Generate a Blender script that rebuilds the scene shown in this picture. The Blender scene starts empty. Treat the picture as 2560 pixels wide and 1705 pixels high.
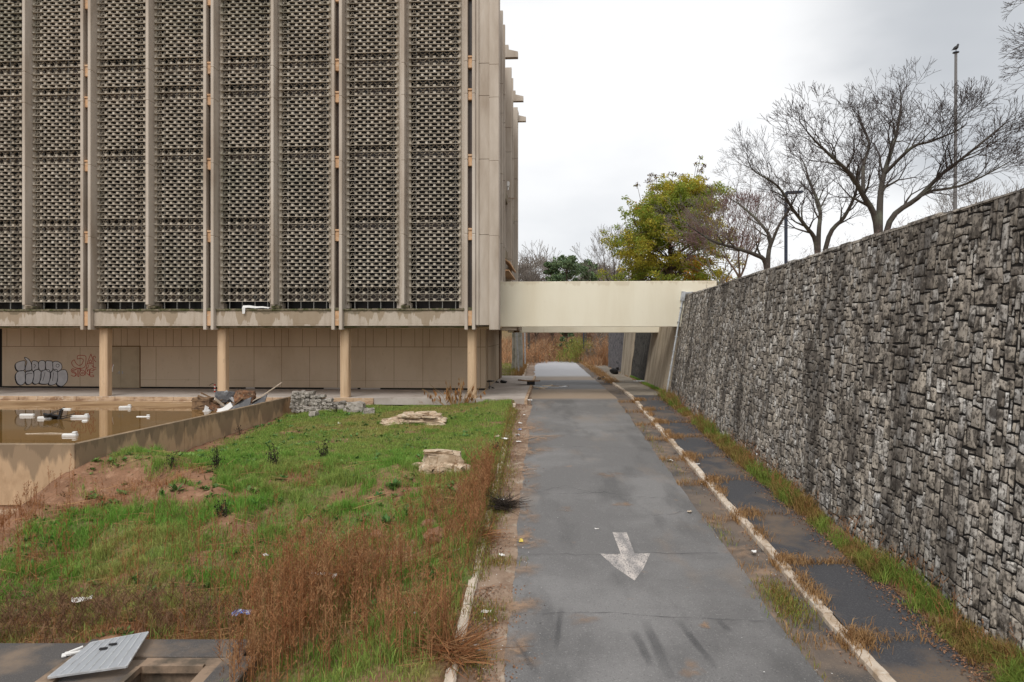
import bpy, bmesh, math, random
import numpy as np
from mathutils import Vector, Matrix

R = math.radians
scene = bpy.context.scene
COL = scene.collection
F = 1707.0                      # focal length in pixels of the 2560 px wide photograph
CAMH = 3.4                      # camera height above the plaza floor (z = 0)

# ------------------------------------------------------------------ camera
cd = bpy.data.cameras.new('camera')
cam = bpy.data.objects.new('camera', cd)
COL.objects.link(cam)
cam.location = (0, 0, CAMH)
cam.rotation_euler = (R(90), 0, 0)
cd.sensor_width = 36.0
cd.lens = 24.0
cd.shift_y = -22.5 / 2560
cd.clip_end = 3000
scene.camera = cam

# ------------------------------------------------------------------ world and sun
SUN_EL, SUN_AZ = R(52), R(200)
world = bpy.data.worlds.new('World')
scene.world = world
world.use_nodes = True
wn, wl = world.node_tree.nodes, world.node_tree.links
wn.clear()
w_out = wn.new('ShaderNodeOutputWorld')
w_mix = wn.new('ShaderNodeMixShader')
w_sky = wn.new('ShaderNodeTexSky')
w_sky.sky_type = 'NISHITA'
w_sky.sun_disc = False
w_sky.sun_elevation = SUN_EL
w_sky.sun_rotation = SUN_AZ
w_b1 = wn.new('ShaderNodeBackground')
w_b1.inputs['Strength'].default_value = 0.10
w_b2 = wn.new('ShaderNodeBackground')
w_b2.inputs['Strength'].default_value = 0.83
w_tc = wn.new('ShaderNodeTexCoord')
w_map = wn.new('ShaderNodeMapping')
w_map.inputs['Scale'].default_value = (1.0, 1.0, 2.2)
w_map.inputs['Location'].default_value = (0.35, 0.0, 0.3)
w_no = wn.new('ShaderNodeTexNoise')
w_no.inputs['Scale'].default_value = 2.6
w_no.inputs['Detail'].default_value = 5
w_no.inputs['Roughness'].default_value = 0.45
w_rmp = wn.new('ShaderNodeValToRGB')
w_rmp.color_ramp.elements[0].position = 0.34
w_rmp.color_ramp.elements[0].color = (0.79, 0.80, 0.82, 1)
w_rmp.color_ramp.elements[1].position = 0.55
w_rmp.color_ramp.elements[1].color = (1.0, 1.0, 1.0, 1)
# the one grey cloud bank, high on the right
w_dot = wn.new('ShaderNodeVectorMath')
w_dot.operation = 'DOT_PRODUCT'
cdir = Vector((0.62, 0.72, 0.40)).normalized()
w_dot.inputs[1].default_value = cdir
w_nrm = wn.new('ShaderNodeVectorMath')
w_nrm.operation = 'NORMALIZE'
w_add = wn.new('ShaderNodeMath')
w_add.operation = 'MULTIPLY_ADD'
w_add.inputs[1].default_value = 0.10
w_cr = wn.new('ShaderNodeMapRange')
w_cr.interpolation_type = 'SMOOTHSTEP'
w_cr.inputs['From Min'].default_value = 1.005
w_cr.inputs['From Max'].default_value = 1.045
w_cr.inputs['To Min'].default_value = 0.0
w_cr.inputs['To Max'].default_value = 1.0
w_cm = wn.new('ShaderNodeMix')
w_cm.data_type = 'RGBA'
w_cm.inputs[7].default_value = (0.56, 0.58, 0.605, 1)
wl.new(w_tc.outputs['Generated'], w_map.inputs['Vector'])
wl.new(w_map.outputs['Vector'], w_no.inputs['Vector'])
wl.new(w_no.outputs['Fac'], w_rmp.inputs['Fac'])
wl.new(w_tc.outputs['Generated'], w_nrm.inputs[0])
wl.new(w_nrm.outputs['Vector'], w_dot.inputs[0])
wl.new(w_no.outputs['Fac'], w_add.inputs[0])
wl.new(w_dot.outputs['Value'], w_add.inputs[2])
wl.new(w_add.outputs['Value'], w_cr.inputs['Value'])
wl.new(w_cr.outputs['Result'], w_cm.inputs['Factor'])
wl.new(w_rmp.outputs['Color'], w_cm.inputs[6])
wl.new(w_cm.outputs[2], w_b2.inputs['Color'])
wl.new(w_sky.outputs['Color'], w_b1.inputs['Color'])
w_mix.inputs['Fac'].default_value = 0.93
wl.new(w_b1.outputs['Background'], w_mix.inputs[1])
wl.new(w_b2.outputs['Background'], w_mix.inputs[2])
wl.new(w_mix.outputs['Shader'], w_out.inputs['Surface'])

sd = bpy.data.lights.new('sun', 'SUN')
sd.energy = 1.5
sd.angle = R(28)
sd.color = (1.0, 0.96, 0.9)
sun = bpy.data.objects.new('sun', sd)
COL.objects.link(sun)
sun.location = (0, -20, 40)
_dir = Vector((math.sin(SUN_AZ) * math.cos(SUN_EL), math.cos(SUN_AZ) * math.cos(SUN_EL), math.sin(SUN_EL)))
sun.rotation_euler = _dir.to_track_quat('Z', 'Y').to_euler()

vs = scene.view_settings
vs.view_transform = 'Standard'
vs.look = 'None'
vs.exposure = 0.36
vs.gamma = 1.0

# ------------------------------------------------------------------ helpers
rng = np.random.default_rng(7)
rnd = random.Random(5)


def ray(u, v):
    return np.array([(u - 1280) / F, 1.0, -(v - 830) / F])


def at(u, v, Y):
    """the world point seen at photo pixel (u, v) at distance Y"""
    d = ray(u, v)
    return Vector((d[0] * Y, Y, CAMH + d[2] * Y))


def tag(o, label=None, cat=None, group=None, kind=None):
    if label: o['label'] = label
    if cat: o['category'] = cat
    if group: o['group'] = group
    if kind: o['kind'] = kind
    return o


def empty(name, loc=(0, 0, 0), rz=0.0, label=None, cat=None, group=None):
    o = bpy.data.objects.new(name, None)
    o.empty_display_size = 0.3
    o.location = loc
    o.rotation_euler = (0, 0, rz)
    COL.objects.link(o)
    return tag(o, label, cat, group)


def copy_tree(o, parent=None):
    c = o.copy()
    COL.objects.link(c)
    if parent is not None:
        c.parent = parent
    for ch in list(o.children):
        copy_tree(ch, c)
    return c


class MB:
    """collects shapes and links them as one mesh object"""

    def __init__(self):
        self.v, self.f, self.m = [], [], []
        self.mi = 0

    def add(self, vs_, fs_):
        b = len(self.v)
        self.v.extend([tuple(map(float, p)) for p in vs_])
        for f in fs_:
            self.f.append([i + b for i in f])
            self.m.append(self.mi)
        return self

    def box(self, a, b):
        x0, y0, z0 = a
        x1, y1, z1 = b
        if x0 > x1: x0, x1 = x1, x0
        if y0 > y1: y0, y1 = y1, y0
        if z0 > z1: z0, z1 = z1, z0
        return self.add([(x0, y0, z0), (x1, y0, z0), (x1, y1, z0), (x0, y1, z0), (x0, y0, z1), (x1, y0, z1), (x1, y1, z1), (x0, y1, z1)],
                        [(0, 3, 2, 1), (4, 5, 6, 7), (0, 1, 5, 4), (1, 2, 6, 5), (2, 3, 7, 6), (3, 0, 4, 7)])

    def cbox(self, a, b, c=0.01):
        """a box with chamfered edges"""
        bm = bmesh.new()
        bmesh.ops.create_cube(bm, size=1)
        a, b = Vector(a), Vector(b)
        for v in bm.verts:
            v.co = Vector((a[i] + (b[i] - a[i]) * (v.co[i] + .5) for i in range(3)))
        bmesh.ops.bevel(bm, geom=list(bm.edges), offset=c, segments=1, affect='EDGES')
        bm.verts.index_update()
        self.add([v.co for v in bm.verts], [[v.index for v in f.verts] for f in bm.faces])
        bm.free()
        return self

    def obox(self, p, size, rot):
        """a box of the given size centred at p, turned by the Euler rot"""
        m = Matrix.Translation(Vector(p)) @ Matrix.Rotation(rot[2], 4, 'Z') @ Matrix.Rotation(rot[1], 4, 'Y') @ Matrix.Rotation(rot[0], 4, 'X')
        sx, sy, sz = [s / 2 for s in size]
        vs_ = [m @ Vector(q) for q in ((-sx, -sy, -sz), (sx, -sy, -sz), (sx, sy, -sz), (-sx, sy, -sz), (-sx, -sy, sz), (sx, -sy, sz), (sx, sy, sz), (-sx, sy, sz))]
        return self.add(vs_, [(0, 3, 2, 1), (4, 5, 6, 7), (0, 1, 5, 4), (1, 2, 6, 5), (2, 3, 7, 6), (3, 0, 4, 7)])

    def prism(self, poly, z0, z1, axis='z'):
        n = len(poly)
        if axis == 'z':
            vs_ = [(p[0], p[1], z0) for p in poly] + [(p[0], p[1], z1) for p in poly]
        elif axis == 'y':
            vs_ = [(p[0], z0, p[1]) for p in poly] + [(p[0], z1, p[1]) for p in poly]
        else:
            vs_ = [(z0, p[0], p[1]) for p in poly] + [(z1, p[0], p[1]) for p in poly]
        fs_ = [[(i + 1) % n, i, i + n, (i + 1) % n + n] for i in range(n)]
        fs_ += [list(range(n)), list(range(2 * n - 1, n - 1, -1))]
        return self.add(vs_, fs_)

    def tube(self, pts, rad, n=6, cap=True):
        pts = [Vector(p) for p in pts]
        if not hasattr(rad, '__len__'): rad = [rad] * len(pts)
        vs_, fs_ = [], []
        up = Vector((0.13, 0.31, 0.94))
        for i, p in enumerate(pts):
            d = (pts[min(i + 1, len(pts) - 1)] - pts[max(i - 1, 0)])
            if d.length < 1e-9: d = Vector((0, 0, 1))
            d.normalize()
            a = d.cross(up)
            if a.length < 0.05: a = d.cross(Vector((1, 0, 0)))
            a.normalize()
            b = d.cross(a)
            for k in range(n):
                t = 2 * math.pi * k / n
                vs_.append(p + (a * math.cos(t) + b * math.sin(t)) * rad[i])
        for i in range(len(pts) - 1):
            for k in range(n):
                fs_.append((i * n + k, i * n + (k + 1) % n, (i + 1) * n + (k + 1) % n, (i + 1) * n + k))
        if cap:
            fs_.append(list(range(n - 1, -1, -1)))
            fs_.append([(len(pts) - 1) * n + k for k in range(n)])
        return self.add(vs_, fs_)

    def lathe(self, c, prof, n=12):
        """profile of (radius, z) turned about the vertical through c"""
        vs_, fs_ = [], []
        for r_, z_ in prof:
            for k in range(n):
                t = 2 * math.pi * k / n
                vs_.append((c[0] + r_ * math.cos(t), c[1] + r_ * math.sin(t), c[2] + z_))
        for i in range(len(prof) - 1):
            for k in range(n):
                fs_.append((i * n + k, i * n + (k + 1) % n, (i + 1) * n + (k + 1) % n, (i + 1) * n + k))
        fs_.append(list(range(n - 1, -1, -1)))
        fs_.append([(len(prof) - 1) * n + k for k in range(n)])
        return self.add(vs_, fs_)

    def build(self, name, mats, parent=None, smooth=False, loc=None):
        me = bpy.data.meshes.new(name)
        me.from_pydata(self.v, [], self.f)
        if not isinstance(mats, (list, tuple)): mats = [mats]
        for m in mats: me.materials.append(m)
        if len(mats) > 1: me.polygons.foreach_set('material_index', self.m)
        if smooth: me.polygons.foreach_set('use_smooth', [True] * len(me.polygons))
        me.update()
        o = bpy.data.objects.new(name, me)
        COL.objects.link(o)
        if parent is not None: o.parent = parent
        if loc is not None: o.location = loc
        return o


def np_mesh(name, V, faces_list, mat, parent=None, smooth=False, col=None):
    """a mesh from numpy arrays; faces_list holds int arrays (n,3) or (n,4)"""
    me = bpy.data.meshes.new(name)
    me.vertices.add(len(V))
    me.vertices.foreach_set('co', np.ascontiguousarray(V, dtype=np.float32).ravel())
    loops = np.concatenate([f.ravel() for f in faces_list]).astype(np.int32)
    sizes = np.concatenate([np.full(len(f), f.shape[1]) for f in faces_list])
    starts = np.concatenate([[0], np.cumsum(sizes)[:-1]]).astype(np.int32)
    me.loops.add(len(loops))
    me.loops.foreach_set('vertex_index', loops)
    me.polygons.add(len(sizes))
    me.polygons.foreach_set('loop_start', starts)
    me.polygons.foreach_set('loop_total', sizes.astype(np.int32))
    if smooth: me.polygons.foreach_set('use_smooth', np.ones(len(sizes), dtype=bool))
    me.materials.append(mat)
    if col is not None:
        at_ = me.attributes.new('tone', 'FLOAT', 'POINT')
        at_.data.foreach_set('value', np.ascontiguousarray(col, dtype=np.float32))
    me.update(calc_edges=True)
    me.validate()
    o = bpy.data.objects.new(name, me)
    COL.objects.link(o)
    if parent is not None: o.parent = parent
    return o


def _h(ix, iy, seed):
    n = (ix.astype(np.int64) * 374761393 + iy.astype(np.int64) * 668265263 + seed * 1442695041) & 0xffffffff
    n = ((n ^ (n >> 13)) * 1274126177) & 0xffffffff
    return ((n ^ (n >> 16)) & 0xffff) / 65535.0


def vn(x, y, s=1.0, seed=0):
    """value noise 0..1"""
    x = np.asarray(x, float) / s
    y = np.asarray(y, float) / s
    ix, iy = np.floor(x), np.floor(y)
    fx, fy = x - ix, y - iy
    fx = fx * fx * (3 - 2 * fx)
    fy = fy * fy * (3 - 2 * fy)
    a, b = _h(ix, iy, seed), _h(ix + 1, iy, seed)
    c, d = _h(ix, iy + 1, seed), _h(ix + 1, iy + 1, seed)
    return (a * (1 - fx) + b * fx) * (1 - fy) + (c * (1 - fx) + d * fx) * fy


def fbm(x, y, s=1.0, seed=0, n=3):
    t, a, tot = 0, 1.0, 0
    for i in range(n):
        t = t + a * vn(x, y, s / 2 ** i, seed + i * 17)
        tot += a
        a *= 0.5
    return t / tot


def sstep(a, b, x):
    t = np.clip((np.asarray(x, float) - a) / (b - a), 0, 1)
    return t * t * (3 - 2 * t)


# ------------------------------------------------------------------ materials
def mat(name, col, rough=0.85, layers=(), bump=None, island=0.0, spec=0.3, metal=0.0, hue=0.0, tone=None, trans=0.0, palette=None):
    """layers: (colour, noise scale, low, high, (sx,sy,sz) stretch, amount) over world position;
    bump: (scale, strength, distance); island: brightness change from piece to piece; tone: second colour along the 'tone' attribute"""
    m = bpy.data.materials.new(name)
    m.use_nodes = True
    N, L = m.node_tree.nodes, m.node_tree.links
    bs = N['Principled BSDF']
    bs.inputs['Roughness'].default_value = rough
    bs.inputs['Specular IOR Level'].default_value = spec
    bs.inputs['Metallic'].default_value = metal
    geo = N.new('ShaderNodeNewGeometry')
    tc = N.new('ShaderNodeTexCoord')
    rgb = N.new('ShaderNodeRGB')
    rgb.outputs[0].default_value = (*col, 1)
    cur = rgb.outputs[0]

    def mixc(fac, a, b):
        mx = N.new('ShaderNodeMix')
        mx.data_type = 'RGBA'
        L.new(fac, mx.inputs['Factor'])
        L.new(a, mx.inputs[6])
        if isinstance(b, tuple): mx.inputs[7].default_value = (*b, 1)
        else: L.new(b, mx.inputs[7])
        return mx.outputs[2]

    if palette:
        pr = N.new('ShaderNodeValToRGB')
        pe = pr.color_ramp.elements
        pe[0].position, pe[0].color = palette[0][0], (*palette[0][1], 1)
        pe[1].position, pe[1].color = palette[-1][0], (*palette[-1][1], 1)
        for pp0, pc0 in palette[1:-1]:
            pe.new(pp0).color = (*pc0, 1)
        L.new(geo.outputs['Random Per Island'], pr.inputs['Fac'])
        cur = pr.outputs['Color']
    if tone:
        at_ = N.new('ShaderNodeAttribute')
        at_.attribute_name = 'tone'
        cur = mixc(at_.outputs['Fac'], cur, tone)
    for ly in layers:
        c2, sc, lo, hi = ly[:4]
        st = ly[4] if len(ly) > 4 else (1, 1, 1)
        amt = ly[5] if len(ly) > 5 else 1.0
        mp = N.new('ShaderNodeMapping')
        mp.inputs['Scale'].default_value = st
        mp.inputs['Location'].default_value = (rnd.uniform(0, 50), rnd.uniform(0, 50), rnd.uniform(0, 50))
        L.new(geo.outputs['Position'], mp.inputs['Vector'])
        no = N.new('ShaderNodeTexNoise')
        no.inputs['Scale'].default_value = sc
        no.inputs['Detail'].default_value = 6
        no.inputs['Roughness'].default_value = 0.6
        L.new(mp.outputs['Vector'], no.inputs['Vector'])
        mr = N.new('ShaderNodeMapRange')
        mr.inputs['From Min'].default_value = lo
        mr.inputs['From Max'].default_value = hi
        mr.inputs['To Max'].default_value = amt
        L.new(no.outputs['Fac'], mr.inputs['Value'])
        cur = mixc(mr.outputs['Result'], cur, c2)
    if island:
        mr = N.new('ShaderNodeMapRange')
        mr.inputs['To Min'].default_value = 1 - island
        mr.inputs['To Max'].default_value = 1 + island
        L.new(geo.outputs['Random Per Island'], mr.inputs['Value'])
        hs = N.new('ShaderNodeHueSaturation')
        L.new(mr.outputs['Result'], hs.inputs['Value'])
        if hue:
            mh = N.new('ShaderNodeMath')
            mh.operation = 'MULTIPLY'
            mh.inputs[1].default_value = 7.31
            L.new(geo.outputs['Random Per Island'], mh.inputs[0])
            fr = N.new('ShaderNodeMath')
            fr.operation = 'FRACT'
            L.new(mh.outputs[0], fr.inputs[0])
            m2 = N.new('ShaderNodeMapRange')
            m2.inputs['To Min'].default_value = 0.5 - hue
            m2.inputs['To Max'].default_value = 0.5 + hue
            L.new(fr.outputs[0], m2.inputs['Value'])
            L.new(m2.outputs['Result'], hs.inputs['Hue'])
        L.new(cur, hs.inputs['Color'])
        cur = hs.outputs['Color']
    L.new(cur, bs.inputs['Base Color'])
    if bump:
        no = N.new('ShaderNodeTexNoise')
        no.inputs['Scale'].default_value = bump[0]
        no.inputs['Detail'].default_value = 8
        L.new(geo.outputs['Position'], no.inputs['Vector'])
        bp = N.new('ShaderNodeBump')
        bp.inputs['Strength'].default_value = bump[1]
        bp.inputs['Distance'].default_value = bump[2] if len(bump) > 2 else 0.02
        L.new(no.outputs['Fac'], bp.inputs['Height'])
        L.new(bp.outputs['Normal'], bs.inputs['Normal'])
    if trans:
        bs.inputs['Subsurface Weight'].default_value = 0
        tr = N.new('ShaderNodeBsdfTranslucent')
        L.new(cur, tr.inputs['Color'])
        ms = N.new('ShaderNodeMixShader')
        ms.inputs['Fac'].default_value = trans
        L.new(bs.outputs['BSDF'], ms.inputs[1])
        L.new(tr.outputs['BSDF'], ms.inputs[2])
        L.new(ms.outputs['Shader'], N['Material Output'].inputs['Surface'])
    return m


MT = {}
MT['fin'] = mat('fin_concrete', (0.52, 0.455, 0.385), 0.9, [((0.33, 0.265, 0.205), 0.7, 0.44, 0.72, (1, 1, 0.25)), ((0.62, 0.57, 0.51), 1.1, 0.55, 0.75, (1, 1, 0.15), 0.8), ((0.22, 0.18, 0.14), 55, 0.62, 0.72, (1, 1, 1), 0.35)], (70, 0.35, 0.01))
MT['screen'] = mat('screen_concrete', (0.48, 0.425, 0.35), 0.9, [((0.30, 0.265, 0.215), 1.0, 0.42, 0.68), ((0.17, 0.175, 0.125), 0.16, 0.52, 0.68, (1, 1, 1), 0.5), ((0.66, 0.62, 0.55), 4, 0.56, 0.7, (1, 1, 1), 0.8)], (60, 0.2, 0.01))
MT['spandrel'] = mat('spandrel_concrete', (0.50, 0.43, 0.355), 0.9, [((0.33, 0.26, 0.19), 3.5, 0.45, 0.7, (1, 1, 0.2), 0.6), ((0.14, 0.11, 0.07), 70, 0.56, 0.66, (1, 1, 1), 0.5)], (80, 0.5, 0.012))
MT['ledge'] = mat('ledge_concrete', (0.20, 0.165, 0.115), 0.95, [((0.075, 0.08, 0.03), 3, 0.4, 0.6), ((0.34, 0.29, 0.22), 9, 0.6, 0.75)], (40, 0.5, 0.02))
MT['peach'] = mat('peach_beam_concrete', (0.60, 0.37, 0.21), 0.9, [((0.36, 0.22, 0.13), 2.5, 0.5, 0.75), ((0.62, 0.47, 0.33), 6, 0.5, 0.7)], (60, 0.3))
MT['pillar'] = mat('pillar_paint', (0.63, 0.455, 0.295), 0.8, [((0.42, 0.28, 0.17), 1.6, 0.48, 0.75, (2, 2, 0.2)), ((0.33, 0.24, 0.17), 5, 0.62, 0.72, (1, 1, .4), .6), ((0.66, 0.50, 0.36), 2.5, 0.55, 0.8, (1, 1, 0.3), 0.7)], (40, 0.15))
MT['backwall'] = mat('wall_panel_paint', (0.58, 0.46, 0.335), 0.85, [((0.33, 0.25, 0.17), 7, 0.60, 0.75, (1, 1, .5), 0.4), ((0.47, 0.36, 0.25), 0.5, 0.45, 0.75, (1, 1, 0.6)), ((0.54, 0.43, 0.33), 3, 0.55, 0.75, (1, 1, 0.4), 0.5)], (60, 0.1))
MT['groove'] = mat('joint_dark', (0.16, 0.09, 0.04), 0.9)
MT['soffit'] = mat('soffit_board', (0.55, 0.42, 0.28), 0.9, [((0.3, 0.2, 0.12), 1, 0.45, 0.7)])
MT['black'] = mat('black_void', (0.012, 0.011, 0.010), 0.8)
MT['door'] = mat('door_paint', (0.40, 0.315, 0.21), 0.6, [((0.33, 0.26, 0.17), 1.5, 0.45, 0.7)])
MT['metal'] = mat('brushed_metal', (0.35, 0.35, 0.35), 0.45, metal=0.7)
MT['winbrown'] = mat('brown_window', (0.075, 0.047, 0.033), 0.35, [((0.035, 0.027, 0.022), 1.5, 0.42, 0.62, (1, 1, 0.15))], spec=0.5)
MT['windark'] = mat('dark_window', (0.005, 0.0045, 0.004), 0.4, [((0.030, 0.022, 0.017), 0.45, 0.50, 0.6)], spec=0.2)
MT['mullion'] = mat('mullion_metal', (0.38, 0.37, 0.35), 0.5)
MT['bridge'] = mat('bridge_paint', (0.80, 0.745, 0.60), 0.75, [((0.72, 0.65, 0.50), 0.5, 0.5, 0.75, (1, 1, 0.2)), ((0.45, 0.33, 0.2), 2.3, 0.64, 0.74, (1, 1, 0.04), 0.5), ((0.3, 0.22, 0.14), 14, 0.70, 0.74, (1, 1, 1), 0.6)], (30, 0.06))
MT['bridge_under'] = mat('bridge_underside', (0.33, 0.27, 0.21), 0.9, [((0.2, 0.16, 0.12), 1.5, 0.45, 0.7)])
MT['plaza'] = mat('plaza_concrete', (0.47, 0.42, 0.38), 0.8, [((0.34, 0.29, 0.25), 0.7, 0.45, 0.7), ((0.28, 0.21, 0.15), 3, 0.58, 0.75)], (40, 0.15))
MT['plaza_edge'] = mat('plaza_edge_concrete', (0.50, 0.36, 0.24), 0.9, [((0.28, 0.17, 0.10), 1.4, 0.45, 0.65, (1, 1, 3)), ((0.56, 0.46, 0.36), 5, 0.55, 0.7)], (30, 0.4))
MT['poolwall'] = mat('pool_wall_concrete', (0.49, 0.345, 0.215), 0.9, [((0.30, 0.19, 0.105), 1.3, 0.52, 0.66, (1, 1, .6), .6), ((0.62, 0.44, 0.28), 4, 0.55, 0.7, (1, 1, 0.5), 0.6), ((0.2, 0.16, 0.08), 2.0, 0.6, 0.72, (1, 1, 0.5), 0.6)], (60, 0.4, 0.01))
MT['stone'] = mat('granite', (0.385, 0.345, 0.295), 0.9, [((0.24, 0.21, 0.18), 7, 0.46, 0.62, (1, 1, 1), .7), ((0.54, 0.51, 0.465), 12, 0.58, 0.70, (1, 1, 1), 0.6), ((0.070, 0.057, 0.047), 0.30, 0.45, 0.62, (1.0, 1.0, 0.6), 0.50), ((0.035, 0.029, 0.026), 0.60, 0.50, 0.61, (1.6, 1.6, 0.3), 0.6), ((0.033, 0.027, 0.023), 4.5, 0.51, 0.58, (1, 1, 1), 0.72), ((0.045, 0.037, 0.031), 15, 0.52, 0.58, (1, 1, 1), 0.8)], (60, 0.5, 0.008),
                  palette=[(0.0, (0.24, 0.21, 0.18)), (0.3, (0.41, 0.365, 0.31)), (0.55, (0.51, 0.45, 0.375)), (0.75, (0.48, 0.46, 0.435)), (0.92, (0.62, 0.58, 0.52)), (1.0, (0.74, 0.725, 0.70))])
MT['mortar'] = mat('dark_mortar', (0.016, 0.014, 0.013), 0.95, [((0.05, 0.042, 0.035), 3, 0.55, 0.75)], (30, 0.6))
MT['tanconc'] = mat('tan_concrete', (0.46, 0.39, 0.30), 0.9, [((0.22, 0.18, 0.13), 1.0, 0.45, 0.65, (1.5, 1.5, 0.25)), ((0.30, 0.25, 0.19), 30, 0.5, 0.65)], (45, 0.5, 0.02))
MT['galvdark'] = mat('dull_steel', (0.50, 0.52, 0.55), 0.5, metal=0.2)
MT['galv'] = mat('galvanised_steel', (0.56, 0.58, 0.60), 0.45, [((0.42, 0.43, 0.44), 6, 0.45, 0.6)], metal=0.35)
MT['ground'] = None
MT['wood'] = mat('weathered_wood', (0.24, 0.15, 0.085), 0.85, [((0.09, 0.055, 0.035), 4, 0.45, 0.65, (1, 6, 1))], (30, 0.5))
MT['palewood'] = mat('pale_wood', (0.55, 0.46, 0.36), 0.8, [((0.35, 0.27, 0.2), 5, 0.45, 0.7)], (30, 0.3))
MT['white'] = mat('white_plastic', (0.72, 0.71, 0.69), 0.5, [((0.62, 0.62, 0.6), 4, 0.5, 0.7)])
MT['paper'] = mat('dirty_white_paper', (0.78, 0.77, 0.75), 0.7, [((0.55, 0.5, 0.44), 8, 0.55, 0.7)])
MT['blacks'] = mat('black_plastic', (0.022, 0.022, 0.024), 0.5, [((0.05, 0.05, 0.05), 5, 0.5, 0.7)])
MT['blue'] = mat('blue_plastic', (0.10, 0.2, 0.6), 0.5, [((0.6, 0.65, 0.75), 14, 0.5, 0.55)])
MT['red'] = mat('red_paint', (0.5, 0.05, 0.03), 0.5)
MT['yellow'] = mat('yellow_paper', (0.7, 0.55, 0.1), 0.6)
MT['rust'] = mat('rusty_metal', (0.25, 0.12, 0.06), 0.8, [((0.10, 0.06, 0.04), 5, 0.4, 0.6), ((0.4, 0.3, 0.2), 8, 0.55, 0.7)], (20, 0.4))
MT['asphdark'] = mat('sheet_dark', (0.10, 0.10, 0.105), 0.6, [((0.2, 0.2, 0.2), 5, 0.5, 0.7)])
MT['palerock'] = mat('pale_rock', (0.56, 0.44, 0.32), 0.9, [((0.36, 0.26, 0.17), 3, 0.45, 0.65), ((0.66, 0.58, 0.47), 6, 0.55, 0.7)], (12, 0.8, 0.05))
MT['greyrock'] = mat('grey_rock', (0.36, 0.325, 0.285), 0.9, [((0.20, 0.175, 0.15), 4, 0.45, 0.65), ((0.50, 0.47, 0.43), 9, 0.55, 0.7)], (18, 0.8, 0.04), island=0.25)
MT['bark'] = mat('grey_bark', (0.075, 0.065, 0.055), 0.95, [((0.15, 0.16, 0.12), 1.6, 0.52, 0.70), ((0.06, 0.05, 0.042), 5, 0.5, 0.7)], (25, 0.5, 0.02))
MT['barkbrown'] = mat('brown_bark', (0.15, 0.105, 0.075), 0.95, [((0.07, 0.05, 0.04), 4, 0.45, 0.7)], (25, 0.5, 0.02))
MT['twig'] = mat('twig_bark', (0.065, 0.052, 0.05), 0.95)
MT['twigred'] = mat('reddish_twig', (0.20, 0.125, 0.12), 0.95, island=0.3)
MT['twiggrey'] = mat('grey_twig', (0.19, 0.165, 0.145), 0.95, island=0.3)
MT['barkpale'] = mat('pale_bark', (0.36, 0.35, 0.31), 0.95, [((0.2, 0.2, 0.16), 2, 0.45, 0.65)], (20, 0.5))
MT['polegrey'] = mat('weathered_pole', (0.17, 0.165, 0.165), 0.5)
MT['pole'] = mat('dark_pole_paint', (0.035, 0.045, 0.07), 0.5)
MT['weed'] = mat('dry_weed', (0.29, 0.115, 0.045), 0.95, tone=(0.36, 0.205, 0.10), island=0.35, trans=0.2)
MT['straw'] = mat('dry_straw', (0.44, 0.28, 0.13), 0.9, tone=(0.30, 0.16, 0.07), island=0.3, trans=0.2)
MT['grass'] = mat('green_grass', (0.175, 0.365, 0.055), 0.7, [((0.34, 0.39, 0.11), 0.5, 0.44, 0.70, (1, 1, 1), 0.85)], island=0.4, tone=(0.42, 0.35, 0.13), trans=0.42, hue=0.012)
MT['verge'] = mat('verge_grass_blade', (0.20, 0.29, 0.05), 0.8, island=0.35, tone=(0.30, 0.17, 0.065), trans=0.25)
MT['deadstalk'] = mat('blackened_stalk', (0.035, 0.026, 0.02), 0.95, island=0.3)
MT['wilt'] = mat('wilted_leaf', (0.30, 0.15, 0.06), 0.9, island=0.35, trans=0.2)
MT['leafgreen'] = mat('leaf_green_autumn', (0.25, 0.33, 0.05), 0.7, tone=(0.50, 0.42, 0.06), island=0.38, trans=0.45, hue=0.012)
MT['leafdark'] = mat('leaf_dark_red', (0.10, 0.045, 0.03), 0.8, island=0.4, trans=0.2)
MT['leaforange'] = mat('leaf_orange', (0.55, 0.22, 0.04), 0.7, island=0.3, trans=0.3)
MT['pine'] = mat('pine_needles', (0.085, 0.145, 0.07), 0.8, island=0.4, tone=(0.14, 0.185, 0.085))
MT['scrub'] = mat('rust_scrub', (0.46, 0.23, 0.105), 0.9, island=0.45, tone=(0.36, 0.25, 0.16), trans=0.2)
MT['scrubgreen'] = mat('lime_scrub', (0.26, 0.34, 0.07), 0.9, island=0.35, tone=(0.25, 0.2, 0.06), trans=0.2)
MT['leaflitter'] = mat('leaf_litter_brown', (0.17, 0.080, 0.042), 0.9, island=0.5, tone=(0.26, 0.15, 0.09))
MT['silver'] = mat('silver_spray_paint', (0.58, 0.565, 0.57), 0.6, [((0.46, 0.45, 0.46), 2, 0.4, 0.7)])
MT['blackpaint'] = mat('black_spray_paint', (0.02, 0.017, 0.022), 0.7)
MT['redpaint'] = mat('red_spray_paint', (0.40, 0.035, 0.02), 0.7)
MT['kerb'] = mat('kerb_concrete', (0.60, 0.51, 0.415), 0.9, [((0.27, 0.19, 0.125), 1.0, 0.50, 0.60, (1, 1, 1), .75), ((0.36, 0.26, 0.17), 2.2, 0.5, 0.68), ((0.68, 0.63, 0.55), 5, 0.55, 0.7)], (40, 0.5, 0.01))
MT['walk'] = mat('sidewalk_asphalt', (0.060, 0.060, 0.066), 0.85, [((0.17, 0.125, 0.09), 0.6, 0.50, 0.66), ((0.10, 0.10, 0.105), 40, 0.5, 0.65)], (90, 0.4, 0.01))
MT['walkfar'] = mat('sidewalk_concrete', (0.27, 0.235, 0.19), 0.85, [((0.18, 0.15, 0.12), 1.2, 0.45, 0.65)], (60, 0.3, 0.01))
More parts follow.
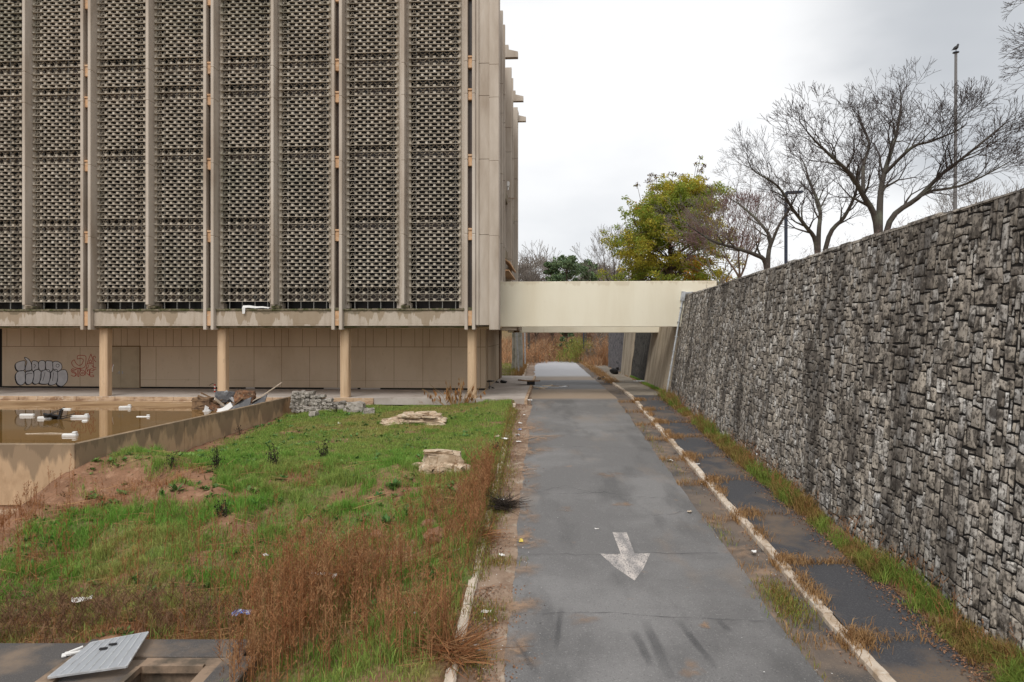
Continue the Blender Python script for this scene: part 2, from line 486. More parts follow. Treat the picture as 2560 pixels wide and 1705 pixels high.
MT['gutter'] = mat('gutter_concrete', (0.165, 0.13, 0.105), 0.85, [((0.085, 0.078, 0.075), 0.7, 0.46, 0.60), ((0.29, 0.2, 0.14), 1.6, 0.56, 0.68), ((0.25, 0.2, 0.15), 45, 0.58, 0.66)], (60, 0.3, 0.01))
MT['gutterl'] = mat('silted_gutter', (0.31, 0.225, 0.165), 0.85, [((0.19, 0.125, 0.085), 1.0, 0.46, 0.62), ((0.40, 0.33, 0.26), 2.6, 0.56, 0.68), ((0.15, 0.09, 0.06), 26, 0.6, 0.66)], (50, 0.5, 0.015))
MT['pad'] = mat('pad_asphalt', (0.085, 0.078, 0.075), 0.9, [((0.20, 0.15, 0.11), 0.9, 0.48, 0.64), ((0.15, 0.14, 0.13), 50, 0.55, 0.65)], (80, 0.5, 0.01))
MT['padconc'] = mat('pad_concrete', (0.28, 0.20, 0.14), 0.9, [((0.1, 0.08, 0.06), 1.8, 0.45, 0.62)], (50, 0.4, 0.01))
MT['mark'] = mat('worn_arrow_paint', (0.54, 0.49, 0.455), 0.8, [((0.27, 0.255, 0.25), 2.2, 0.42, 0.60, (1.6, .5, 1)), ((0.18, 0.175, 0.175), 26, 0.50, 0.58, (1.4, .6, 1), 0.8)], (80, 0.3, 0.005))


def road_material():
    m = mat('road_asphalt', (0.150, 0.146, 0.145), 0.66, [((0.205, 0.200, 0.198), 0.30, 0.45, 0.60), ((0.095, 0.093, 0.093), 0.55, 0.52, 0.66, (1.4, 0.5, 1), 0.75), ((0.24, 0.185, 0.14), 0.40, 0.55, 0.72, (1.3, .7, 1), 0.55), ((0.36, 0.22, 0.13), 0.9, 0.66, 0.74, (1, 1.4, 1), 0.7), ((0.36, 0.35, 0.34), 30, 0.58, 0.66, (1, 1, 1), 0.45), ((0.055, 0.055, 0.056), 38, 0.57, 0.65, (1, 1, 1), 0.5)], (60, 0.6, 0.012), spec=0.35)
    N, L = m.node_tree.nodes, m.node_tree.links
    bs = N['Principled BSDF']
    src = bs.inputs['Base Color'].links[0].from_socket
    geo = N.new('ShaderNodeNewGeometry')
    sp = N.new('ShaderNodeSeparateXYZ')
    L.new(geo.outputs['Position'], sp.inputs[0])
    no = N.new('ShaderNodeTexNoise')
    no.inputs['Scale'].default_value = 0.8
    no.inputs['Detail'].default_value = 4
    ad = N.new('ShaderNodeMath')
    ad.operation = 'MULTIPLY_ADD'
    ad.inputs[1].default_value = 3.0
    L.new(no.outputs['Fac'], ad.inputs[0])
    L.new(sp.outputs['Y'], ad.inputs[2])
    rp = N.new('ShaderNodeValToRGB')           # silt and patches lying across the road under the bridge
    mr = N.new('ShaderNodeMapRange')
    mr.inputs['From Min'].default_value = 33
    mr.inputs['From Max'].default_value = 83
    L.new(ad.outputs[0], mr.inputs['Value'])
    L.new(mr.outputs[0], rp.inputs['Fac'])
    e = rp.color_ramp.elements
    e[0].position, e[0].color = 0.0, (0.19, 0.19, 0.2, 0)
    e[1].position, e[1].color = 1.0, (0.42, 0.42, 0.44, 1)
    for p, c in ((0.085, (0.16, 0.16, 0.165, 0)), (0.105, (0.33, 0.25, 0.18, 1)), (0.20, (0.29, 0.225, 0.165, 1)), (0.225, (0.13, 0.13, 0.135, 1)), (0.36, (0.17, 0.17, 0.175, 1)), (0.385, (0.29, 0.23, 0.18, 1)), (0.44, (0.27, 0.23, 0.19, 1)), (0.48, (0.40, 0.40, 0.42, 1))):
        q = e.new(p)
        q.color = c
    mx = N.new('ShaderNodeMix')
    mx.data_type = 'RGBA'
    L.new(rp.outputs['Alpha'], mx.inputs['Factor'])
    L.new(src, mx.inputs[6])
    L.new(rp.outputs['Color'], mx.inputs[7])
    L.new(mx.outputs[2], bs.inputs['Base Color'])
    return m


MT['road'] = road_material()


def ground_material():
    m = mat('earth_and_turf', (0.27, 0.145, 0.085), 0.95, [((0.20, 0.105, 0.06), 1.4, 0.42, 0.62), ((0.34, 0.20, 0.125), 4.0, 0.55, 0.7), ((0.14, 0.085, 0.05), 18, 0.55, 0.66, (1, 1, 1), 0.7)], (9, 1.0, 0.06), tone=(0.115, 0.155, 0.04))
    return m


MT['ground'] = ground_material()
MT['upground'] = mat('upper_earth', (0.20, 0.14, 0.085), 0.95, [((0.12, 0.13, 0.04), 1.0, 0.45, 0.6)], (10, 0.8, 0.05))
m = mat('murky_water', (0.19, 0.105, 0.03), 0.04, [((0.20, 0.13, 0.06), 0.35, 0.5, 0.7)], (2.2, 0.03, 0.02), spec=0.6)
MT['water'] = m
MT['silt'] = mat('pool_silt', (0.36, 0.235, 0.13), 0.6, [((0.20, 0.115, 0.055), 0.7, 0.45, 0.62, (0.4, 1.5, 1)), ((0.47, 0.35, 0.23), 2.0, 0.58, 0.7, (0.4, 1.5, 1))], (14, 0.3, 0.03))

def drip(m, stain, ztop, dmin, dmax, scale, soft=0.05, amt=0.85):
    """a dark water stain that hangs from the top edge in tongues"""
    N, L = m.node_tree.nodes, m.node_tree.links
    bs_ = N['Principled BSDF']
    src = bs_.inputs['Base Color'].links[0].from_socket
    tc = N.new('ShaderNodeTexCoord')
    mp = N.new('ShaderNodeMapping')
    mp.inputs['Scale'].default_value = (1, 1, 0.10)
    L.new(tc.outputs['Object'], mp.inputs['Vector'])
    no = N.new('ShaderNodeTexNoise')
    no.inputs['Scale'].default_value = scale
    no.inputs['Detail'].default_value = 7
    no.inputs['Roughness'].default_value = 0.55
    L.new(mp.outputs['Vector'], no.inputs['Vector'])
    dp = N.new('ShaderNodeMapRange')
    dp.inputs['From Min'].default_value = 0.38
    dp.inputs['From Max'].default_value = 0.62
    dp.inputs['To Min'].default_value = ztop - dmin
    dp.inputs['To Max'].default_value = ztop - dmax
    L.new(no.outputs['Fac'], dp.inputs['Value'])
    sp = N.new('ShaderNodeSeparateXYZ')
    L.new(tc.outputs['Object'], sp.inputs[0])
    df = N.new('ShaderNodeMath')
    df.operation = 'SUBTRACT'
    L.new(sp.outputs['Z'], df.inputs[0])
    L.new(dp.outputs['Result'], df.inputs[1])
    st = N.new('ShaderNodeMapRange')
    st.inputs['From Max'].default_value = soft
    st.inputs['To Max'].default_value = amt
    L.new(df.outputs[0], st.inputs['Value'])
    mx_ = N.new('ShaderNodeMix')
    mx_.data_type = 'RGBA'
    L.new(st.outputs['Result'], mx_.inputs['Factor'])
    L.new(src, mx_.inputs[6])
    mx_.inputs[7].default_value = (*stain, 1)
    L.new(mx_.outputs[2], bs_.inputs['Base Color'])


drip(MT['poolwall'], (0.235, 0.175, 0.115), 0.13, 0.0, 1.15, 0.9, 0.16, 0.75)
drip(MT['poolwall'], (0.16, 0.12, 0.08), 0.13, -0.1, 0.5, 2.6, 0.10, 0.5)
drip(MT['spandrel'], (0.28, 0.21, 0.135), 4.5, -0.45, 0.95, 1.1, 0.06, 0.7)
drip(MT['spandrel'], (0.12, 0.10, 0.06), 4.5, -0.02, 0.22, 1.7, 0.05, 0.6)

drip(MT['bridge'], (0.56, 0.47, 0.33), 6.12, -0.02, 0.30, 2.4, 0.10, 0.45)

# soft tyre marks: dark rubber whose thickness fades along the 'tone' attribute
m = bpy.data.materials.new('tyre_rubber_smear')
m.use_nodes = True
N, L = m.node_tree.nodes, m.node_tree.links
bs = N['Principled BSDF']
bs.inputs['Base Color'].default_value = (0.075, 0.075, 0.08, 1)
bs.inputs['Roughness'].default_value = 0.7
tr = N.new('ShaderNodeBsdfTransparent')
mx = N.new('ShaderNodeMixShader')
an = N.new('ShaderNodeAttribute')
an.attribute_name = 'tone'
L.new(an.outputs['Fac'], mx.inputs['Fac'])
L.new(tr.outputs['BSDF'], mx.inputs[1])
L.new(bs.outputs['BSDF'], mx.inputs[2])
L.new(mx.outputs['Shader'], N['Material Output'].inputs['Surface'])
MT['tyre'] = m

# ================================================================== SETTING: terrain and road
def zr(Y):
    Y = np.asarray(Y, float)
    a = -0.15 - 0.0557 * np.maximum(0, 37 - Y)
    return a + 0.0 * Y


def Xlc(Y): return -0.72 + 0.041 * (np.asarray(Y, float) - 12)
def Xrc(Y): return 5.27 + 0.041 * (np.asarray(Y, float) - 9.75)


def Xwb(Y):
    Y = np.asarray(Y, float)
    return 7.38 + 0.034 * (Y - 10.13)


def Xwt(Y):
    Y = np.asarray(Y, float)
    return 7.93 + 0.0517 * (np.minimum(Y, 40) - 10.58)


def ZT(Y):
    return 5.62 - 0.011 * (np.clip(Y, 4, 34) - 10)


ZTOP = 5.45
PC = (-12.75, 19.9)          # pool wall corner
PE = (-10.85, 36.2)          # its far end


def Xpw(Y): return PC[0] + (PE[0] - PC[0]) * (np.asarray(Y, float) - PC[1]) / (PE[1] - PC[1])


def lawn(X, Y):
    X = np.asarray(X, float)
    Y = np.asarray(Y, float)
    t = Xlc(Y) - 0.12 - X
    zc = zr(Y) + 0.05 + 0.17 * sstep(.30, .52, fbm(Y, Y * 0 + 2, 2.4, 41))
    zi = -2.08 + (1.42) * sstep(13.2, 21.3, Y + 0.9 * (fbm(X, Y, 2.6, 3) - 0.5) * 2 - 0.10 * np.clip(-6 - X, 0, 6) + 0.12 * np.clip(X + 5, 0, 4)) + 0.30 * sstep(24, 35, Y)
    zi = zi - 0.30 * sstep(-8.5, -11.5, X) * sstep(22, 25, Y)
    zi = zi + 0.45 * np.exp(-(((X + 11.6) / 1.6) ** 2 + ((Y - 20.6) / 1.1) ** 2))
    z = zc + (zi - zc) * sstep(0.0, 3.4, t)
    amp = 0.12 + 0.52 * sstep(22, 18, Y)
    z = z + amp * (fbm(X, Y, 1.15, 11) - 0.5) * sstep(0.1, 1.2, t) + (0.05 + 0.10 * sstep(22, 19, Y)) * (fbm(X, Y, 0.38, 5) - 0.5) * sstep(0.1, 0.6, t)
    return z


def zg(X, Y):
    """height of the one ground sheet"""
    X = np.asarray(X, float)
    Y = np.asarray(Y, float)
    z = lawn(X, Y)
    # left foreground below the pool wall
    left = (X < Xpw(np.clip(Y, 19.9, 36.2)) + 0.05) & (Y > 19.95)
    z = np.where(left, -1.35, z)
    z = np.where((X < -13.0) & (Y <= 19.95), np.minimum(z, -2.1 + 0.25 * sstep(12, 19, Y)), z)
    # under the plaza and the building
    z = np.where((Y > 34.95) & (X < 1.2), -0.5, z)
    # pit under the concrete pad
    z = np.where((X > -9.2) & (X < -4.6) & (Y < 11.7), -3.6, z)
    # road bed and verge
    road = X > Xlc(Y) - 0.10
    z = np.where(road & (Y < 80), zr(Y) - 0.10, z)
    vb = X > Xrc(Y) + np.where(Y < 37, 1.50, 1.80)
    verge = zr(Y) + 0.10 + 0.10 * sstep(Xrc(Y) + 1.5, Xwb(Y), X) + 0.06 * (fbm(X, Y, 0.5, 8) - 0.5)
    z = np.where(vb & (Y < 80), verge, z)
    # far lawn and rising wood beyond the plaza
    zfl = -0.15 + 0.12 * (fbm(X, Y, 3, 4) - 0.5)
    z = np.where((Y > 53.3) & (X < Xlc(Y) - 0.1), zfl, z)
    hill = -0.2 + 2.6 * sstep(78, 115, Y) + 5.0 * sstep(110, 240, Y)
    z = np.where(Y >= 78, hill + 0.4 * (fbm(X, Y, 6, 2) - 0.5) * sstep(78, 85, Y), z)
    # the high ground behind the stone wall
    up = X > Xwt(np.clip(Y, 0, 70)) + 0.15
    zu = ZTOP - 0.25 + 0.35 * (fbm(X, Y, 4, 6) - 0.5) + 1.2 * sstep(0, 60, X - 9)
    k = 1 - sstep(63.5, 67, Y)
    z = np.where(up & (Y < 90), z + (zu - z) * k, z)
    return z


def axis_pts(parts):
    out = [parts[0][0]]
    for a, b, st in parts:
        n = max(1, int(round((b - a) / st)))
        out.extend(list(np.linspace(a, b, n + 1)[1:]))
    return np.array(out)


gx = axis_pts([(-700, -100, 60), (-100, -30, 6), (-30, -13.2, 0.6), (-13.2, 0.8, 0.1), (0.8, 5.0, 0.6), (5.0, 10.0, 0.16), (10, 30, 0.8), (30, 100, 6), (100, 700, 60)])
gy = axis_pts([(-120, 0, 12), (0, 9, 0.6), (9, 36, 0.1), (36, 60, 0.5), (60, 130, 2.5), (130, 300, 15), (300, 1500, 100)])
GX, GY = np.meshgrid(gx, gy)
GZ = zg(GX, GY)
nx, ny = len(gx), len(gy)
idx = np.arange(nx * ny).reshape(ny, nx)
quads = np.stack([idx[:-1, :-1], idx[:-1, 1:], idx[1:, 1:], idx[1:, :-1]], -1).reshape(-1, 4)


def turf(X, Y):
    """how green the ground is, 0 bare earth .. 1 turf"""
    X = np.asarray(X, float)
    Y = np.asarray(Y, float)
    n = fbm(X, Y, 1.7, 21, 4)
    g = sstep(0.24, 0.38, n + 0.22 * sstep(19.8, 22.0, Y) - 0.10 * sstep(-1.6, -0.7, X - 0.04 * (Y - 12)))
    d = X - Xpw(np.clip(Y, 19.9, 36))
    g = g * sstep(0.2, 1.5, d + 0.8 * (n - 0.5))                       # washed-out earth along the pool wall
    bank = np.exp(-(((Y - 18.9 - 0.06 * (X + 11)) / 1.25) ** 2)) * (.45 + .55 * sstep(-5.5, -8.5, X)) * sstep(-3.0, -4.5, X)   # the earth slip below the corner
    g = g * (1 - np.clip(1.7 * bank, 0, 1) * sstep(0.60 + .16 * sstep(-6.5, -8.5, X), 0.46 + .12 * sstep(-6.5, -8.5, X), fbm(X, Y, 0.9, 31)))
    g = np.maximum(g, .85 * np.exp(-((X + 3.5) / 1.5) ** 2 - ((Y - 21.3) / 2.0) ** 2))
    for px, py, pr in ((-6.7, 25.0, 0.9), (-8.9, 27.2, 0.7), (-4.0, 27.0, 0.6), (-2.4, 32.2, 0.7), (-5.2, 17.4, 0.5), (-3.5, 18.2, 0.5), (-2.7, 15.6, 0.7), (-2.0, 15.0, 0.7), (-0.6, 28.5, 0.5), (-6.4, 19.6, .5), (-3.2, 31, .4)):
        g = g * (1 - 0.95 * np.exp(-(((X - px) / pr) ** 2 + ((Y - py) / (pr * 0.7)) ** 2)))
    g = np.where(Y < 13.1 + 0.5 * (fbm(X, Y, 1, 3) - .5), g * 0.35, g)
    g = np.where((X > -5.2) & (Y < 13.5), np.maximum(g, .55), g)
    return g


tone = np.where((GY < 36) & (GX < 1) & (GY > 8), turf(GX, GY), 0.55)
tone = np.where((GX > 5) & (GY < 80), 0.35, tone)
ground = np_mesh('ground', np.stack([GX, GY, GZ], -1).reshape(-1, 3), [quads], MT['ground'], col=tone.ravel(), smooth=True)
tag(ground, kind='structure')


def strip(name, fl, fr, y0, y1, off, mt, st=0.5, nx_=2, crown=0.0):
    """a sheet following the road between the x lines fl and fr"""
    ys = np.arange(y0, y1 + 1e-6, st)
    xs = np.linspace(0, 1, nx_)
    a, b = fl(ys)[:, None], fr(ys)[:, None]
    X = a + (b - a) * xs[None, :]
    Yg = np.repeat(ys[:, None], nx_, 1)
    Z = zr(Yg) + off + crown * (1 - (2 * xs[None, :] - 1) ** 2)
    V = np.stack([X, Yg, Z], -1).reshape(-1, 3)
    i = np.arange(len(ys) * nx_).reshape(len(ys), nx_)
    q = np.stack([i[:-1, :-1], i[:-1, 1:], i[1:, 1:], i[1:, :-1]], -1).reshape(-1, 4)
    o = np_mesh(name, V, [q], mt)
    tag(o, kind='structure')
    return o


def XaL(Y):   # ragged left edge of the asphalt
    Y = np.asarray(Y, float)
    return Xlc(Y) + 0.72 + 0.30 * (fbm(Y, Y * 0 + 3, 1.6, 9) - 0.5) + 0.10 * (fbm(Y, Y * 0 + 1, 0.35, 19) - 0.5)


def XaR(Y):
    Y = np.asarray(Y, float)
    return Xrc(Y) - 0.78 + 0.16 * (fbm(Y, Y * 0 + 7, 1.2, 13) - 0.5)


road = strip('road', XaL, XaR, 3, 82, 0.012, MT['road'], 0.1, 9, 0.03)
strip('gutter', lambda y: Xrc(y) - 1.0, lambda y: Xrc(y) + 0.02, 3, 82, 0.0, MT['gutter'], 0.5, 3)
strip('gutter', lambda y: Xlc(y) - 0.05, lambda y: Xlc(y) + 1.15, 3, 82, 0.0, MT['gutterl'], 0.5, 3)
strip('sidewalk', lambda y: Xrc(y) + 0.16, lambda y: Xrc(y) + 1.68 + 0.16 * (fbm(y, np.asarray(y) * 0 + 4, 1.5, 77) - .5), 3, 37, 0.125, MT['walk'], 0.5, 3)
strip('sidewalk', lambda y: Xrc(y) + 0.16, lambda y: Xrc(y) + 1.95, 37, 80, 0.125, MT['walkfar'], 0.5, 3)


def kerb(xf, y0, y1, side, seed, hh=0.145):
    r = random.Random(seed)
    mb = MB()
    y = y0
    while y < y1:
        L_ = 1.52
        n = 4
        brk = r.random() < 0.45
        for k in range(n):
            ya, yb = y + L_ * k / n, y + L_ * (k + 1) / n - (0.03 if k == n - 1 else 0)
            pts = []
            for yy in (ya, yb):
                x = float(xf(yy)) + 0.022 * (r.random() - 0.5) * (k > 0)
                z = float(zr(yy))
                top = hh + 0.012 * (r.random() - .5) - (0.055 * r.random() if brk else 0)
                ch = 0.025 + 0.02 * r.random()
                pts += [(x, yy, z - 0.1), (x, yy, z + top - ch), (x + side * ch, yy, z + top), (x + side * 0.16, yy, z + top), (x + side * 0.16, yy, z - 0.1)]
            mb.add(pts, [(0, 5, 6, 1), (1, 6, 7, 2), (2, 7, 8, 3), (3, 8, 9, 4), (0, 1, 2, 3, 4), (9, 8, 7, 6, 5)])
        y += L_
    o = mb.build('kerb', MT['kerb'])
    return tag(o, kind='structure')


kerb(Xrc, 3, 80, 1, 3)
kerb(Xlc, 3, 34.2, -1, 4, 0.105)
kerb(Xlc, 53, 78, -1, 6)


def gpt(u, v, off=0.0):
    """point on the sloping road seen at photo pixel (u, v)"""
    Y = 9577.0 / (v - 735.0)
    X = (u - 1280) / F * Y
    return Vector((X, Y, float(zr(Y)) + off))


# worn direction arrow
D = 2560 / 2354.0
arrow = [(1408, 1228), (1441, 1229), (1459, 1277), (1495, 1277), (1479, 1312), (1459, 1340), (1415, 1310), (1379, 1277), (1400, 1279), (1427, 1278)]
pts = [gpt(u * D, v * D, 0.046) for u, v in arrow]
mb = MB()
mb.add(pts, [[0, 9, 2, 1], [9, 8, 7, 6], [9, 6, 5], [9, 5, 4, 3, 2]])
tag(mb.build('road_marking', MT['mark']), kind='structure')
# tyre smears
for pl, w in (([(1290, 1400), (1278, 1500)], .10), ([(1480, 1430), (1545, 1568)], .2), ([(1455, 1455), (1500, 1540)], .16), ([(1555, 1430), (1650, 1545)], .14), ([(1650, 1430), (1680, 1460)], .14), ([(1180, 1470), (1240, 1560)], .1)):
    a, b = [gpt(u * D, v * D, 0.05) for u, v in pl]
    n = 8
    V, T, Q = [], [], []
    dv = (b - a).normalized()
    sv = Vector((dv.y, -dv.x, 0))
    for i in range(n + 1):
        c = a.lerp(b, i / n)
        c.z = float(zr(c.y)) + 0.048
        for k, sft in enumerate((-1, -.4, .4, 1)):
            V.append(c + sv * (0.62 * w * sft * (0.8 + 0.3 * rnd.random())))
            T.append((0.34 if k in (1, 2) else 0.0) * math.sin(math.pi * (i + .35) / (n + .7)) * (0.7 + .5 * rnd.random()))
    i = np.arange((n + 1) * 4).reshape(n + 1, 4)
    q = np.stack([i[:-1, :-1], i[:-1, 1:], i[1:, 1:], i[1:, :-1]], -1).reshape(-1, 4)
    tag(np_mesh('tyre_mark', np.array([tuple(p) for p in V]), [q], MT['tyre'], col=np.array(T)), kind='structure')

# thin films of washed-out earth lying on the asphalt
m = bpy.data.materials.new('earth_film')
m.use_nodes = True
N, L = m.node_tree.nodes, m.node_tree.links
bs = N['Principled BSDF']
bs.inputs['Base Color'].default_value = (0.36, 0.235, 0.15, 1)
bs.inputs['Roughness'].default_value = 0.9
tr = N.new('ShaderNodeBsdfTransparent')
mx = N.new('ShaderNodeMixShader')
an = N.new('ShaderNodeAttribute')
an.attribute_name = 'tone'
gq_ = N.new('ShaderNodeNewGeometry')
no = N.new('ShaderNodeTexNoise')
no.inputs['Scale'].default_value = 4.5
no.inputs['Detail'].default_value = 7
mr = N.new('ShaderNodeMapRange')
mr.inputs['From Min'].default_value = 0.36
mr.inputs['From Max'].default_value = 0.62
mu = N.new('ShaderNodeMath')
mu.operation = 'MULTIPLY'
L.new(gq_.outputs['Position'], no.inputs['Vector'])
L.new(no.outputs['Fac'], mr.inputs['Value'])
L.new(mr.outputs['Result'], mu.inputs[0])
L.new(an.outputs['Fac'], mu.inputs[1])
L.new(mu.outputs[0], mx.inputs['Fac'])
L.new(tr.outputs['BSDF'], mx.inputs[1])
L.new(bs.outputs['BSDF'], mx.inputs[2])
L.new(mx.outputs['Shader'], N['Material Output'].inputs['Surface'])
MT['film'] = m
r = random.Random(31)
for cu, cv, rx, ry, al in ((1212, 985, 60, 16, .8), (1222, 1010, 70, 12, .9), (1215, 1040, 60, 14, .7), (1205, 1085, 45, 22, .7), (1203, 1130, 40, 22, .6), (1200, 1190, 45, 26, .7), (1200, 1245, 55, 26, .9), (1195, 1310, 50, 30, .6), (1190, 1400, 60, 36, .8), (1180, 1500, 70, 44, .8), (1398, 1095, 34, 8, .7), (1432, 1163, 26, 6, .8), (1300, 1175, 20, 7, .5), (1660, 1195, 60, 16, .6), (1700, 1270, 50, 16, .6), (1530, 985, 40, 14, .7), (1560, 1020, 40, 14, .6), (1590, 1080, 36, 14, .5), (1620, 1443, 14, 10, 1.0), (1340, 1430, 40, 14, .5), (1590, 1545, 30, 24, .7), (1760, 1360, 60, 22, .5)):
    V, T, Q = [], [], []
    nr_, na = 5, 20
    for i in range(nr_ + 1):
        for k in range(na):
            a = 2 * math.pi * k / na
            f = i / nr_ * (1 + .25 * math.sin(3 * a + cu) + .15 * math.sin(5 * a + cv))
            p = gpt((cu + rx * f * math.cos(a)) * D, (cv + ry * f * math.sin(a)) * D, 0.0)
            V.append((p.x, p.y, float(zr(p.y)) + 0.0475 + .0001 * (cu % 7)))
            T.append(al * (1 - i / nr_) ** .8)
    for i in range(nr_):
        for k in range(na):
            l = (k + 1) % na
            Q.append((i * na + k, i * na + l, (i + 1) * na + l, (i + 1) * na + k))
    tag(np_mesh('earth_film', np.array(V), [np.array(Q)], MT['film'], col=np.array(T)), kind='structure')

# cracks and seams in the asphalt
r = random.Random(77)
for pl in ([(1212, 1030), (1400, 1031), (1598, 1033)], [(1205, 1136), (1300, 1138), (1390, 1136), (1470, 1146), (1560, 1146)], [(1190, 1278), (1380, 1280), (1500, 1276), (1668, 1276)], [(1184, 1416), (1400, 1413), (1520, 1424), (1790, 1434)], [(1222, 1136), (1300, 1120), (1370, 1138)], [(1370, 1138), (1365, 1120), (1390, 1100)], [(1480, 1190), (1600, 1180), (1680, 1185)]):
    P_ = []
    for (u0, v0), (u1, v1) in zip(pl[:-1], pl[1:]):
        for k in range(10):
            t = k / 10
            P_.append(gpt((u0 + (u1 - u0) * t) * D, (v0 + (v1 - v0) * t + r.gauss(0, 1.2)) * D, 0.0))
    V, T = [], []
    for i, p in enumerate(P_):
        w = r.uniform(.006, .022)
        z = float(zr(p.y)) + 0.0455
        V += [(p.x, p.y - w, z), (p.x, p.y + w, z)]
        T += [r.uniform(.08, .5)] * 2
    i = np.arange(len(V)).reshape(-1, 2)
    q = np.stack([i[:-1, 0], i[1:, 0], i[1:, 1], i[:-1, 1]], -1)
    tag(np_mesh('road_crack', np.array(V), [q], MT['tyre'], col=np.array(T)), kind='structure')

# ================================================================== OFFICE BUILDING
TH = math.atan(0.0586)
P0 = Vector((-2.06, 35.0, 0))
RZ = -TH
e1 = (-math.cos(TH), math.sin(TH))
e2 = (math.sin(TH), math.cos(TH))


def xb(u, d):
    """local x (rightwards) of the facade point seen in photo column u at depth d behind the pillars"""
    a = (u - 1280) / F
    Y = (d + P0.x * e2[0] + P0.y * e2[1]) / (a * e2[0] + e2[1])
    X = a * Y
    return -((X - P0.x) * e1[0] + (Y - P0.y) * e1[1])


def zb(u, v, d):
    a = (u - 1280) / F
    Y = (d + P0.x * e2[0] + P0.y * e2[1]) / (a * e2[0] + e2[1])
    return CAMH - (v - 830) / F * Y


B = empty('office_building', P0, RZ, 'abandoned concrete office building with sun screens over a pillared ground floor', 'building')
ZROOF = 20.9
ZFRONT = 22.6
DF, DSCR, DSP = -0.62, -0.14, -0.36
fin_t = 0.16
JOINTS = [8.35, 12.1, 15.42, 17.05]


def fin_mesh(zbot):
    mb = MB()
    zs = [zbot] + JOINTS + [ZFRONT]
    for a, b in zip(zs[:-1], zs[1:]):
        mb.cbox((0, 0, a + 0.012), (fin_t, 0.66, b - 0.012), 0.018)
    mb.box((0.02, 0.02, zbot + 0.05), (fin_t - 0.02, 0.64, ZFRONT - 0.05))
    return mb


mid_proto = fin_mesh(4.80).build('concrete_fin', MT['fin'], B)
dbl_proto = fin_mesh(3.50).build('concrete_fin', MT['fin'], B)
mids = [-240, 54.5, 363.3, 676, 1003]
dbls = [(-105, -86), (200, 218.5), (507.4, 526), (828, 847), (1161, 1180)]
first = True
for u in mids:
    o = mid_proto if first else copy_tree(mid_proto, B)
    first = False
    o.location = (xb(u, DF), DF, 0)
first = True
for pr in dbls:
    for u in pr:
        o = dbl_proto if first else copy_tree(dbl_proto, B)
        first = False
        o.location = (xb(u, DF), DF, 0)

# slots between the twin fins: brown glass strip and peach beams
wz = [4.6, 8.05, 8.65, 11.8, 12.38, 15.14, 15.70, 16.76, 17.36, 20.3, 21.0, ZFRONT]
for ul, ur in dbls:
    x0, x1 = xb(ul, DF) + fin_t, xb(ur, DF)
    mb = MB()
    for a, b in zip(wz[::2], wz[1::2]):
        mb.box((x0 - .01, -0.27, a), (x1 + .01, -0.24, b))
        mb.box((x0 + (x1 - x0) * .72, -0.30, a), (x0 + (x1 - x0) * .72 + .03, -0.27, b))
    mb.build('window_strip', MT['winbrown'], B)
    for a, b in zip(wz[1:-1:2], wz[2::2]):
        mb = MB()
        mb.cbox((x0 + 0.004, -0.50, a), (x1 - 0.004, 0.05, b - 0.10), 0.012)
        mb.cbox((x0 + 0.004, -0.55, b - 0.095), (x1 - 0.004, 0.05, b), 0.012)
        mb.build('slot_beam', MT['peach'], B)
    mb = MB()
    mb.cbox((x0 + 0.004, -0.54, 3.72), (x1 - 0.004, 0.3, 4.50), 0.012)
    mb.build('slot_beam', MT['peach'], B)
    mb = MB()
    mb.cbox((x0 + 0.004, -0.58, 4.503), (x1 - 0.004, 0.3, 4.64), 0.012)
    mb.build('slot_sill', MT['ledge'], B)

# screens: one mesh, copied
P = 0.4216
H2 = 0.3662
MISS = (34, 33, 30, 29, 21, 20, 11, 10, 1, 0)


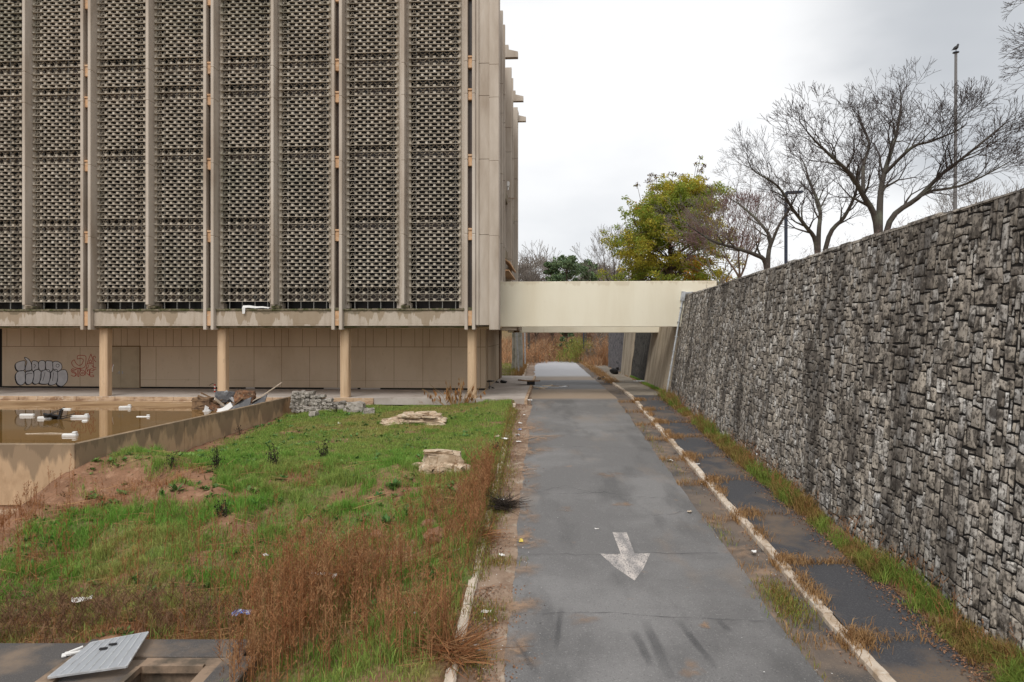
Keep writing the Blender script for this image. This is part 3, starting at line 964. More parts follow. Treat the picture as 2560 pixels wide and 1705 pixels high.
def screen_mesh():
    mb = MB()
    zb0 = 4.985
    sq = 0.062

    def node(x, z, y0):
        # square front, flaring back
        fw, bw, bh = sq, 0.074, 0.048
        y1, y2 = y0 + 0.05, y0 + 0.22
        v = []
        for (w, h, y) in ((fw, sq, y0), (fw, sq, y1), (bw, bh, y2)):
            v += [(x - w, y, z - h), (x + w, y, z - h), (x + w, y, z + h), (x - w, y, z + h)]
        f = [(0, 1, 2, 3)]
        for k in (0, 4):
            for i in range(4):
                j = (i + 1) % 4
                f.append((k + j, k + i, k + 4 + i, k + 4 + j))
        mb.add(v, f)

    def ring(x, z, y0):
        a, b = 0.056, 0.042
        v = [(x - a, y0, z - a), (x + a, y0, z - a), (x + a, y0, z + a), (x - a, y0, z + a), (x - b, y0, z - b), (x + b, y0, z - b), (x + b, y0, z + b), (x - b, y0, z + b)]
        v += [(p[0], y0 + 0.12, p[2]) for p in v]
        f = []
        for i in range(4):
            j = (i + 1) % 4
            f += [(i, j, 4 + j, 4 + i), (8 + i, 12 + i, 12 + j, 8 + j), (i, i + 8, j + 8, j), (4 + i, 4 + j, 12 + j, 12 + i)]
        mb.add(v, f)

    def bar(xa, xb_, z, y0):
        # lip with a sloping shelf behind it
        v = []
        for x in (xa, xb_):
            v += [(x, y0 + 0.022, z - sq + .002), (x, y0 + 0.022, z - sq + 0.027), (x, y0 + 0.13, z - sq + 0.024), (x, y0 + 0.13, z - sq + 0.008)]
        mb.add(v, [(0, 4, 5, 1), (1, 5, 6, 2), (3, 7, 4, 0), (2, 6, 7, 3), (0, 1, 2, 3), (7, 6, 5, 4)])

    def strut(xa, za, xb_, zb_, y0):
        w = 0.011
        dx, dz = xb_ - xa, zb_ - za
        l = math.hypot(dx, dz)
        nx_, nz_ = -dz / l * w, dx / l * w
        v = [(xa + nx_, y0, za + nz_), (xa - nx_, y0, za - nz_), (xb_ - nx_, y0, zb_ - nz_), (xb_ + nx_, y0, zb_ + nz_)]
        v += [(p[0], y0 + 0.10, p[2]) for p in v]
        mb.add(v, [(0, 1, 2, 3), (7, 6, 5, 4), (0, 4, 5, 1), (1, 5, 6, 2), (2, 6, 7, 3), (3, 7, 4, 0)])

    for k in range(0, 48):
        z = zb0 + 0.062 + k * H2
        bar(-3 * P - sq, 3 * P + sq, z, 0)
        for i in range(7):
            node((i - 3) * P, z, 0)
        zo = z + H2 / 2
        if k == 47: break
        if k in MISS:
            for i in range(6):
                x = (i - 2.5) * P
                ring(x, zo, 0.21)
                for s in (-1, 1):
                    strut(x + s * 0.06, zo - 0.06, x + s * (P / 2 - 0.05), z + 0.05, 0.24)
                    strut(x + s * 0.06, zo + 0.06, x + s * (P / 2 - 0.05), z + H2 - 0.07, 0.24)
        else:
            bar(-2.0 * P, 2.0 * P, zo, 0.004)
            for i in range(1, 5):
                node((i - 2.5) * P, zo, 0.0)
            for i in (0, 5):
                ring((i - 2.5) * P, zo, 0.09)
                for s in (-1, 1):
                    strut((i - 2.5) * P + s * .06, zo - .06, (i - 2.5) * P + s * (P / 2 - .05), z + .05, 0.13)
            bar(-2.9 * P, -2.05 * P, zo, 0.10)
            bar(2.05 * P, 2.9 * P, zo, 0.10)
    for s in (-1, 1):   # side stiles at the back carrying the rows
        mb.box((s * (3 * P - 0.02), 0.13, 4.92), (s * (3 * P + 0.10), 0.30, ZFRONT - 0.2))
    return mb


scr = screen_mesh().build('sun_screen', MT['screen'], B)
first = True
SC_U = [-155, -6, 140.5, 302.5, 446.5, 612, 760.5, 930, 1086]
for u in SC_U:
    o = scr if first else copy_tree(scr, B)
    first = False
    o.location = (xb(u, DSCR), DSCR, 0)

# window band and jambs behind the screens
xl, xr_ = xb(-330, 0.6), xb(1161, 0.6) + 0.2
mb = MB()
mb.box((xl, 0.62, 4.55), (xr_, 0.72, ZFRONT - 0.3))
mb.build('window_band', MT['windark'], B)
mb = MB()
for u in SC_U:
    xc = xb(u, DSCR)
    for s in (-1, 1):
        xa = xc + s * (3 * P + 0.11)
        mb.box((xa, 0.03, 4.62), (xa + s * 0.26, 0.60, ZFRONT - 0.25))
        mb.box((xa - s * 0.13, 0.08, 4.63), (xa - s * 0.004, 0.5, 4.90))
mb.build('jamb', MT['fin'], B)
mb = MB()
for u in SC_U:
    xc = xb(u, DSCR)
    for k in (-1.05, -0.35, 0.35, 1.05):
        mb.box((xc + k * 0.98 - 0.018, 0.30, 4.6), (xc + k * 0.98 + 0.018, 0.36, 20))
mb.build('mullion', MT['mullion'], B)
# floor edges seen through the missing rows
mb = MB()
for z in (5.25, 8.9, 12.6, 15.95, 17.4):
    mb.box((xl, 0.50, z - 0.22), (xr_, 0.615, z + 0.22))
mb.build('floor_edge', MT['winbrown'], B)

# spandrel beams
bays = [(dbls[i][1], dbls[i + 1][0]) for i in range(4)] + [(-260, -105)]
for a, b in bays:
    x0 = xb(a, DF) + fin_t + 0.004
    x1 = xb(b, DF) - 0.004
    mb = MB()
    mb.cbox((x0, DSP, 3.80), (x1, 0.40, 4.50), 0.015)
    mb.cbox((x0, DSP - 0.035, 3.71), (x1, 0.40, 3.797), 0.012)
    o = mb.build('spandrel_beam', MT['spandrel'], B)
    mb = MB()
    n = int((x1 - x0) / 0.35)
    for i in range(n):
        xa, xc = x0 + (x1 - x0) * i / n, x0 + (x1 - x0) * (i + 1) / n - 0.003
        mb.cbox((xa, DSP - 0.05 + rnd.uniform(-.006, .006), 4.503), (xc, 0.60, 4.60 + rnd.uniform(-.012, .012)), 0.012)
    mb.build('ledge', MT['ledge'], o)
# plinth lumps under the middle fins
for u in mids[1:]:
    x = xb(u, DF)
    mb = MB()
    mb.cbox((x - 0.10, -0.30, 4.62), (x + fin_t + 0.16, 0.30, 4.78), 0.03)
    mb.build('fin_base', MT['ledge'], B)

# corner pier, right of the last slot
x0 = xb(1192, DF) + 0.02
x1 = xb(1223, DF)
x2 = xb(1247, DF)
mb = MB()
mb.box((xb(1180, DF) + fin_t + 0.003, -0.50, 3.76), (x0 + 0.06, 0.5, ZFRONT))
zs = [3.74] + [8.32, 12.15, 15.36, 17.0] + [ZFRONT]
for a, b in zip(zs[:-1], zs[1:]):
    mb.cbox((x0 + 0.063, -0.42, a + 0.008), (x1 - 0.004, 0.5, b - 0.008), 0.012)
mb.build('corner_panel', MT['fin'], B)
mb = MB()
zs = [3.50] + [8.22, 12.0, 15.2, 16.85] + [ZFRONT]
for a, b in zip(zs[:-1], zs[1:]):
    mb.cbox((x1, DF, a + 0.008), (x2, 0.3, b - 0.008), 0.018)
mb.box((x1 + .02, DF + .02, 3.6), (x2 - .02, 0.28, ZFRONT - .05))
mb.build('corner_pier', MT['fin'], B)
# right side: paired deep fins, set-back wall and brown glass
DEPTH = 19.0
mb = MB()
mb.box((x1 - 0.6, 0.5, 3.70), (x2 - 0.62, DEPTH, ZROOF - 0.1))
mb.build('side_wall', MT['winbrown'], B)
for dd in (2.2, 3.9, 10.2, 12.1, 18.2, 18.9):
    mb = MB()
    zs = [3.50] + [8.2, 12.0, 15.3, 16.9] + [ZROOF]
    for a, b in zip(zs[:-1], zs[1:]):
        mb.cbox((x2 - 0.62, dd, a + .008), (x2 + 0.0, dd + 0.22, b - .008), 0.015)
    mb.build('side_fin', MT['fin'], B)
for da, db in ((0.35, 2.15), (4.2, 10.1), (12.4, 18.1)):
    for xo, z0, z1 in ((0.14, 3.70, 4.5), (0.25, 8.05, 8.65), (0.25, 11.8, 12.4)):
        mb = MB()
        mb.cbox((x2 - 0.60, da, z0), (x2 - xo, db, z1), .012)
        mb.build('side_spandrel', MT['spandrel'], B)
for dd in (6.2, 14.0, 18.7):
    mb = MB()
    mb.prism([(x2 - 0.3, ZROOF - 0.95), (x2 + 0.62, ZROOF - 0.95), (x2 + 0.62, ZROOF - 0.62), (x2 + 0.05, ZROOF - 0.48), (x2 + 0.05, ZROOF - 0.2), (x2 - 0.3, ZROOF - 0.2)], dd, dd + 0.35, 'y')
    mb.build('roof_spout', MT['fin'], B)
# hood over the side door and a hanging strip
mb = MB()
for i in range(6):
    mb.obox((x2 + 0.02, 4.8 + i * 1.15, 7.55), (0.55, 1.1, 0.05), (0, R(38), 0))
mb.obox((x2 + 0.22, 7.7, 7.42), (0.06, 6.9, 0.10), (0, 0, 0))
mb.obox((x2 - 0.05, 7.7, 6.95), (0.5, 6.9, 0.08), (0, 0, 0))
mb.build('hood', MT['peach'], B)
mb = MB()
mb.tube([(x2 + 0.06, 6.4, 11.5), (x2 + 0.07, 10, 12.2), (x2 + 0.05, 15, 13.2)], 0.035, 6)
mb.build('loose_gutter', MT['wood'], B)
mb = MB()
mb.cbox((x2 + 0.01, 5.2, 11.95), (x2 + 0.16, 5.4, 12.25), 0.02)
mb.tube([(x2 + .08, 5.3, 11.75), (x2 + .08, 5.3, 11.97)], 0.05, 8)
mb.build('flood_lamp', MT['white'], B)
# roof, soffit, back
mb = MB()
mb.box((xl - 4, 0.75, ZROOF - 0.4), (x2 - 0.65, DEPTH, ZROOF - 0.15))
mb.build('roof', MT['fin'], B)
mb = MB()
mb.box((xl - 6, 0.42, 3.60), (x2 - 0.05, DEPTH, 3.685))
mb.build('soffit', MT['soffit'], B)
mb = MB()
mb.box((xl - 6, DSP + 0.06, 3.62), (xb(1180, DF), 0.41, 3.705))
mb.build('soffit_edge', MT['ledge'], B)
mb = MB()
mb.box((xl - 4, 17.5, 0), (x1 - 3, 18.4, 20))
mb.box((xl - 4.3, 0.7, 3.7), (xl - 4.0, 18, 20))
mb.build('rear_wall', MT['backwall'], B)

# pillars
PU = [257, 553, 860.5, 1179.5]


def pillar_mesh():
    w, dep = 0.225, 0.46
    c, g = 0.045, 0.05
    poly = [(-w + c, 0), (-w + c + .02, 0), (-w + c + .02, .012), (-w + c + .05, .012), (-w + c + .05, 0), (w - c - .05, 0), (w - c - .05, .012), (w - c - .02, .012), (w - c - .02, 0), (w - c, 0), (w, c), (w, dep - c), (w - c, dep), (-w + c, dep), (-w, dep - c), (-w, c)]
    mb = MB()
    mb.prism(poly, 0.0, 3.60)
    return mb


pp = pillar_mesh().build('pillar', MT['pillar'], B)
first = True
for u in PU + [-60]:
    o = pp if first else copy_tree(pp, B)
    first = False
    o.location = (xb(u, 0.0), 0.0, 0)

# ground floor wall with panel joints
DW = 5.0
wl_, wr_ = xb(5, DW), xb(1213.8, DW)
mb = MB()
mb.box((wl_, DW, 0.10), (wr_, DW + 0.25, 3.60))
gw = mb.build('ground_floor_wall', MT['backwall'], B)
mb = MB()
zj = zb(600, 866.8, DW)
mb.box((wl_, DW - 0.004, zj - 0.012), (wr_, DW + 0.1, zj + 0.012))
low_u = [200, 390, 498, 568, 635, 704, 774, 844, 914, 985, 1057, 1128, 1201]
top_u = [17, 52, 85, 122, 152, 187, 216, 283, 303, 318, 348, 368, 384, 415, 433, 453, 482, 499, 517, 553, 584, 617, 635, 653, 686, 704, 721, 756, 791, 825, 844, 895, 914, 933, 966, 985, 1003, 1037, 1057, 1074, 1109, 1128, 1147, 1176, 1201]
for u in top_u:
    x = xb(u, DW)
    mb.box((x - 0.010, DW - 0.004, zj + 0.02), (x + 0.010, DW + 0.1, 3.59))
for u in low_u:
    x = xb(u, DW)
    mb.box((x - 0.008, DW - 0.004, 0.12), (x + 0.008, DW + 0.1, zj - 0.02))
for a, b in ((352, 500), (575, 640), (704, 844), (844, 985), (985, 1128)):
    mb.box((xb(a, DW), DW - 0.003, 0.52), (xb(b, DW), DW + .1, 0.528))
mb.build('panel_joint', MT['groove'], gw)
mb = MB()
mb.box((wl_, DW + 0.06, 0.0), (wr_ - .05, DW + 0.2, 0.115))
mb.build('base_gap', MT['black'], gw)
for a, b in ((614, 636), (809, 893), (901, 950)):
    mb = MB()
    mb.box((xb(a, DW), DW + 0.02, 0.01), (xb(b, DW), DW + 0.058, 0.095))
    mb.build('base_board', MT['plaza'], gw)
# the double door, wide leaves with lever handles
du0, du1, dum = xb(276, DW), xb(349, DW), xb(302.5, DW)
mb = MB()
mb.box((du0 - .05, DW - 0.03, 0.02), (du0, DW + .05, zj))
mb.box((du1, DW - 0.03, 0.02), (du1 + 0.05, DW + .05, zj))
mb.box((du0 - .05, DW - 0.033, zj), (du1 + 0.05, DW + .05, zj + 0.05))
mb.build('door_frame', MT['groove'], gw)
for a, b, hx in ((du0 + .004, dum - 0.008, dum - 0.10), (dum + 0.008, du1 - .004, dum + 0.10)):
    mb = MB()
    mb.box((a, DW - 0.022, 0.03), (b, DW + .04, zj - 0.01))
    dr = mb.build('door', MT['door'], gw)
    mb = MB()
    mb.cbox((hx - .03, DW - 0.035, 0.88), (hx + .03, DW - 0.024, 1.04), .004)
    mb.tube([(hx, DW - .03, .93), (hx, DW - .08, .93), (hx + (.14 if hx > dum else -.14), DW - .085, .92)], 0.012, 6)
    mb.build('handle', MT['metal'], dr)
# dark recess at the left end and the return wall on the right
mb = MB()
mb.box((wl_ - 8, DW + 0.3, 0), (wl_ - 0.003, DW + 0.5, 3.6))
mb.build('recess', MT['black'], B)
mb = MB()
mb.box((wr_ - 0.25, DW + 0.253, 0.10), (wr_ + 0.0, DW + 0.75, 3.6))
mb.box((wr_ - 0.30, DW + 0.85, 0.05), (wr_ + 0.06, 14.3, 3.6))
rw = mb.build('side_ground_wall', MT['backwall'], B)
mb = MB()
mb.box((wr_ - 0.2, DW + 0.753, 0.0), (wr_ - 0.06, DW + 0.847, 3.6))
mb.box((wr_ - 0.29, DW + 0.9, 2.5), (wr_ + 0.064, 14.2, 2.52))
for dd in (8.5, 11.3):
    mb.box((wr_ - .1, dd, .1), (wr_ + .064, dd + .02, 3.58))
mb.build('panel_joint', MT['groove'], rw)
mb = MB()
mb.box((wr_ - 0.05, 14.6, 0.0), (wr_ + 0.10, 16.6, 3.6))
mb.build('side_door', MT['wood'], B)

# ---- graffiti (parts of the ground floor wall)
def gw_pt(zx, zy, lift):
    u, v = zx / 5.2267, 740 + zy / 5.2267
    return (xb(u, DW), DW - lift, zb(u, v, DW))


def smooth_loop(pts, n=5, closed=True):
    out = []
    m_ = len(pts)
    rngi = range(m_ if closed else m_ - 1)
    for i in rngi:
        if closed:
            p0, p1, p2, p3 = [pts[(i + k - 1) % m_] for k in range(4)]
        else:
            p0, p1, p2, p3 = [pts[min(max(i + k - 1, 0), m_ - 1)] for k in range(4)]
        for j in range(n):
            t = j / n
            out.append(tuple(0.5 * ((2 * p1[c]) + (-p0[c] + p2[c]) * t + (2 * p0[c] - 5 * p1[c] + 4 * p2[c] - p3[c]) * t * t + (-p0[c] + 3 * p1[c] - 3 * p2[c] + p3[c]) * t ** 3) for c in (0, 1)))
    if not closed: out.append(pts[-1])
    return out


def ribbon(mb, pts, w, lift, closed):
    n = len(pts)
    vs_, fs_ = [], []
    for i, p in enumerate(pts):
        a = pts[(i - 1) % n] if (closed or i > 0) else p
        b = pts[(i + 1) % n] if (closed or i < n - 1) else p
        dx, dy = b[0] - a[0], b[1] - a[1]
        l = math.hypot(dx, dy) or 1
        ox, oy = -dy / l * w, dx / l * w
        vs_ += [gw_pt(p[0] + ox, p[1] + oy, lift), gw_pt(p[0] - ox, p[1] - oy, lift)]
    for i in range(n if closed else n - 1):
        j = (i + 1) % n
        fs_.append((2 * i, 2 * i + 1, 2 * j + 1, 2 * j))
    mb.add(vs_, fs_)


upper = [[(208, 880), (322, 846), (326, 905), (318, 968), (226, 972)],
         [(318, 804), (368, 818), (408, 880), (414, 955), (380, 985), (336, 980), (332, 930), (352, 862)],
         [(416, 866), (452, 846), (498, 868), (504, 945), (470, 966), (424, 976)],
         [(510, 860), (584, 852), (590, 955), (560, 972), (516, 968)],
         [(598, 856), (650, 848), (686, 862), (690, 955), (664, 996), (604, 960)],
         [(694, 866), (750, 855), (800, 886), (810, 938), (792, 966), (755, 988), (698, 955)]]
lower = [[(204, 1040), (238, 985), (318, 980), (336, 1060), (320, 1138), (270, 1163), (222, 1128)],
         [(340, 988), (428, 980), (442, 1058), (420, 1130), (372, 1156), (334, 1118)],
         [(450, 972), (522, 968), (542, 1046), (512, 1130), (462, 1150), (428, 1120), (446, 1040)],
         [(546, 988), (640, 964), (656, 1040), (640, 1130), (600, 1150), (522, 1142), (522, 1110)],
         [(668, 990), (742, 960), (756, 1040), (744, 1130), (682, 1164), (638, 1146), (664, 1060)],
         [(758, 992), (800, 968), (858, 968), (884, 1030), (878, 1110), (832, 1168), (790, 1178), (744, 1146), (756, 1060)]]
mbs, mbo = MB(), MB()
mbk = MB()
lay = 0.004
for k, shp in enumerate(upper + lower):
    sp = smooth_loop(shp, 5)
    mbs.add([gw_pt(x, y, lay + 0.0006 * k) for x, y in sp], [list(range(len(sp)))])
    ribbon(mbo, sp, 3.6, lay + 0.009, True)
    if k >= 6 or k == 0:
        mbk.add([gw_pt(x - 14, y + 9, 0.0025 + 0.0001 * k) for x, y in sp], [list(range(len(sp)))])
for shp in ([(440, 892), (466, 906), (444, 940)], [(735, 900), (760, 890), (775, 908), (760, 930), (738, 925)], [(345, 1030), (370, 1010), (420, 1012)], [(590, 1000), (560, 1110)], [(700, 1000), (688, 1110)]):
    ribbon(mbo, smooth_loop(shp, 4, len(shp) > 3), 2.8, lay + 0.0095, len(shp) > 3)
g = mbs.build('silver_graffiti', MT['silver'], gw)
g['label'] = 'silver bubble letter graffiti with black outlines on the tan wall'
mbo.build('letter_outline', MT['blackpaint'], g)
mbk.build('letter_shadow', MT['blackpaint'], g)
mbr = MB()
reds = [[(1010, 825), (1014, 782), (1060, 776), (1118, 786), (1122, 850), (1108, 925), (1050, 946), (975, 932), (938, 885), (944, 852), (972, 832)],
        [(972, 832), (988, 872), (1022, 904), (1062, 898), (1084, 862), (1088, 832), (1056, 816), (1010, 825)],
        [(1124, 936), (1150, 850), (1188, 757)], [(1188, 757), (1214, 845), (1222, 936)], [(1136, 885), (1212, 885)], [(1160, 870), (1180, 832), (1198, 868), (1160, 870)], [(1124, 936), (1148, 938), (1154, 900)], [(1200, 905), (1222, 936)],
        [(1214, 798), (1236, 785), (1252, 812)], [(1214, 798), (1232, 840), (1254, 860)], [(1226, 935), (1258, 932)], [(1222, 960), (1258, 954)],
        [(986, 962), (950, 950), (930, 970), (940, 996), (978, 1010), (988, 1034), (962, 1050), (928, 1032)], [(976, 978), (956, 968), (946, 982), (984, 1000), (1000, 1030), (972, 1052)],
        [(992, 972), (994, 956), (1056, 956), (1052, 972)], [(1014, 968), (1016, 1050)], [(1030, 968), (1030, 1048), (1016, 1050)],
        [(1042, 1006), (1056, 976), (1078, 968), (1104, 984), (1108, 1014), (1090, 1040), (1060, 1038), (1042, 1006)], [(1064, 1006), (1076, 994), (1090, 1004), (1080, 1020), (1064, 1006)],
        [(1112, 1036), (1122, 950), (1140, 960), (1138, 990)], [(1138, 990), (1162, 956)], [(1126, 1000), (1168, 1040)], [(1166, 1040), (1172, 956)],
        [(1226, 958), (1182, 954), (1178, 1046), (1226, 1054)], [(1180, 1000), (1216, 998)], [(1226, 958), (1224, 976), (1196, 974)], [(1226, 1054), (1222, 1034), (1196, 1034)],
        ]
for st in reds:
    ribbon(mbr, smooth_loop(st, 4, False), 3.4, 0.0075, False)
g = mbr.build('red_graffiti', MT['redpaint'], gw)
g['label'] = 'red sprayed hollow letters with the word STONE below them'
mbr = MB()
ribbon(mbr, smooth_loop([(1432, 884), (1462, 888), (1474, 915), (1460, 944), (1436, 948)], 4, False), 3.4, 0.034, False)
mbr.build('red_scrawl', MT['redpaint'], gw)
mbw = MB()
ribbon(mbw, [(1486, 895), (1474, 940), (1470, 990)], 6, 0.036, False)
mbw.build('paint_drip', MT['paper'], gw)

# ---- plaza floor
mb = MB()
px1 = 2.86
mb.box((xl - 14, -0.12, -0.34), (px1 - 0.16, 18.2, 0.0))
o = mb.build('plaza_floor', MT['plaza'])
o.location, o.rotation_euler = P0, (0, 0, RZ)
tag(o, kind='structure')
mb = MB()
mb.cbox((px1 - 0.157, -0.16, -0.45), (px1, 18.2, 0.012), 0.02)
for i in range(40):
    xa = xl - 14 + i * 1.06
    if xa > px1 - 0.3: break
    mb.cbox((xa, -0.20 - rnd.uniform(0, .015), -0.20), (min(xa + 1.05, px1 - .16), -0.123, 0.004), 0.015)
    mb.cbox((xa, -0.30 - rnd.uniform(0, .02), -0.46), (min(xa + 1.055, px1 - .16), -0.124, -0.205), 0.02)
o = mb.build('plaza_kerb', MT['plaza_edge'])
o.location, o.rotation_euler = P0, (0, 0, RZ)
tag(o, kind='structure')

# ================================================================== FOOTBRIDGE
BR = empty('footbridge', P0, RZ, 'cream painted concrete footbridge from the building to the stone wall', 'bridge')
DB = 1.95
bx0, bx1 = xb(1250, DB), xb(1792, DB)
mb = MB()
mb.cbox((bx0, DB, 3.68), (bx1, DB + 0.28, 6.12), 0.02)
mb.build('front_parapet', MT['bridge'], BR)
mb = MB()
mb.cbox((bx0, DB + 6.4, 3.36), (bx1, DB + 6.68, 6.12), 0.02)
mb.build('rear_parapet', MT['bridge'], BR)
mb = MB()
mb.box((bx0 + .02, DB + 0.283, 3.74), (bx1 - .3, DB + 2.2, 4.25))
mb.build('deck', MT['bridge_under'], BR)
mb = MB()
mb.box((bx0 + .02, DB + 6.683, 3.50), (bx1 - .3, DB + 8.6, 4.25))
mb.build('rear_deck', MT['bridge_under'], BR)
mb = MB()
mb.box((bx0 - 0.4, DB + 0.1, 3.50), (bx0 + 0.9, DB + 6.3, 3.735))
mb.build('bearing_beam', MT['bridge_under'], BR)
mb = MB()
mb.cbox((bx0 + 0.4, DB + 5.9, 3.37), (bx0 + .75, DB + 6.3, 3.495), .01)
mb.build('light_box', MT['wood'], BR)

# ================================================================== STONE RETAINING WALL
RW = empty('retaining_wall', (8.5, 20, 0), 0, 'tall leaning granite retaining wall along the right side of the road', 'wall')
RWL = (-8.5, -20, 0)
WY0, WY1 = 5.0, 36.25


def wall_p(y, t, out):
    """point on the battered face: y along the road, t 0 bottom..1 top, out = metres proud of the face"""
    zb_ = zr(y) - 0.25
    x = Xwb(y) + (Xwt(y) - Xwb(y)) * t
    z = zb_ + (ZT(y) - zb_) * t
    # outward normal is about -x, a little up
    return np.stack([x - out * 0.99, y + 0 * x, z + out * 0.12], -1)


cell = 0.088
ncx, ncy = int((WY1 - WY0) / cell), 84
occ = np.zeros((ncx, ncy), dtype=bool)
sizes = [(2, 3), (2, 4), (1, 2), (1, 3), (2, 2), (3, 4), (3, 3), (2, 5), (3, 2), (2, 1), (1, 1), (4, 3), (3, 5), (4, 5)]
wts = [14, 10, 7, 8, 8, 6, 6, 4, 5, 5, 2, 3, 3, 1]
r = random.Random(42)
stones = []
for j in range(ncy):
    for i in range(ncx):
        if occ[i, j]: continue
        for _ in range(8):
            w, h = r.choices(sizes, wts)[0]
            if i + w <= ncx and j + h <= ncy and not occ[i:i + w, j:j + h].any(): break
        else:
            w = h = 1
            while w < 3 and i + w < ncx and not occ[i + w, j]: w += 1
        occ[i:i + w, j:j + h] = True
        stones.append((i, j, w, h))
V, Q = [], []
WJ = 0.26 * cell


def jit(i, j):
    a = _h(np.array([i]), np.array([j]), 77)[0]
    b = _h(np.array([i]), np.array([j]), 99)[0]
    return (a - .5) * 2 * WJ + 0.14 * cell * math.sin(j * 0.31 + i * .05), (b - .5) * 2 * WJ + 0.30 * cell * math.sin(i * 0.09) + 0.10 * cell * math.sin(i * 0.41 + j * .2)


ST = []
for (i, j, w, h) in stones:
    gap = r.uniform(0.011, 0.024)
    c4 = []
    for (a, b, sx, sy) in ((i, j, 1, 1), (i + w, j, -1, 1), (i + w, j + h, -1, -1), (i, j + h, 1, -1)):
        dx, dy = jit(a, b)
        c4.append((WY0 + a * cell + dx + sx * gap, (b * cell + dy + sy * gap)))
    out = r.uniform(0.020, 0.040)
    tilt = (r.uniform(-.006, .006), r.uniform(-.006, .006))
    cx, cy = sum(p[0] for p in c4) / 4, sum(p[1] for p in c4) / 4
    cut = r.uniform(0.0, 0.35) if r.random() < 0.5 else 0.08
    # eight-sided outline: cut corners
    o8 = []
    for k in range(4):
        p, q, pm = c4[k], c4[(k + 1) % 4], c4[(k - 1) % 4]
        ca = min(cut * r.uniform(.4, 1) * 0.28 + 0.03, 0.4)
        cb = min(cut * r.uniform(.4, 1) * 0.28 + 0.03, 0.4)
        o8.append((p[0] + (pm[0] - p[0]) * ca, p[1] + (pm[1] - p[1]) * ca))
        o8.append((p[0] + (q[0] - p[0]) * cb, p[1] + (q[1] - p[1]) * cb))
    rings = []
    for sc, lv in ((1.0, -0.08), (1.0, out * 0.93), (0.975, out)):
        for (py, pz) in o8:
            yy, zz = cx + (py - cx) * sc, cy + (pz - cy) * sc
            rings.append((yy, zz, lv + (tilt[0] * (yy - cx) / .2 + tilt[1] * (zz - cy) / .2) * (lv > 0) + (r.uniform(-.004, .004) if lv > 0 else 0)))
    rings.append((cx, cy, out + r.uniform(-0.006, 0.008)))
    ST.append(rings)
    b = len(V)
    V.extend(rings)
    for k in range(8):
        l = (k + 1) % 8
        Q.append((b + k, b + l, b + 8 + l, b + 8 + k))
        Q.append((b + 8 + k, b + 8 + l, b + 16 + l, b + 16 + k))
V = np.array(V)
hgt = 84 * cell
tt = V[:, 1] / hgt
# rows are laid from the top down so that the coping is even
W3 = wall_p(V[:, 0], np.clip(tt, 0, 1.003), V[:, 2])
Q = np.array(Q)
T3 = []
for s in range(len(ST)):
    b = s * 25
    for k in range(8):
        T3.append((b + 16 + k, b + 16 + (k + 1) % 8, b + 24))
o = np_mesh('stone_face', W3, [Q[:, ::-1], np.array(T3)[:, ::-1]], MT['stone'], RW)
o.location = RWL
# mortar body behind
ys = np.arange(WY0, WY1 + .01, 0.5)
mb = MB()
prof = []
for y in ys:
    zb_ = float(zr(y)) - 0.25
    prof.append([(float(Xwb(y)) - 0.008, y, zb_), (float(Xwt(y)) - 0.008, y, float(ZT(y)) - 0.01), (float(Xwt(y)) + 0.55, y, float(ZT(y)) - 0.01), (float(Xwt(y)) + 0.55, y, zb_)])
n = len(ys)
vs_ = [p for q in prof for p in q]
fs_ = []
for i in range(n - 1):
    for k in range(4):
        l = (k + 1) % 4
        fs_.append((4 * i + k, 4 * i + l, 4 * i + 4 + l, 4 * i + 4 + k))
fs_ += [(3, 2, 1, 0), tuple(4 * (n - 1) + k for k in range(4))]
mb.add(vs_, fs_)
o = mb.build('mortar_core', MT['mortar'], RW)
o.location = RWL
# coping stones
mb = MB()
y = WY0
while y < WY1 - 0.1:
    L_ = r.uniform(0.35, 0.8)
    y2 = min(y + L_, WY1)
    xa, xc = float(Xwt(y)), float(Xwt(y2))
    zt0, zt1 = float(ZT(y)), float(ZT(y2))
    p0, top = -0.035 - r.uniform(0, .02), 0.01 + r.uniform(0, .05)
    bm = [(xa + p0, y + .008, zt0 - .03), (xc + p0, y2 - .008, zt1 - .03), (xc + .5, y2 - .008, zt1 - .03), (xa + .5, y + .008, zt0 - .03),
          (xa + p0 + .03, y + .02, zt0 + top), (xc + p0 + .03, y2 - .02, zt1 + top), (xc + .5, y2 - .02, zt1 + top), (xa + .5, y + .02, zt0 + top)]
    mb.add(bm, [(0, 1, 2, 3), (7, 6, 5, 4), (4, 5, 1, 0), (5, 6, 2, 1), (6, 7, 3, 2), (7, 4, 0, 3)])
    y = y2
o = mb.build('coping', MT['stone'], RW)
o.location = RWL


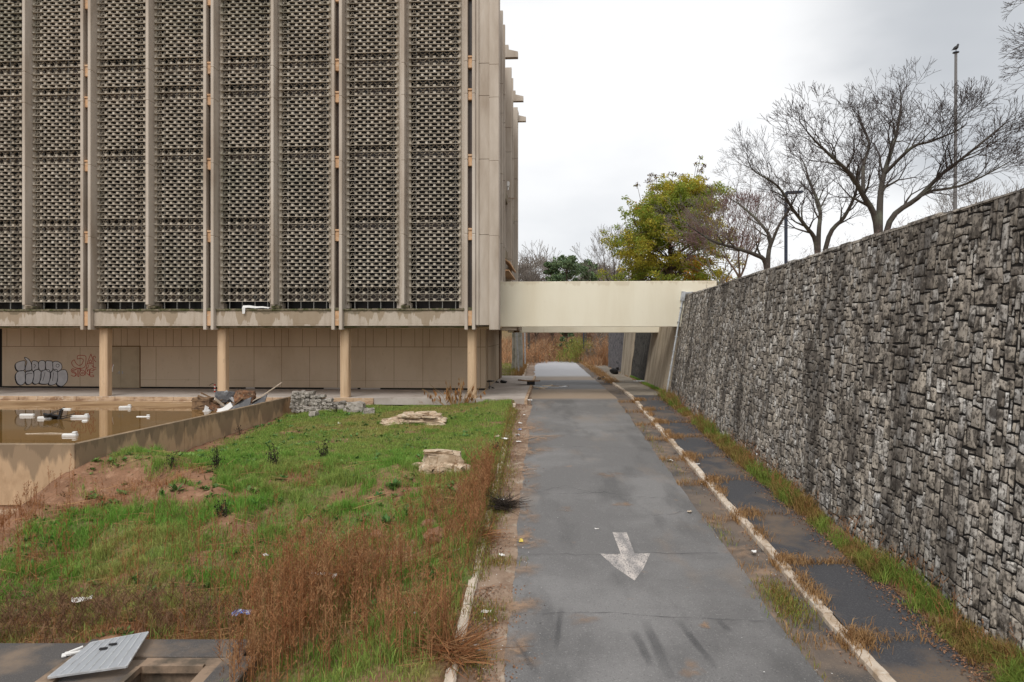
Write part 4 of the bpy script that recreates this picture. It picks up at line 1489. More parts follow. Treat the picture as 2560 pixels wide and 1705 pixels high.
# wall beyond: tan concrete and dark rubble panels under the bridge
def wall_seg(name, ya, yb, mt, dx, rough, cat_parent):
    n = max(2, int((yb - ya) / 0.25))
    m_ = 24
    ys_ = np.linspace(ya, yb, n)
    ts = np.linspace(0, 1, m_)
    Yg, Tg = np.meshgrid(ys_, ts, indexing='ij')
    out = -dx + rough * (fbm(Yg, Tg * 6, 0.35, 51) - 0.5)
    Pp = wall_p(Yg.ravel(), Tg.ravel(), out.ravel())
    i = np.arange(n * m_).reshape(n, m_)
    q = [np.stack([i[:-1, :-1], i[:-1, 1:], i[1:, 1:], i[1:, :-1]], -1).reshape(-1, 4)]
    # give it thickness: back sheet and caps
    Pb = Pp + np.array([0.8, 0, 0])
    ib = i + n * m_
    q.append(np.stack([ib[:-1, :-1], ib[1:, :-1], ib[1:, 1:], ib[:-1, 1:]], -1).reshape(-1, 4))
    for e in ((i[0], ib[0]), (ib[-1], i[-1])):
        q.append(np.stack([e[0][:-1], e[1][:-1], e[1][1:], e[0][1:]], -1))
    q.append(np.stack([i[:-1, -1], ib[:-1, -1], ib[1:, -1], i[1:, -1]], -1))
    o_ = np_mesh(name, np.concatenate([Pp, Pb]), q, mt, cat_parent)
    o_.location = RWL
    return o_


MT['darkrubble'] = mat('dark_rubble', (0.075, 0.07, 0.062), 0.9, [((0.02, 0.019, 0.018), 5, 0.5, 0.58, (1, 1, .6)), ((0.16, 0.15, 0.14), 9, 0.56, 0.68)], (8, 1.0, 0.08))
MT['greyrubble'] = mat('grey_rubble', (0.17, 0.16, 0.17), 0.9, [((0.05, 0.05, 0.055), 5, 0.5, 0.58, (1, 1, .6)), ((0.28, 0.27, 0.27), 9, 0.56, 0.68)], (8, 1.0, 0.08))
wall_seg('concrete_panel', 36.35, 45.0, MT['tanconc'], 0.05, 0.02, RW)
wall_seg('rubble_panel', 45.0, 51.5, MT['darkrubble'], 0.12, 0.12, RW)
wall_seg('concrete_panel', 51.5, 56.5, MT['tanconc'], 0.0, 0.02, RW)
wall_seg('rubble_panel', 56.5, 67.0, MT['greyrubble'], 0.10, 0.12, RW)

# drainpipe at the corner of the stone wall
DP = empty('drainpipe', (8.3, 36.2, 0), 0, 'thin galvanised drainpipe with a hopper down the end of the stone wall', 'drainpipe')
pa = Vector(wall_p(np.array([36.25]), np.array([0.02]), np.array([0.16]))[0])
pb = Vector(wall_p(np.array([36.25]), np.array([0.95]), np.array([0.16]))[0])
mb = MB()
mb.tube([pa, pb], 0.05, 8)
mb.build('pipe', MT['galv'], DP, loc=(-8.3, -36.2, 0))
mb = MB()
mb.obox(pb + Vector((0.02, 0, 0.22)), (0.2, 0.2, 0.5), (0, R(9), 0))
mb.obox(pb + Vector((0.3, 0, 0.40)), (0.5, 0.12, 0.08), (0, R(-4), 0))
mb.build('hopper', MT['galv'], DP, loc=(-8.3, -36.2, 0))
for k in range(7):
    c = pa.lerp(pb, (k + .5) / 7)
    mb = MB()
    mb.obox(c, (0.16, 0.13, 0.035), (0, R(9), 0))
    mb.build('bracket', MT['galv'], DP, loc=(-8.3, -36.2, 0))

# ================================================================== POOL
PW = empty('pool_wall', (PC[0], PC[1], 0), 0, 'low tan concrete wall holding in the murky pool', 'wall')
pl = (-PC[0], -PC[1], 0)
ZPW = 0.13
mb = MB()
mb.cbox((-60, PC[1], -1.66), (PC[0] + 0.0, PC[1] + 0.22, ZPW), 0.015)
o = mb.build('front_panel', MT['poolwall'], PW, loc=pl)
dirw = Vector((PE[0] - PC[0], PE[1] - PC[1], 0)).normalized()
nrw = Vector((-dirw.y, dirw.x, 0))
L_ = (Vector((PE[0], PE[1], 0)) - Vector((PC[0], PC[1], 0))).length
for a, b in ((0.0, 5.35), (5.37, 11.2), (11.22, L_ - 0.02)):
    c0, c1 = Vector((PC[0], PC[1], 0)) + dirw * a, Vector((PC[0], PC[1], 0)) + dirw * b
    c0 += Vector((0.02, 0, 0))
    c1 += Vector((0.02, 0, 0))
    c2, c3 = c1 + nrw * 0.2, c0 + nrw * 0.2
    if a == 0.0: c3 = c3 + dirw * 0.26
    mb = MB()
    mb.prism([tuple(c0[:2]), tuple(c1[:2]), tuple(c2[:2]), tuple(c3[:2])], -1.9, ZPW + (0.0 if a < 11 else 0.02))
    mb.build('side_panel', MT['poolwall'], PW, loc=pl)
mb = MB()
mb.box((-60, PC[1] - 0.25, -2.6), (PC[0] - 0.5, PC[1] + 0.3, -1.75))
mb.build('footing', MT['plaza_edge'], PW, loc=pl)
# water and silt
mb = MB()
mb.add([(-60, PC[1] + .2, -0.36), (PC[0] + .0, PC[1] + .2, -0.36), (PE[0] - .1, PE[1] - .5, -0.36), (-60, 39, -0.36)], [(0, 1, 2, 3)])
tag(mb.build('water', MT['water']), kind='structure')
xs = np.linspace(0, 1, 90)
ys = np.linspace(19.95, 36.6, 60)
XX, YY = np.meshgrid(xs, ys)
XX = -45 + (Xpw(YY) - 0.06 + 45) * XX
edge = 35.0 + 0.0586 * (-2.06 - XX)
ZZ = -0.95 + 0.72 * sstep(7.0, 0.3, edge - YY + 1.6 * (fbm(XX, YY, 2.5, 61) - .5)) + 0.03 * (fbm(XX, YY, 0.5, 62) - .5) + 0.05 * np.exp(-(((XX + 13.2) / 2.2) ** 2 + ((YY - 33.2) / 2.0) ** 2))
i = np.arange(XX.size).reshape(XX.shape)
q = np.stack([i[:-1, :-1], i[:-1, 1:], i[1:, 1:], i[1:, :-1]], -1).reshape(-1, 4)
tag(np_mesh('pool_bed', np.stack([XX, YY, ZZ], -1).reshape(-1, 3), [q], MT['silt'], smooth=True), kind='structure')

# ================================================================== GRASS AND WEEDS (stuff)
def blades(name, X, Y, Z, h, w, lean, mt, tone_=None, bend=0.5):
    n = len(X)
    az = rng.uniform(0, 2 * np.pi, n)
    fa = rng.uniform(0, 2 * np.pi, n)
    lx, ly = np.cos(az) * lean * h, np.sin(az) * lean * h
    wx, wy = np.cos(fa) * w / 2, np.sin(fa) * w / 2
    V = np.zeros((n, 5, 3))
    V[:, 0] = np.stack([X - wx, Y - wy, Z - 0.01], -1)
    V[:, 1] = np.stack([X + wx, Y + wy, Z - 0.01], -1)
    mx_, my_ = X + lx * (1 - bend) * .6, Y + ly * (1 - bend) * .6
    V[:, 2] = np.stack([mx_ + wx * .8, my_ + wy * .8, Z + h * 0.58], -1)
    V[:, 3] = np.stack([mx_ - wx * .8, my_ - wy * .8, Z + h * 0.58], -1)
    V[:, 4] = np.stack([X + lx, Y + ly, Z + h * np.sqrt(np.clip(1 - (lean * .8) ** 2, .1, 1))], -1)
    b = np.arange(n)[:, None] * 5
    q = b + np.array([0, 1, 2, 3])
    t = b + np.array([3, 2, 4])
    c = None if tone_ is None else np.repeat(tone_, 5)
    return tag(np_mesh(name, V.reshape(-1, 3), [q, t], mt, col=c), kind='stuff')


def blocked(X, Y):
    return (X < Xpw(np.clip(Y, 19.9, 36)) + 0.22) & (Y > 19.7) | ((X > -9.3) & (X < -4.55) & (Y < 11.85))


# lawn and rough bank
n = 640000
X = rng.uniform(-14.5, 0.9, n)
Y = rng.uniform(9.0, 34.7, n)
tf = turf(X, Y)
clump = fbm(X, Y, 0.45, 71)
keep = (rng.random(n) < tf * (0.35 + 0.65 * sstep(0.35, 0.6, clump))) & (X < Xlc(Y) - 0.22) & (~blocked(X, Y))
keep &= rng.random(n) < np.where(Y > 22, 0.62, 0.95)
X, Y = X[keep], Y[keep]
clump = clump[keep]
rough_ = sstep(23.5, 19.5, Y)
h = (0.05 + 0.06 * rng.random(len(X))) * (1 - rough_) + rough_ * (0.09 + 0.17 * rng.random(len(X))) * (0.6 + 0.9 * sstep(0.45, 0.75, clump))
tuft = sstep(0.70, 0.82, fbm(X, Y, 0.8, 91))
h = h * (1 + 0.9 * tuft)
dry = np.clip(0.04 + 0.20 * sstep(22.5, 25, Y) + 0.6 * sstep(0.50, 0.72, fbm(X, Y, 2.2, 81)) * (1 - 0.5 * tuft) - 0.25 * tuft + 0.35 * (rng.random(len(X)) < 0.16) + 0.2 * sstep(13.5, 12.0, Y) + 0.25 * sstep(-1.8, -0.7, X - .04 * (Y - 12)) * rough_, 0, 1)
blades('lawn_grass', X, Y, lawn(X, Y), h, 0.010 + 0.007 * rng.random(len(X)) + 0.004 * (Y > 22), rng.uniform(0.15, 0.75, len(X)), MT['grass'], dry)

# matted dead grass on the near bank
n = 90000
X = rng.uniform(-13, -0.3, n)
Y = rng.uniform(9.5, 20.5, n)
p = sstep(0.54, 0.70, fbm(X, Y, 1.2, 101)) * 0.5 + sstep(14.0, 12.6, Y) * 0.9 * sstep(-4.6, -5.6, X) + 0.3 * sstep(-2.0, -0.7, X - .04 * (Y - 12)) * sstep(13, 15, Y)
k = (rng.random(n) < p) & (~blocked(X, Y)) & (X < Xlc(Y) - 0.1)
X, Y = X[k], Y[k]
blades('dead_grass', X, Y, lawn(X, Y), rng.uniform(0.08, 0.26, len(X)), 0.010, rng.uniform(0.5, 1.1, len(X)), MT['weed'], rng.random(len(X)))


# broad-leaved weeds and fallen stems mixed into the rough grass
n = 1500
X = rng.uniform(-12.5, -0.6, n)
Y = rng.uniform(11.5, 33, n)
k = (X < Xlc(Y) - .3) & (~blocked(X, Y)) & (fbm(X, Y, 1.4, 301) > .46)
X, Y = X[k], Y[k]
Z = lawn(X, Y)
V, Q, T = [], [], []
for x, y, z in zip(X, Y, Z):
    s_ = rng.uniform(.08, .24)
    tn_ = rng.random() * .7
    for q in range(int(rng.integers(7, 14))):
        a = rng.uniform(0, 6.283)
        el = rng.uniform(.2, 1.0)
        l = s_ * rng.uniform(.6, 1.1)
        d = np.array([math.cos(a) * math.cos(el), math.sin(a) * math.cos(el), math.sin(el)])
        sd_ = np.array([-math.sin(a), math.cos(a), 0]) * l * rng.uniform(.16, .28)
        o_ = np.array([x, y, z])
        b = len(V)
        V += [o_, o_ + d * l * .55 + sd_, o_ + d * l - np.array([0, 0, l * .15]), o_ + d * l * .55 - sd_]
        Q.append((b, b + 1, b + 2, b + 3))
        T += [tn_] * 4
tag(np_mesh('broadleaf_weeds', np.array(V), [np.array(Q)], mat('broad_leaf', (0.085, 0.20, 0.055), 0.65, tone=(0.20, 0.28, 0.06), island=.4, trans=.3), col=np.array(T)), kind='stuff')
n = 1500
X = rng.uniform(-13, -0.5, n)
Y = 11.9 + 9 * rng.random(n) ** 1.5
k = (X < Xlc(Y) - .2) & (~blocked(X, Y))
X, Y = X[k], Y[k]
a = rng.normal(.2, .8, len(X))
l = rng.uniform(.25, .95, len(X))
X2, Y2_ = X + np.cos(a) * l, Y + np.sin(a) * l * .5
k = (X2 < Xlc(Y2_) - .1) & (~blocked(X2, Y2_)) & (Y2_ > 11.95)
P0s = np.stack([X, Y, lawn(X, Y) + rng.uniform(.04, .16, len(X))], -1)[k]
P1s = np.stack([X2, Y2_, lawn(X2, Y2_) + rng.uniform(.05, .22, len(X))], -1)[k]
FALLEN = (P0s, P1s, np.full(len(P0s), .011), np.full(len(P0s), .006))


# tall rust-coloured weeds
def ribbons(name, segs, mt, tone_):
    """segs: arrays p0, p1, w0, w1 of thin crossed ribbons"""
    p0, p1, w0, w1 = segs
    n = len(p0)
    d = p1 - p0
    rv = rng.normal(size=(n, 3))
    s = np.cross(d, rv)
    s /= np.linalg.norm(s, axis=1, keepdims=True) + 1e-9
    V = np.stack([p0 - s * w0[:, None] / 2, p0 + s * w0[:, None] / 2, p1 + s * w1[:, None] / 2, p1 - s * w1[:, None] / 2], 1)
    q = np.arange(n * 4).reshape(n, 4)
    return np_mesh(name, V.reshape(-1, 3), [q], mt, col=np.repeat(tone_, 4))


def weed_segs(X, Y, Z, H, nb=16, spread=0.34, lean=0.18, w=0.009, fluff=True):
    P0_, P1_, W0_, W1_, T_ = [], [], [], [], []
    for x, y, z, hh in zip(X, Y, Z, H):
        az = rng.uniform(0, 6.283)
        ln = rng.normal(0, lean)
        dx, dy = math.cos(az) * ln, math.sin(az) * ln
        ts = np.linspace(0, 1, 5)
        px = x + dx * hh * ts ** 1.6
        py = y + dy * hh * ts ** 1.6
        pz = z + hh * ts
        pp_ = np.stack([px, py, pz], -1)
        tn = rng.random()
        for a in range(4):
            P0_.append(pp_[a]); P1_.append(pp_[a + 1])
            W0_.append(w * (1.25 - 0.2 * a)); W1_.append(w * (1.05 - .2 * a)); T_.append(tn)
        m_ = rng.integers(nb // 2, nb + 1)
        for b in range(m_):
            t = rng.uniform(0.35, 1.0)
            i = min(int(t * 4), 3)
            base = pp_[i] + (pp_[i + 1] - pp_[i]) * (t * 4 - i)
            a2 = rng.uniform(0, 6.283)
            l = spread * hh * rng.uniform(0.35, 1.0) * (1.15 - 0.75 * t)
            tip = base + np.array([math.cos(a2) * l * .62, math.sin(a2) * l * .62, l * 0.8])
            P0_.append(base); P1_.append(tip); W0_.append(w * .7); W1_.append(w * .5); T_.append(tn)
            if fluff:
                for c in range(rng.integers(2, 5)):
                    tt_ = rng.uniform(0.35, 1)
                    b2 = base + (tip - base) * tt_
                    a3 = rng.uniform(0, 6.283)
                    l2 = l * rng.uniform(.2, .5)
                    P0_.append(b2); P1_.append(b2 + np.array([math.cos(a3) * l2 * .7, math.sin(a3) * l2 * .7, l2 * rng.uniform(.1, .9)]))
                    W0_.append(w * .55); W1_.append(w * .5); T_.append(min(1, tn + .25))
    return (np.array(P0_), np.array(P1_), np.array(W0_), np.array(W1_)), np.array(T_)


tag(ribbons('fallen_stems', FALLEN, MT['straw'], rng.random(len(FALLEN[0]))), kind='stuff')


def patch(n, cx, cy, sx, sy):
    X = rng.normal(cx, sx, n)
    Y = rng.normal(cy, sy, n)
    k = (X < Xlc(Y) - 0.15) & (~blocked(X, Y))
    return X[k], Y[k]


xs_, ys_ = [], []
for n, cx, cy, sx, sy in ((300, -3.9, 12.6, 0.70, 0.8), (230, -2.9, 13.2, 0.85, 0.8), (170, -4.1, 11.2, 0.45, 0.6), (130, -2.4, 11.2, 0.8, 0.6), (90, -1.3, 10.8, 0.35, 0.5), (90, -5.0, 14.2, 0.8, 0.8), (70, -3.6, 14.8, 1.0, .7)):
    a, b = patch(n, cx, cy, sx, sy)
    xs_.append(a); ys_.append(b)
X, Y = np.concatenate(xs_), np.concatenate(ys_)
H = rng.uniform(0.65, 1.55, len(X)) * (0.8 + 0.5 * np.exp(-(((X + 3.6) / 1.1) ** 2 + ((Y - 12.6) / 1.3) ** 2)))
sg, tn = weed_segs(X, Y, lawn(X, Y), H, 13, 0.24, 0.09, 0.0125)
tag(ribbons('tall_weeds', sg, MT['weed'], tn), kind='stuff')
xs_, ys_ = [], []
for n, cx, cy, sx, sy in ((190, -0.90, 17.0, 0.26, 1.4), (150, -0.72, 19.4, 0.25, 1.2), (60, -1.1, 14.8, 0.3, 0.9), (70, -1.9, 16.6, 0.5, .9)):
    a, b = patch(n, cx, cy, sx, sy)
    xs_.append(a); ys_.append(b)
X, Y = np.concatenate(xs_), np.concatenate(ys_)
sg, tn = weed_segs(X, Y, lawn(X, Y), rng.uniform(0.4, 1.0, len(X)), 14, 0.34, 0.3, 0.012)
tag(ribbons('roadside_weeds', sg, MT['weed'], np.clip(tn * .7 + .1, 0, 1)), kind='stuff')
xs_, ys_ = [], []
for n, cx, cy, sx, sy in ((55, -9.6, 14.6, 1.6, 0.9), (36, -7.4, 15.2, 0.9, 0.8), (36, -11.0, 16.3, 1.0, .8), (24, -12.0, 17.4, 0.8, 0.9), (25, -6.0, 15.8, 1.0, .8), (120, -13.2, 17.8, 0.5, .8), (70, -13.2, 16.4, .5, .8)):
    a, b = patch(n, cx, cy, sx, sy)
    xs_.append(a); ys_.append(b)
X, Y = np.concatenate(xs_), np.concatenate(ys_)
sg, tn = weed_segs(X, Y, zg(X, Y), rng.uniform(0.5, 1.25, len(X)) * np.where(X < -11.6, .55, 1), 14, 0.24, 0.12, 0.0115)
tag(ribbons('sparse_weeds', sg, MT['weed'], np.clip(tn * .5, 0, 1)), kind='stuff')

n = 430
X = rng.uniform(-12.5, -4.9, n)
Y = 12.0 + np.abs(rng.normal(0, .75, n))
k = (~blocked(X, Y))
X, Y = X[k], Y[k]
sg, tn = weed_segs(X, Y, zg(X, Y), rng.uniform(.25, .75, len(X)), 15, .55, .45, .0105)
tag(ribbons('dark_dead_brush', sg, mat('dark_dead_weed', (0.13, 0.065, 0.035), 0.95, tone=(0.22, 0.13, 0.075), island=.4), tn), kind='stuff')

# verge along the wall foot
n = 46000
Y = 9.0 + 36.0 * rng.random(n) ** 1.5
X = Xrc(Y) + 1.38 + (Xwb(Y) - Xrc(Y) - 1.33) * rng.beta(1.9, 1.4, n)
gr = fbm(X, Y, 0.7, 121)
k = (rng.random(n) < sstep(0.30, 0.62, gr + .12 * rng.random(n)))
X, Y, gr = X[k], Y[k], gr[k]
tone_ = np.clip(sstep(0.60, 0.42, fbm(X, Y, 0.9, 131)) * 0.75 + 0.35 * (rng.random(len(X)) < .25), 0, 1) * np.where(Y > 37, 0.2, 1)
hb = np.where(Y > 37, 0.10, 1.0)
blades('verge_grass', X, Y, zg(X, Y) + .0, rng.uniform(0.06, 0.40, len(X)) * np.maximum(hb, .3) * (.55 + .9 * sstep(.35, .7, fbm(X, Y, .8, 141))), 0.0115, rng.uniform(0.3, 1.1, len(X)), MT['verge'], tone_)
n = 420
Y = 9.5 + 27 * rng.random(n) ** 1.2
X = Xrc(Y) + 1.6 + (Xwb(Y) - Xrc(Y) - 1.55) * rng.random(n)
k = vn(X, Y, 1.8, 143) > .38
X, Y = X[k], Y[k]
n = 6000
Yf = rng.uniform(37.5, 57, n)
Xf = Xrc(Yf) + 2.0 + (Xwb(Yf) - Xrc(Yf) - 1.9) * rng.random(n)
blades('bridge_verge_grass', Xf, Yf, zg(Xf, Yf), rng.uniform(.05, .16, n), .022, rng.uniform(.2, .7, n), MT['grass'], rng.random(n) * .25)
sg, tn = weed_segs(X, Y, zg(X, Y), rng.uniform(.25, .75, len(X)), 9, .35, .35, .009)
tag(ribbons('verge_weeds', sg, MT['weed'], tn), kind='stuff')
# dry straw on the joints of pavement, kerb and gutter
xs_, ys_, zs_ = [], [], []
JY = np.arange(10.9, 37, 3.05)
for jy in JY:
    for n, x0_, x1_, sy in ((260, .15, 2.0, .05), (300, -.08, 0.35, .16), (150, -.85, 0.05, .14), (260, -.1, 0.6, .22)):
        n = int(n * rnd.uniform(.25, 1.35))
        yy = jy + rng.normal(0, sy, n) + rnd.uniform(-.15, .15)
        xx = Xrc(yy) + rng.uniform(x0_, x1_, n)
        xs_.append(xx); ys_.append(yy)
        zs_.append(zr(yy) + np.where(xx > Xrc(yy), 0.13, 0.02))
for jy in (12.4, 13.0, 15.6, 19, 22.5, 27.0, 31):
    n = 200
    yy = jy + rng.normal(0, .25, n)
    xx = Xrc(yy) + rng.normal(.14, .10, n)
    xs_.append(xx); ys_.append(yy); zs_.append(zr(yy) + np.where(xx > Xrc(yy), 0.13, 0.02))
X, Y, Z = map(np.concatenate, (xs_, ys_, zs_))
blades('dry_grass_tufts', X, Y, Z, rng.uniform(0.06, 0.24, len(X)), 0.011, rng.uniform(0.6, 1.15, len(X)), MT['straw'], rng.random(len(X)))
# green and brown growth at the asphalt's edges
xs_, ys_ = [], []
for jy, off, n, sx, sy in ((12.6, -.45, 900, .16, .35), (12.0, -.4, 500, .2, .3), (16.0, -.6, 120, .1, .6), (22, -.5, 90, .1, 1.2), (11, -.75, 120, .05, 1), (26, -.6, 200, .1, 2)):
    yy = jy + rng.normal(0, sy, n)
    xs_.append(Xrc(yy) + off + rng.normal(0, sx, n)); ys_.append(yy)
for jy, off, n, sx, sy in ((11.9, .25, 500, .2, .25), (14.2, .35, 320, .2, .15), (17.5, .2, 300, .15, .6), (21, .3, 200, .15, .8), (10.4, .2, 300, .2, .3)):
    yy = jy + rng.normal(0, sy, n)
    xs_.append(Xlc(yy) + off + rng.normal(0, sx, n)); ys_.append(yy)
X, Y = map(np.concatenate, (xs_, ys_))
k = np.abs(X - Xrc(Y)) > 0.03
X, Y = X[k], Y[k]
n = 9000
Yk = rng.uniform(11.5, 33, n)
Xk = Xlc(Yk) + rng.normal(-.08, .14, n)
kk = (fbm(Yk, Yk * 0 + 2, 2.4, 41) > .40) | (rng.random(n) < .12)
Xk, Yk = Xk[kk], Yk[kk]
X, Y = np.concatenate([X, Xk]), np.concatenate([Y, Yk])
blades('edge_grass', X, Y, np.where((X < Xlc(Y) - .12), lawn(X, Y), zr(Y) + np.where(np.abs(X - Xlc(Y) + .06) < .09, .10, 0.02)), rng.uniform(0.04, 0.16, len(X)), 0.011, rng.uniform(0.3, 1.0, len(X)), MT['verge'], np.clip(rng.random(len(X)) * 1.2, 0, 1))


# leaf litter and crumbs
def litter(name, X, Y, Z, size, mt, tilt=0.5):
    n = len(X)
    a = rng.uniform(0, 6.283, n)
    s = size
    t1 = rng.normal(0, tilt, n)
    t2 = rng.normal(0, tilt, n)
    ca, sa = np.cos(a), np.sin(a)
    U = np.stack([ca * s, sa * s, t1 * s], -1)
    W = np.stack([-sa * s * .6, ca * s * .6, t2 * s * .6], -1)
    C = np.stack([X, Y, Z + 0.012 + np.abs(t1) * s * .5 + np.abs(t2) * s * .3], -1)
    V = np.stack([C - U, C + W, C + U, C - W], 1)
    return tag(np_mesh(name, V.reshape(-1, 3), [np.arange(4 * n).reshape(n, 4)], mt, col=np.repeat(rng.random(n), 4)), kind='stuff')


n = 11000
Y = 9.5 + 26 * rng.random(n) ** 1.3
X = Xlc(Y) + rng.gamma(1.8, 0.19, n) - 0.12
k = (vn(X, Y, .9, 151) > 0.30)
X, Y = X[k], Y[k]
xs_, ys_, zs_ = [X], [Y], [zr(Y) + .005]
n = 11000
Y = 9.5 + 27 * rng.random(n) ** 1.4
X = Xrc(Y) + 0.95 + 0.85 * rng.beta(3.2, 1.1, n)
xs_.append(X); ys_.append(Y); zs_.append(zr(Y) + .128)
n = 1500
Y = 9.5 + 27 * rng.random(n)
X = Xrc(Y) - np.abs(rng.normal(0, .14, n)) - .02
k = vn(X, Y, 1.2, 161) > 0.5
xs_.append(X[k]); ys_.append(Y[k]); zs_.append(zr(Y[k]) + .004)
X, Y, Z = map(np.concatenate, (xs_, ys_, zs_))
litter('leaf_litter', X, Y, Z, rng.uniform(0.010, 0.026, len(X)), MT['leaflitter'])
n = 260
Y = 10 + 26 * rng.random(n) ** 1.3
X = np.where(rng.random(n) < .6, Xlc(Y) + rng.gamma(1.5, .35, n), Xrc(Y) - rng.gamma(1.3, .4, n))
k = (X > Xlc(Y) + .1) & (X < Xrc(Y) - .1)
litter('white_crumbs', X[k], Y[k], zr(Y[k]) + .04, rng.uniform(0.008, 0.018, k.sum()), MT['paper'], .2)
# clods on the earth slip and slope
n = 2600
X = rng.uniform(-12.6, -1.0, n)
Y = rng.uniform(13.5, 30, n)
k = (turf(X, Y) < 0.35) & (~blocked(X, Y)) & (X < Xlc(Y) - .2)
X, Y = X[k], Y[k]
litter('earth_clods', X, Y, lawn(X, Y) - .01, rng.uniform(0.015, 0.06, len(X)), MT['ground'], .9)

# ================================================================== TREES
class Tree:
    def __init__(self, seed):
        self.r = random.Random(seed)
        self.br = []          # (points, radii, level)

    def grow(self, p, d, L, rad, lvl, mx, up=0.15, wob=0.22, split=(2, 3), ang=(18, 38), ratio=(0.66, 0.86), rr=0.70, side=1, minr=0.004, flat=1.0):
        r = self.r
        n = 4 if lvl < mx - 1 else 3
        pts, rads = [Vector(p)], [rad]
        d = Vector(d).normalized()
        for i in range(n):
            ww = wob * (1.0 if lvl < 3 else .55)
            d = d + Vector((r.gauss(0, ww), r.gauss(0, ww), r.gauss(0, ww * .8))) * 0.55
            d.z += up * (0.5 if lvl < 2 else 1) * 0.4
            d.normalize()
            pts.append(pts[-1] + d * (L / n))
            rads.append(max(minr, rad * (1 - 0.30 * (i + 1) / n)))
        self.br.append((pts, rads, lvl))
        if lvl >= mx: return
        k = r.randint(*split)
        base = r.uniform(0, 6.283)
        for i in range(k):
            a = R(r.uniform(*ang))
            az = base + i * 6.283 / k + r.uniform(-.5, .5)
            ax = d.orthogonal().normalized()
            ax = Matrix.Rotation(az, 3, d) @ ax
            nd = Matrix.Rotation(a, 3, ax) @ d
            nd.z *= flat
            self.grow(pts[-1], nd, L * r.uniform(*ratio), max(minr, rads[-1] * (rr + r.uniform(-.05, .1))), lvl + 1, mx, up, wob, split, ang, ratio, rr, side, minr, flat)
        for s in range(side):
            j = r.randint(1, n - 1)
            if lvl < 1: continue
            ax = Matrix.Rotation(r.uniform(0, 6.283), 3, d) @ d.orthogonal().normalized()
            nd = Matrix.Rotation(R(r.uniform(35, 65)), 3, ax) @ d
            lv = min(mx, lvl + 2)
            self.grow(pts[j], nd, L * r.uniform(.45, .7), max(minr, rads[j] * .42), lv, mx, up, wob, split, ang, ratio, rr, 0, minr, flat)

    def limb(self, pts, r0, r1):
        """a hand-placed limb; returns its end and direction"""
        P_ = [Vector(p) for p in pts]
        n = len(P_)
        out = []
        for i in range(n - 1):
            for j in range(4):
                t = j / 4
                p0, p1, p2, p3 = P_[max(i - 1, 0)], P_[i], P_[i + 1], P_[min(i + 2, n - 1)]
                out.append(0.5 * ((2 * p1) + (p2 - p0) * t + (2 * p0 - 5 * p1 + 4 * p2 - p3) * t * t + (3 * p1 - 3 * p2 + p3 - p0) * t ** 3))
        out.append(P_[-1])
        m_ = len(out)
        rads = [r0 + (r1 - r0) * i / (m_ - 1) for i in range(m_)]
        self.br.append((out, rads, 0))
        return out, rads

    def mesh(self, lo, hi):
        V, Q = [], []
        base = 0
        for pts, rads, lvl in self.br:
            if not (lo <= lvl <= hi): continue
            k = 8 if rads[0] > .05 else (5 if rads[0] > .02 else 3)
            P_ = np.array([tuple(p) for p in pts])
            n = len(P_)
            D_ = np.gradient(P_, axis=0)
            D_ /= np.linalg.norm(D_, axis=1, keepdims=True) + 1e-9
            ref = np.array([0.31, 0.17, 0.93]) if abs(D_[0][2]) < .8 else np.array([0.9, 0.3, 0.1])
            A = np.cross(D_, ref)
            A /= np.linalg.norm(A, axis=1, keepdims=True) + 1e-9
            Bv = np.cross(D_, A)
            t = np.arange(k) * 2 * np.pi / k
            rr_ = np.array(rads)[:, None, None]
            ring = P_[:, None, :] + rr_ * (A[:, None, :] * np.cos(t)[None, :, None] + Bv[:, None, :] * np.sin(t)[None, :, None])
            V.append(ring.reshape(-1, 3))
            i = np.arange(n * k).reshape(n, k) + base
            j = np.roll(i, -1, axis=1)
            Q.append(np.stack([i[:-1], j[:-1], j[1:], i[1:]], -1).reshape(-1, 4))
            base += n * k
        return np.concatenate(V), np.concatenate(Q)

    def make(self, name, loc, label, group, m_trunk, m_twig, cut=3, cat='tree'):
        E = empty(name, loc, 0, label, cat, group)
        hi = max(b[2] for b in self.br)
        V, Q = self.mesh(0, cut)
        o = np_mesh('trunk', V - np.array(loc), [Q], m_trunk, E, smooth=True)
        if hi > cut:
            V, Q = self.mesh(cut + 1, hi)
            o = np_mesh('crown', V - np.array(loc), [Q], m_twig, E, smooth=True)
        return E


def sprout(t, out, rads, idxs, spread, L, mx, side=1, lvl=2, up=0.08, ang=(14, 36)):
    """let branches leave a hand-placed limb at the given points"""
    for i in idxs:
        d = (out[min(i + 1, len(out) - 1)] - out[max(i - 1, 0)]).normalized()
        ax = Matrix.Rotation(t.r.uniform(0, 6.283), 3, d) @ d.orthogonal().normalized()
        nd = Matrix.Rotation(R(t.r.uniform(*spread)), 3, ax) @ d
        nd.z = abs(nd.z) * .7 + .2
        t.grow(out[i], nd, L * t.r.uniform(.8, 1.15), max(.010, rads[i] * .5), lvl, mx, up=up, side=side, ang=ang, minr=.0052)


WALLTREES = 'bare trees above the stone wall'
# --- the big bare tree
YT = 22.0
def W(dx, dy, Yd):      # display pixel -> world at distance Yd
    return at(dx * D, dy * D, Yd)


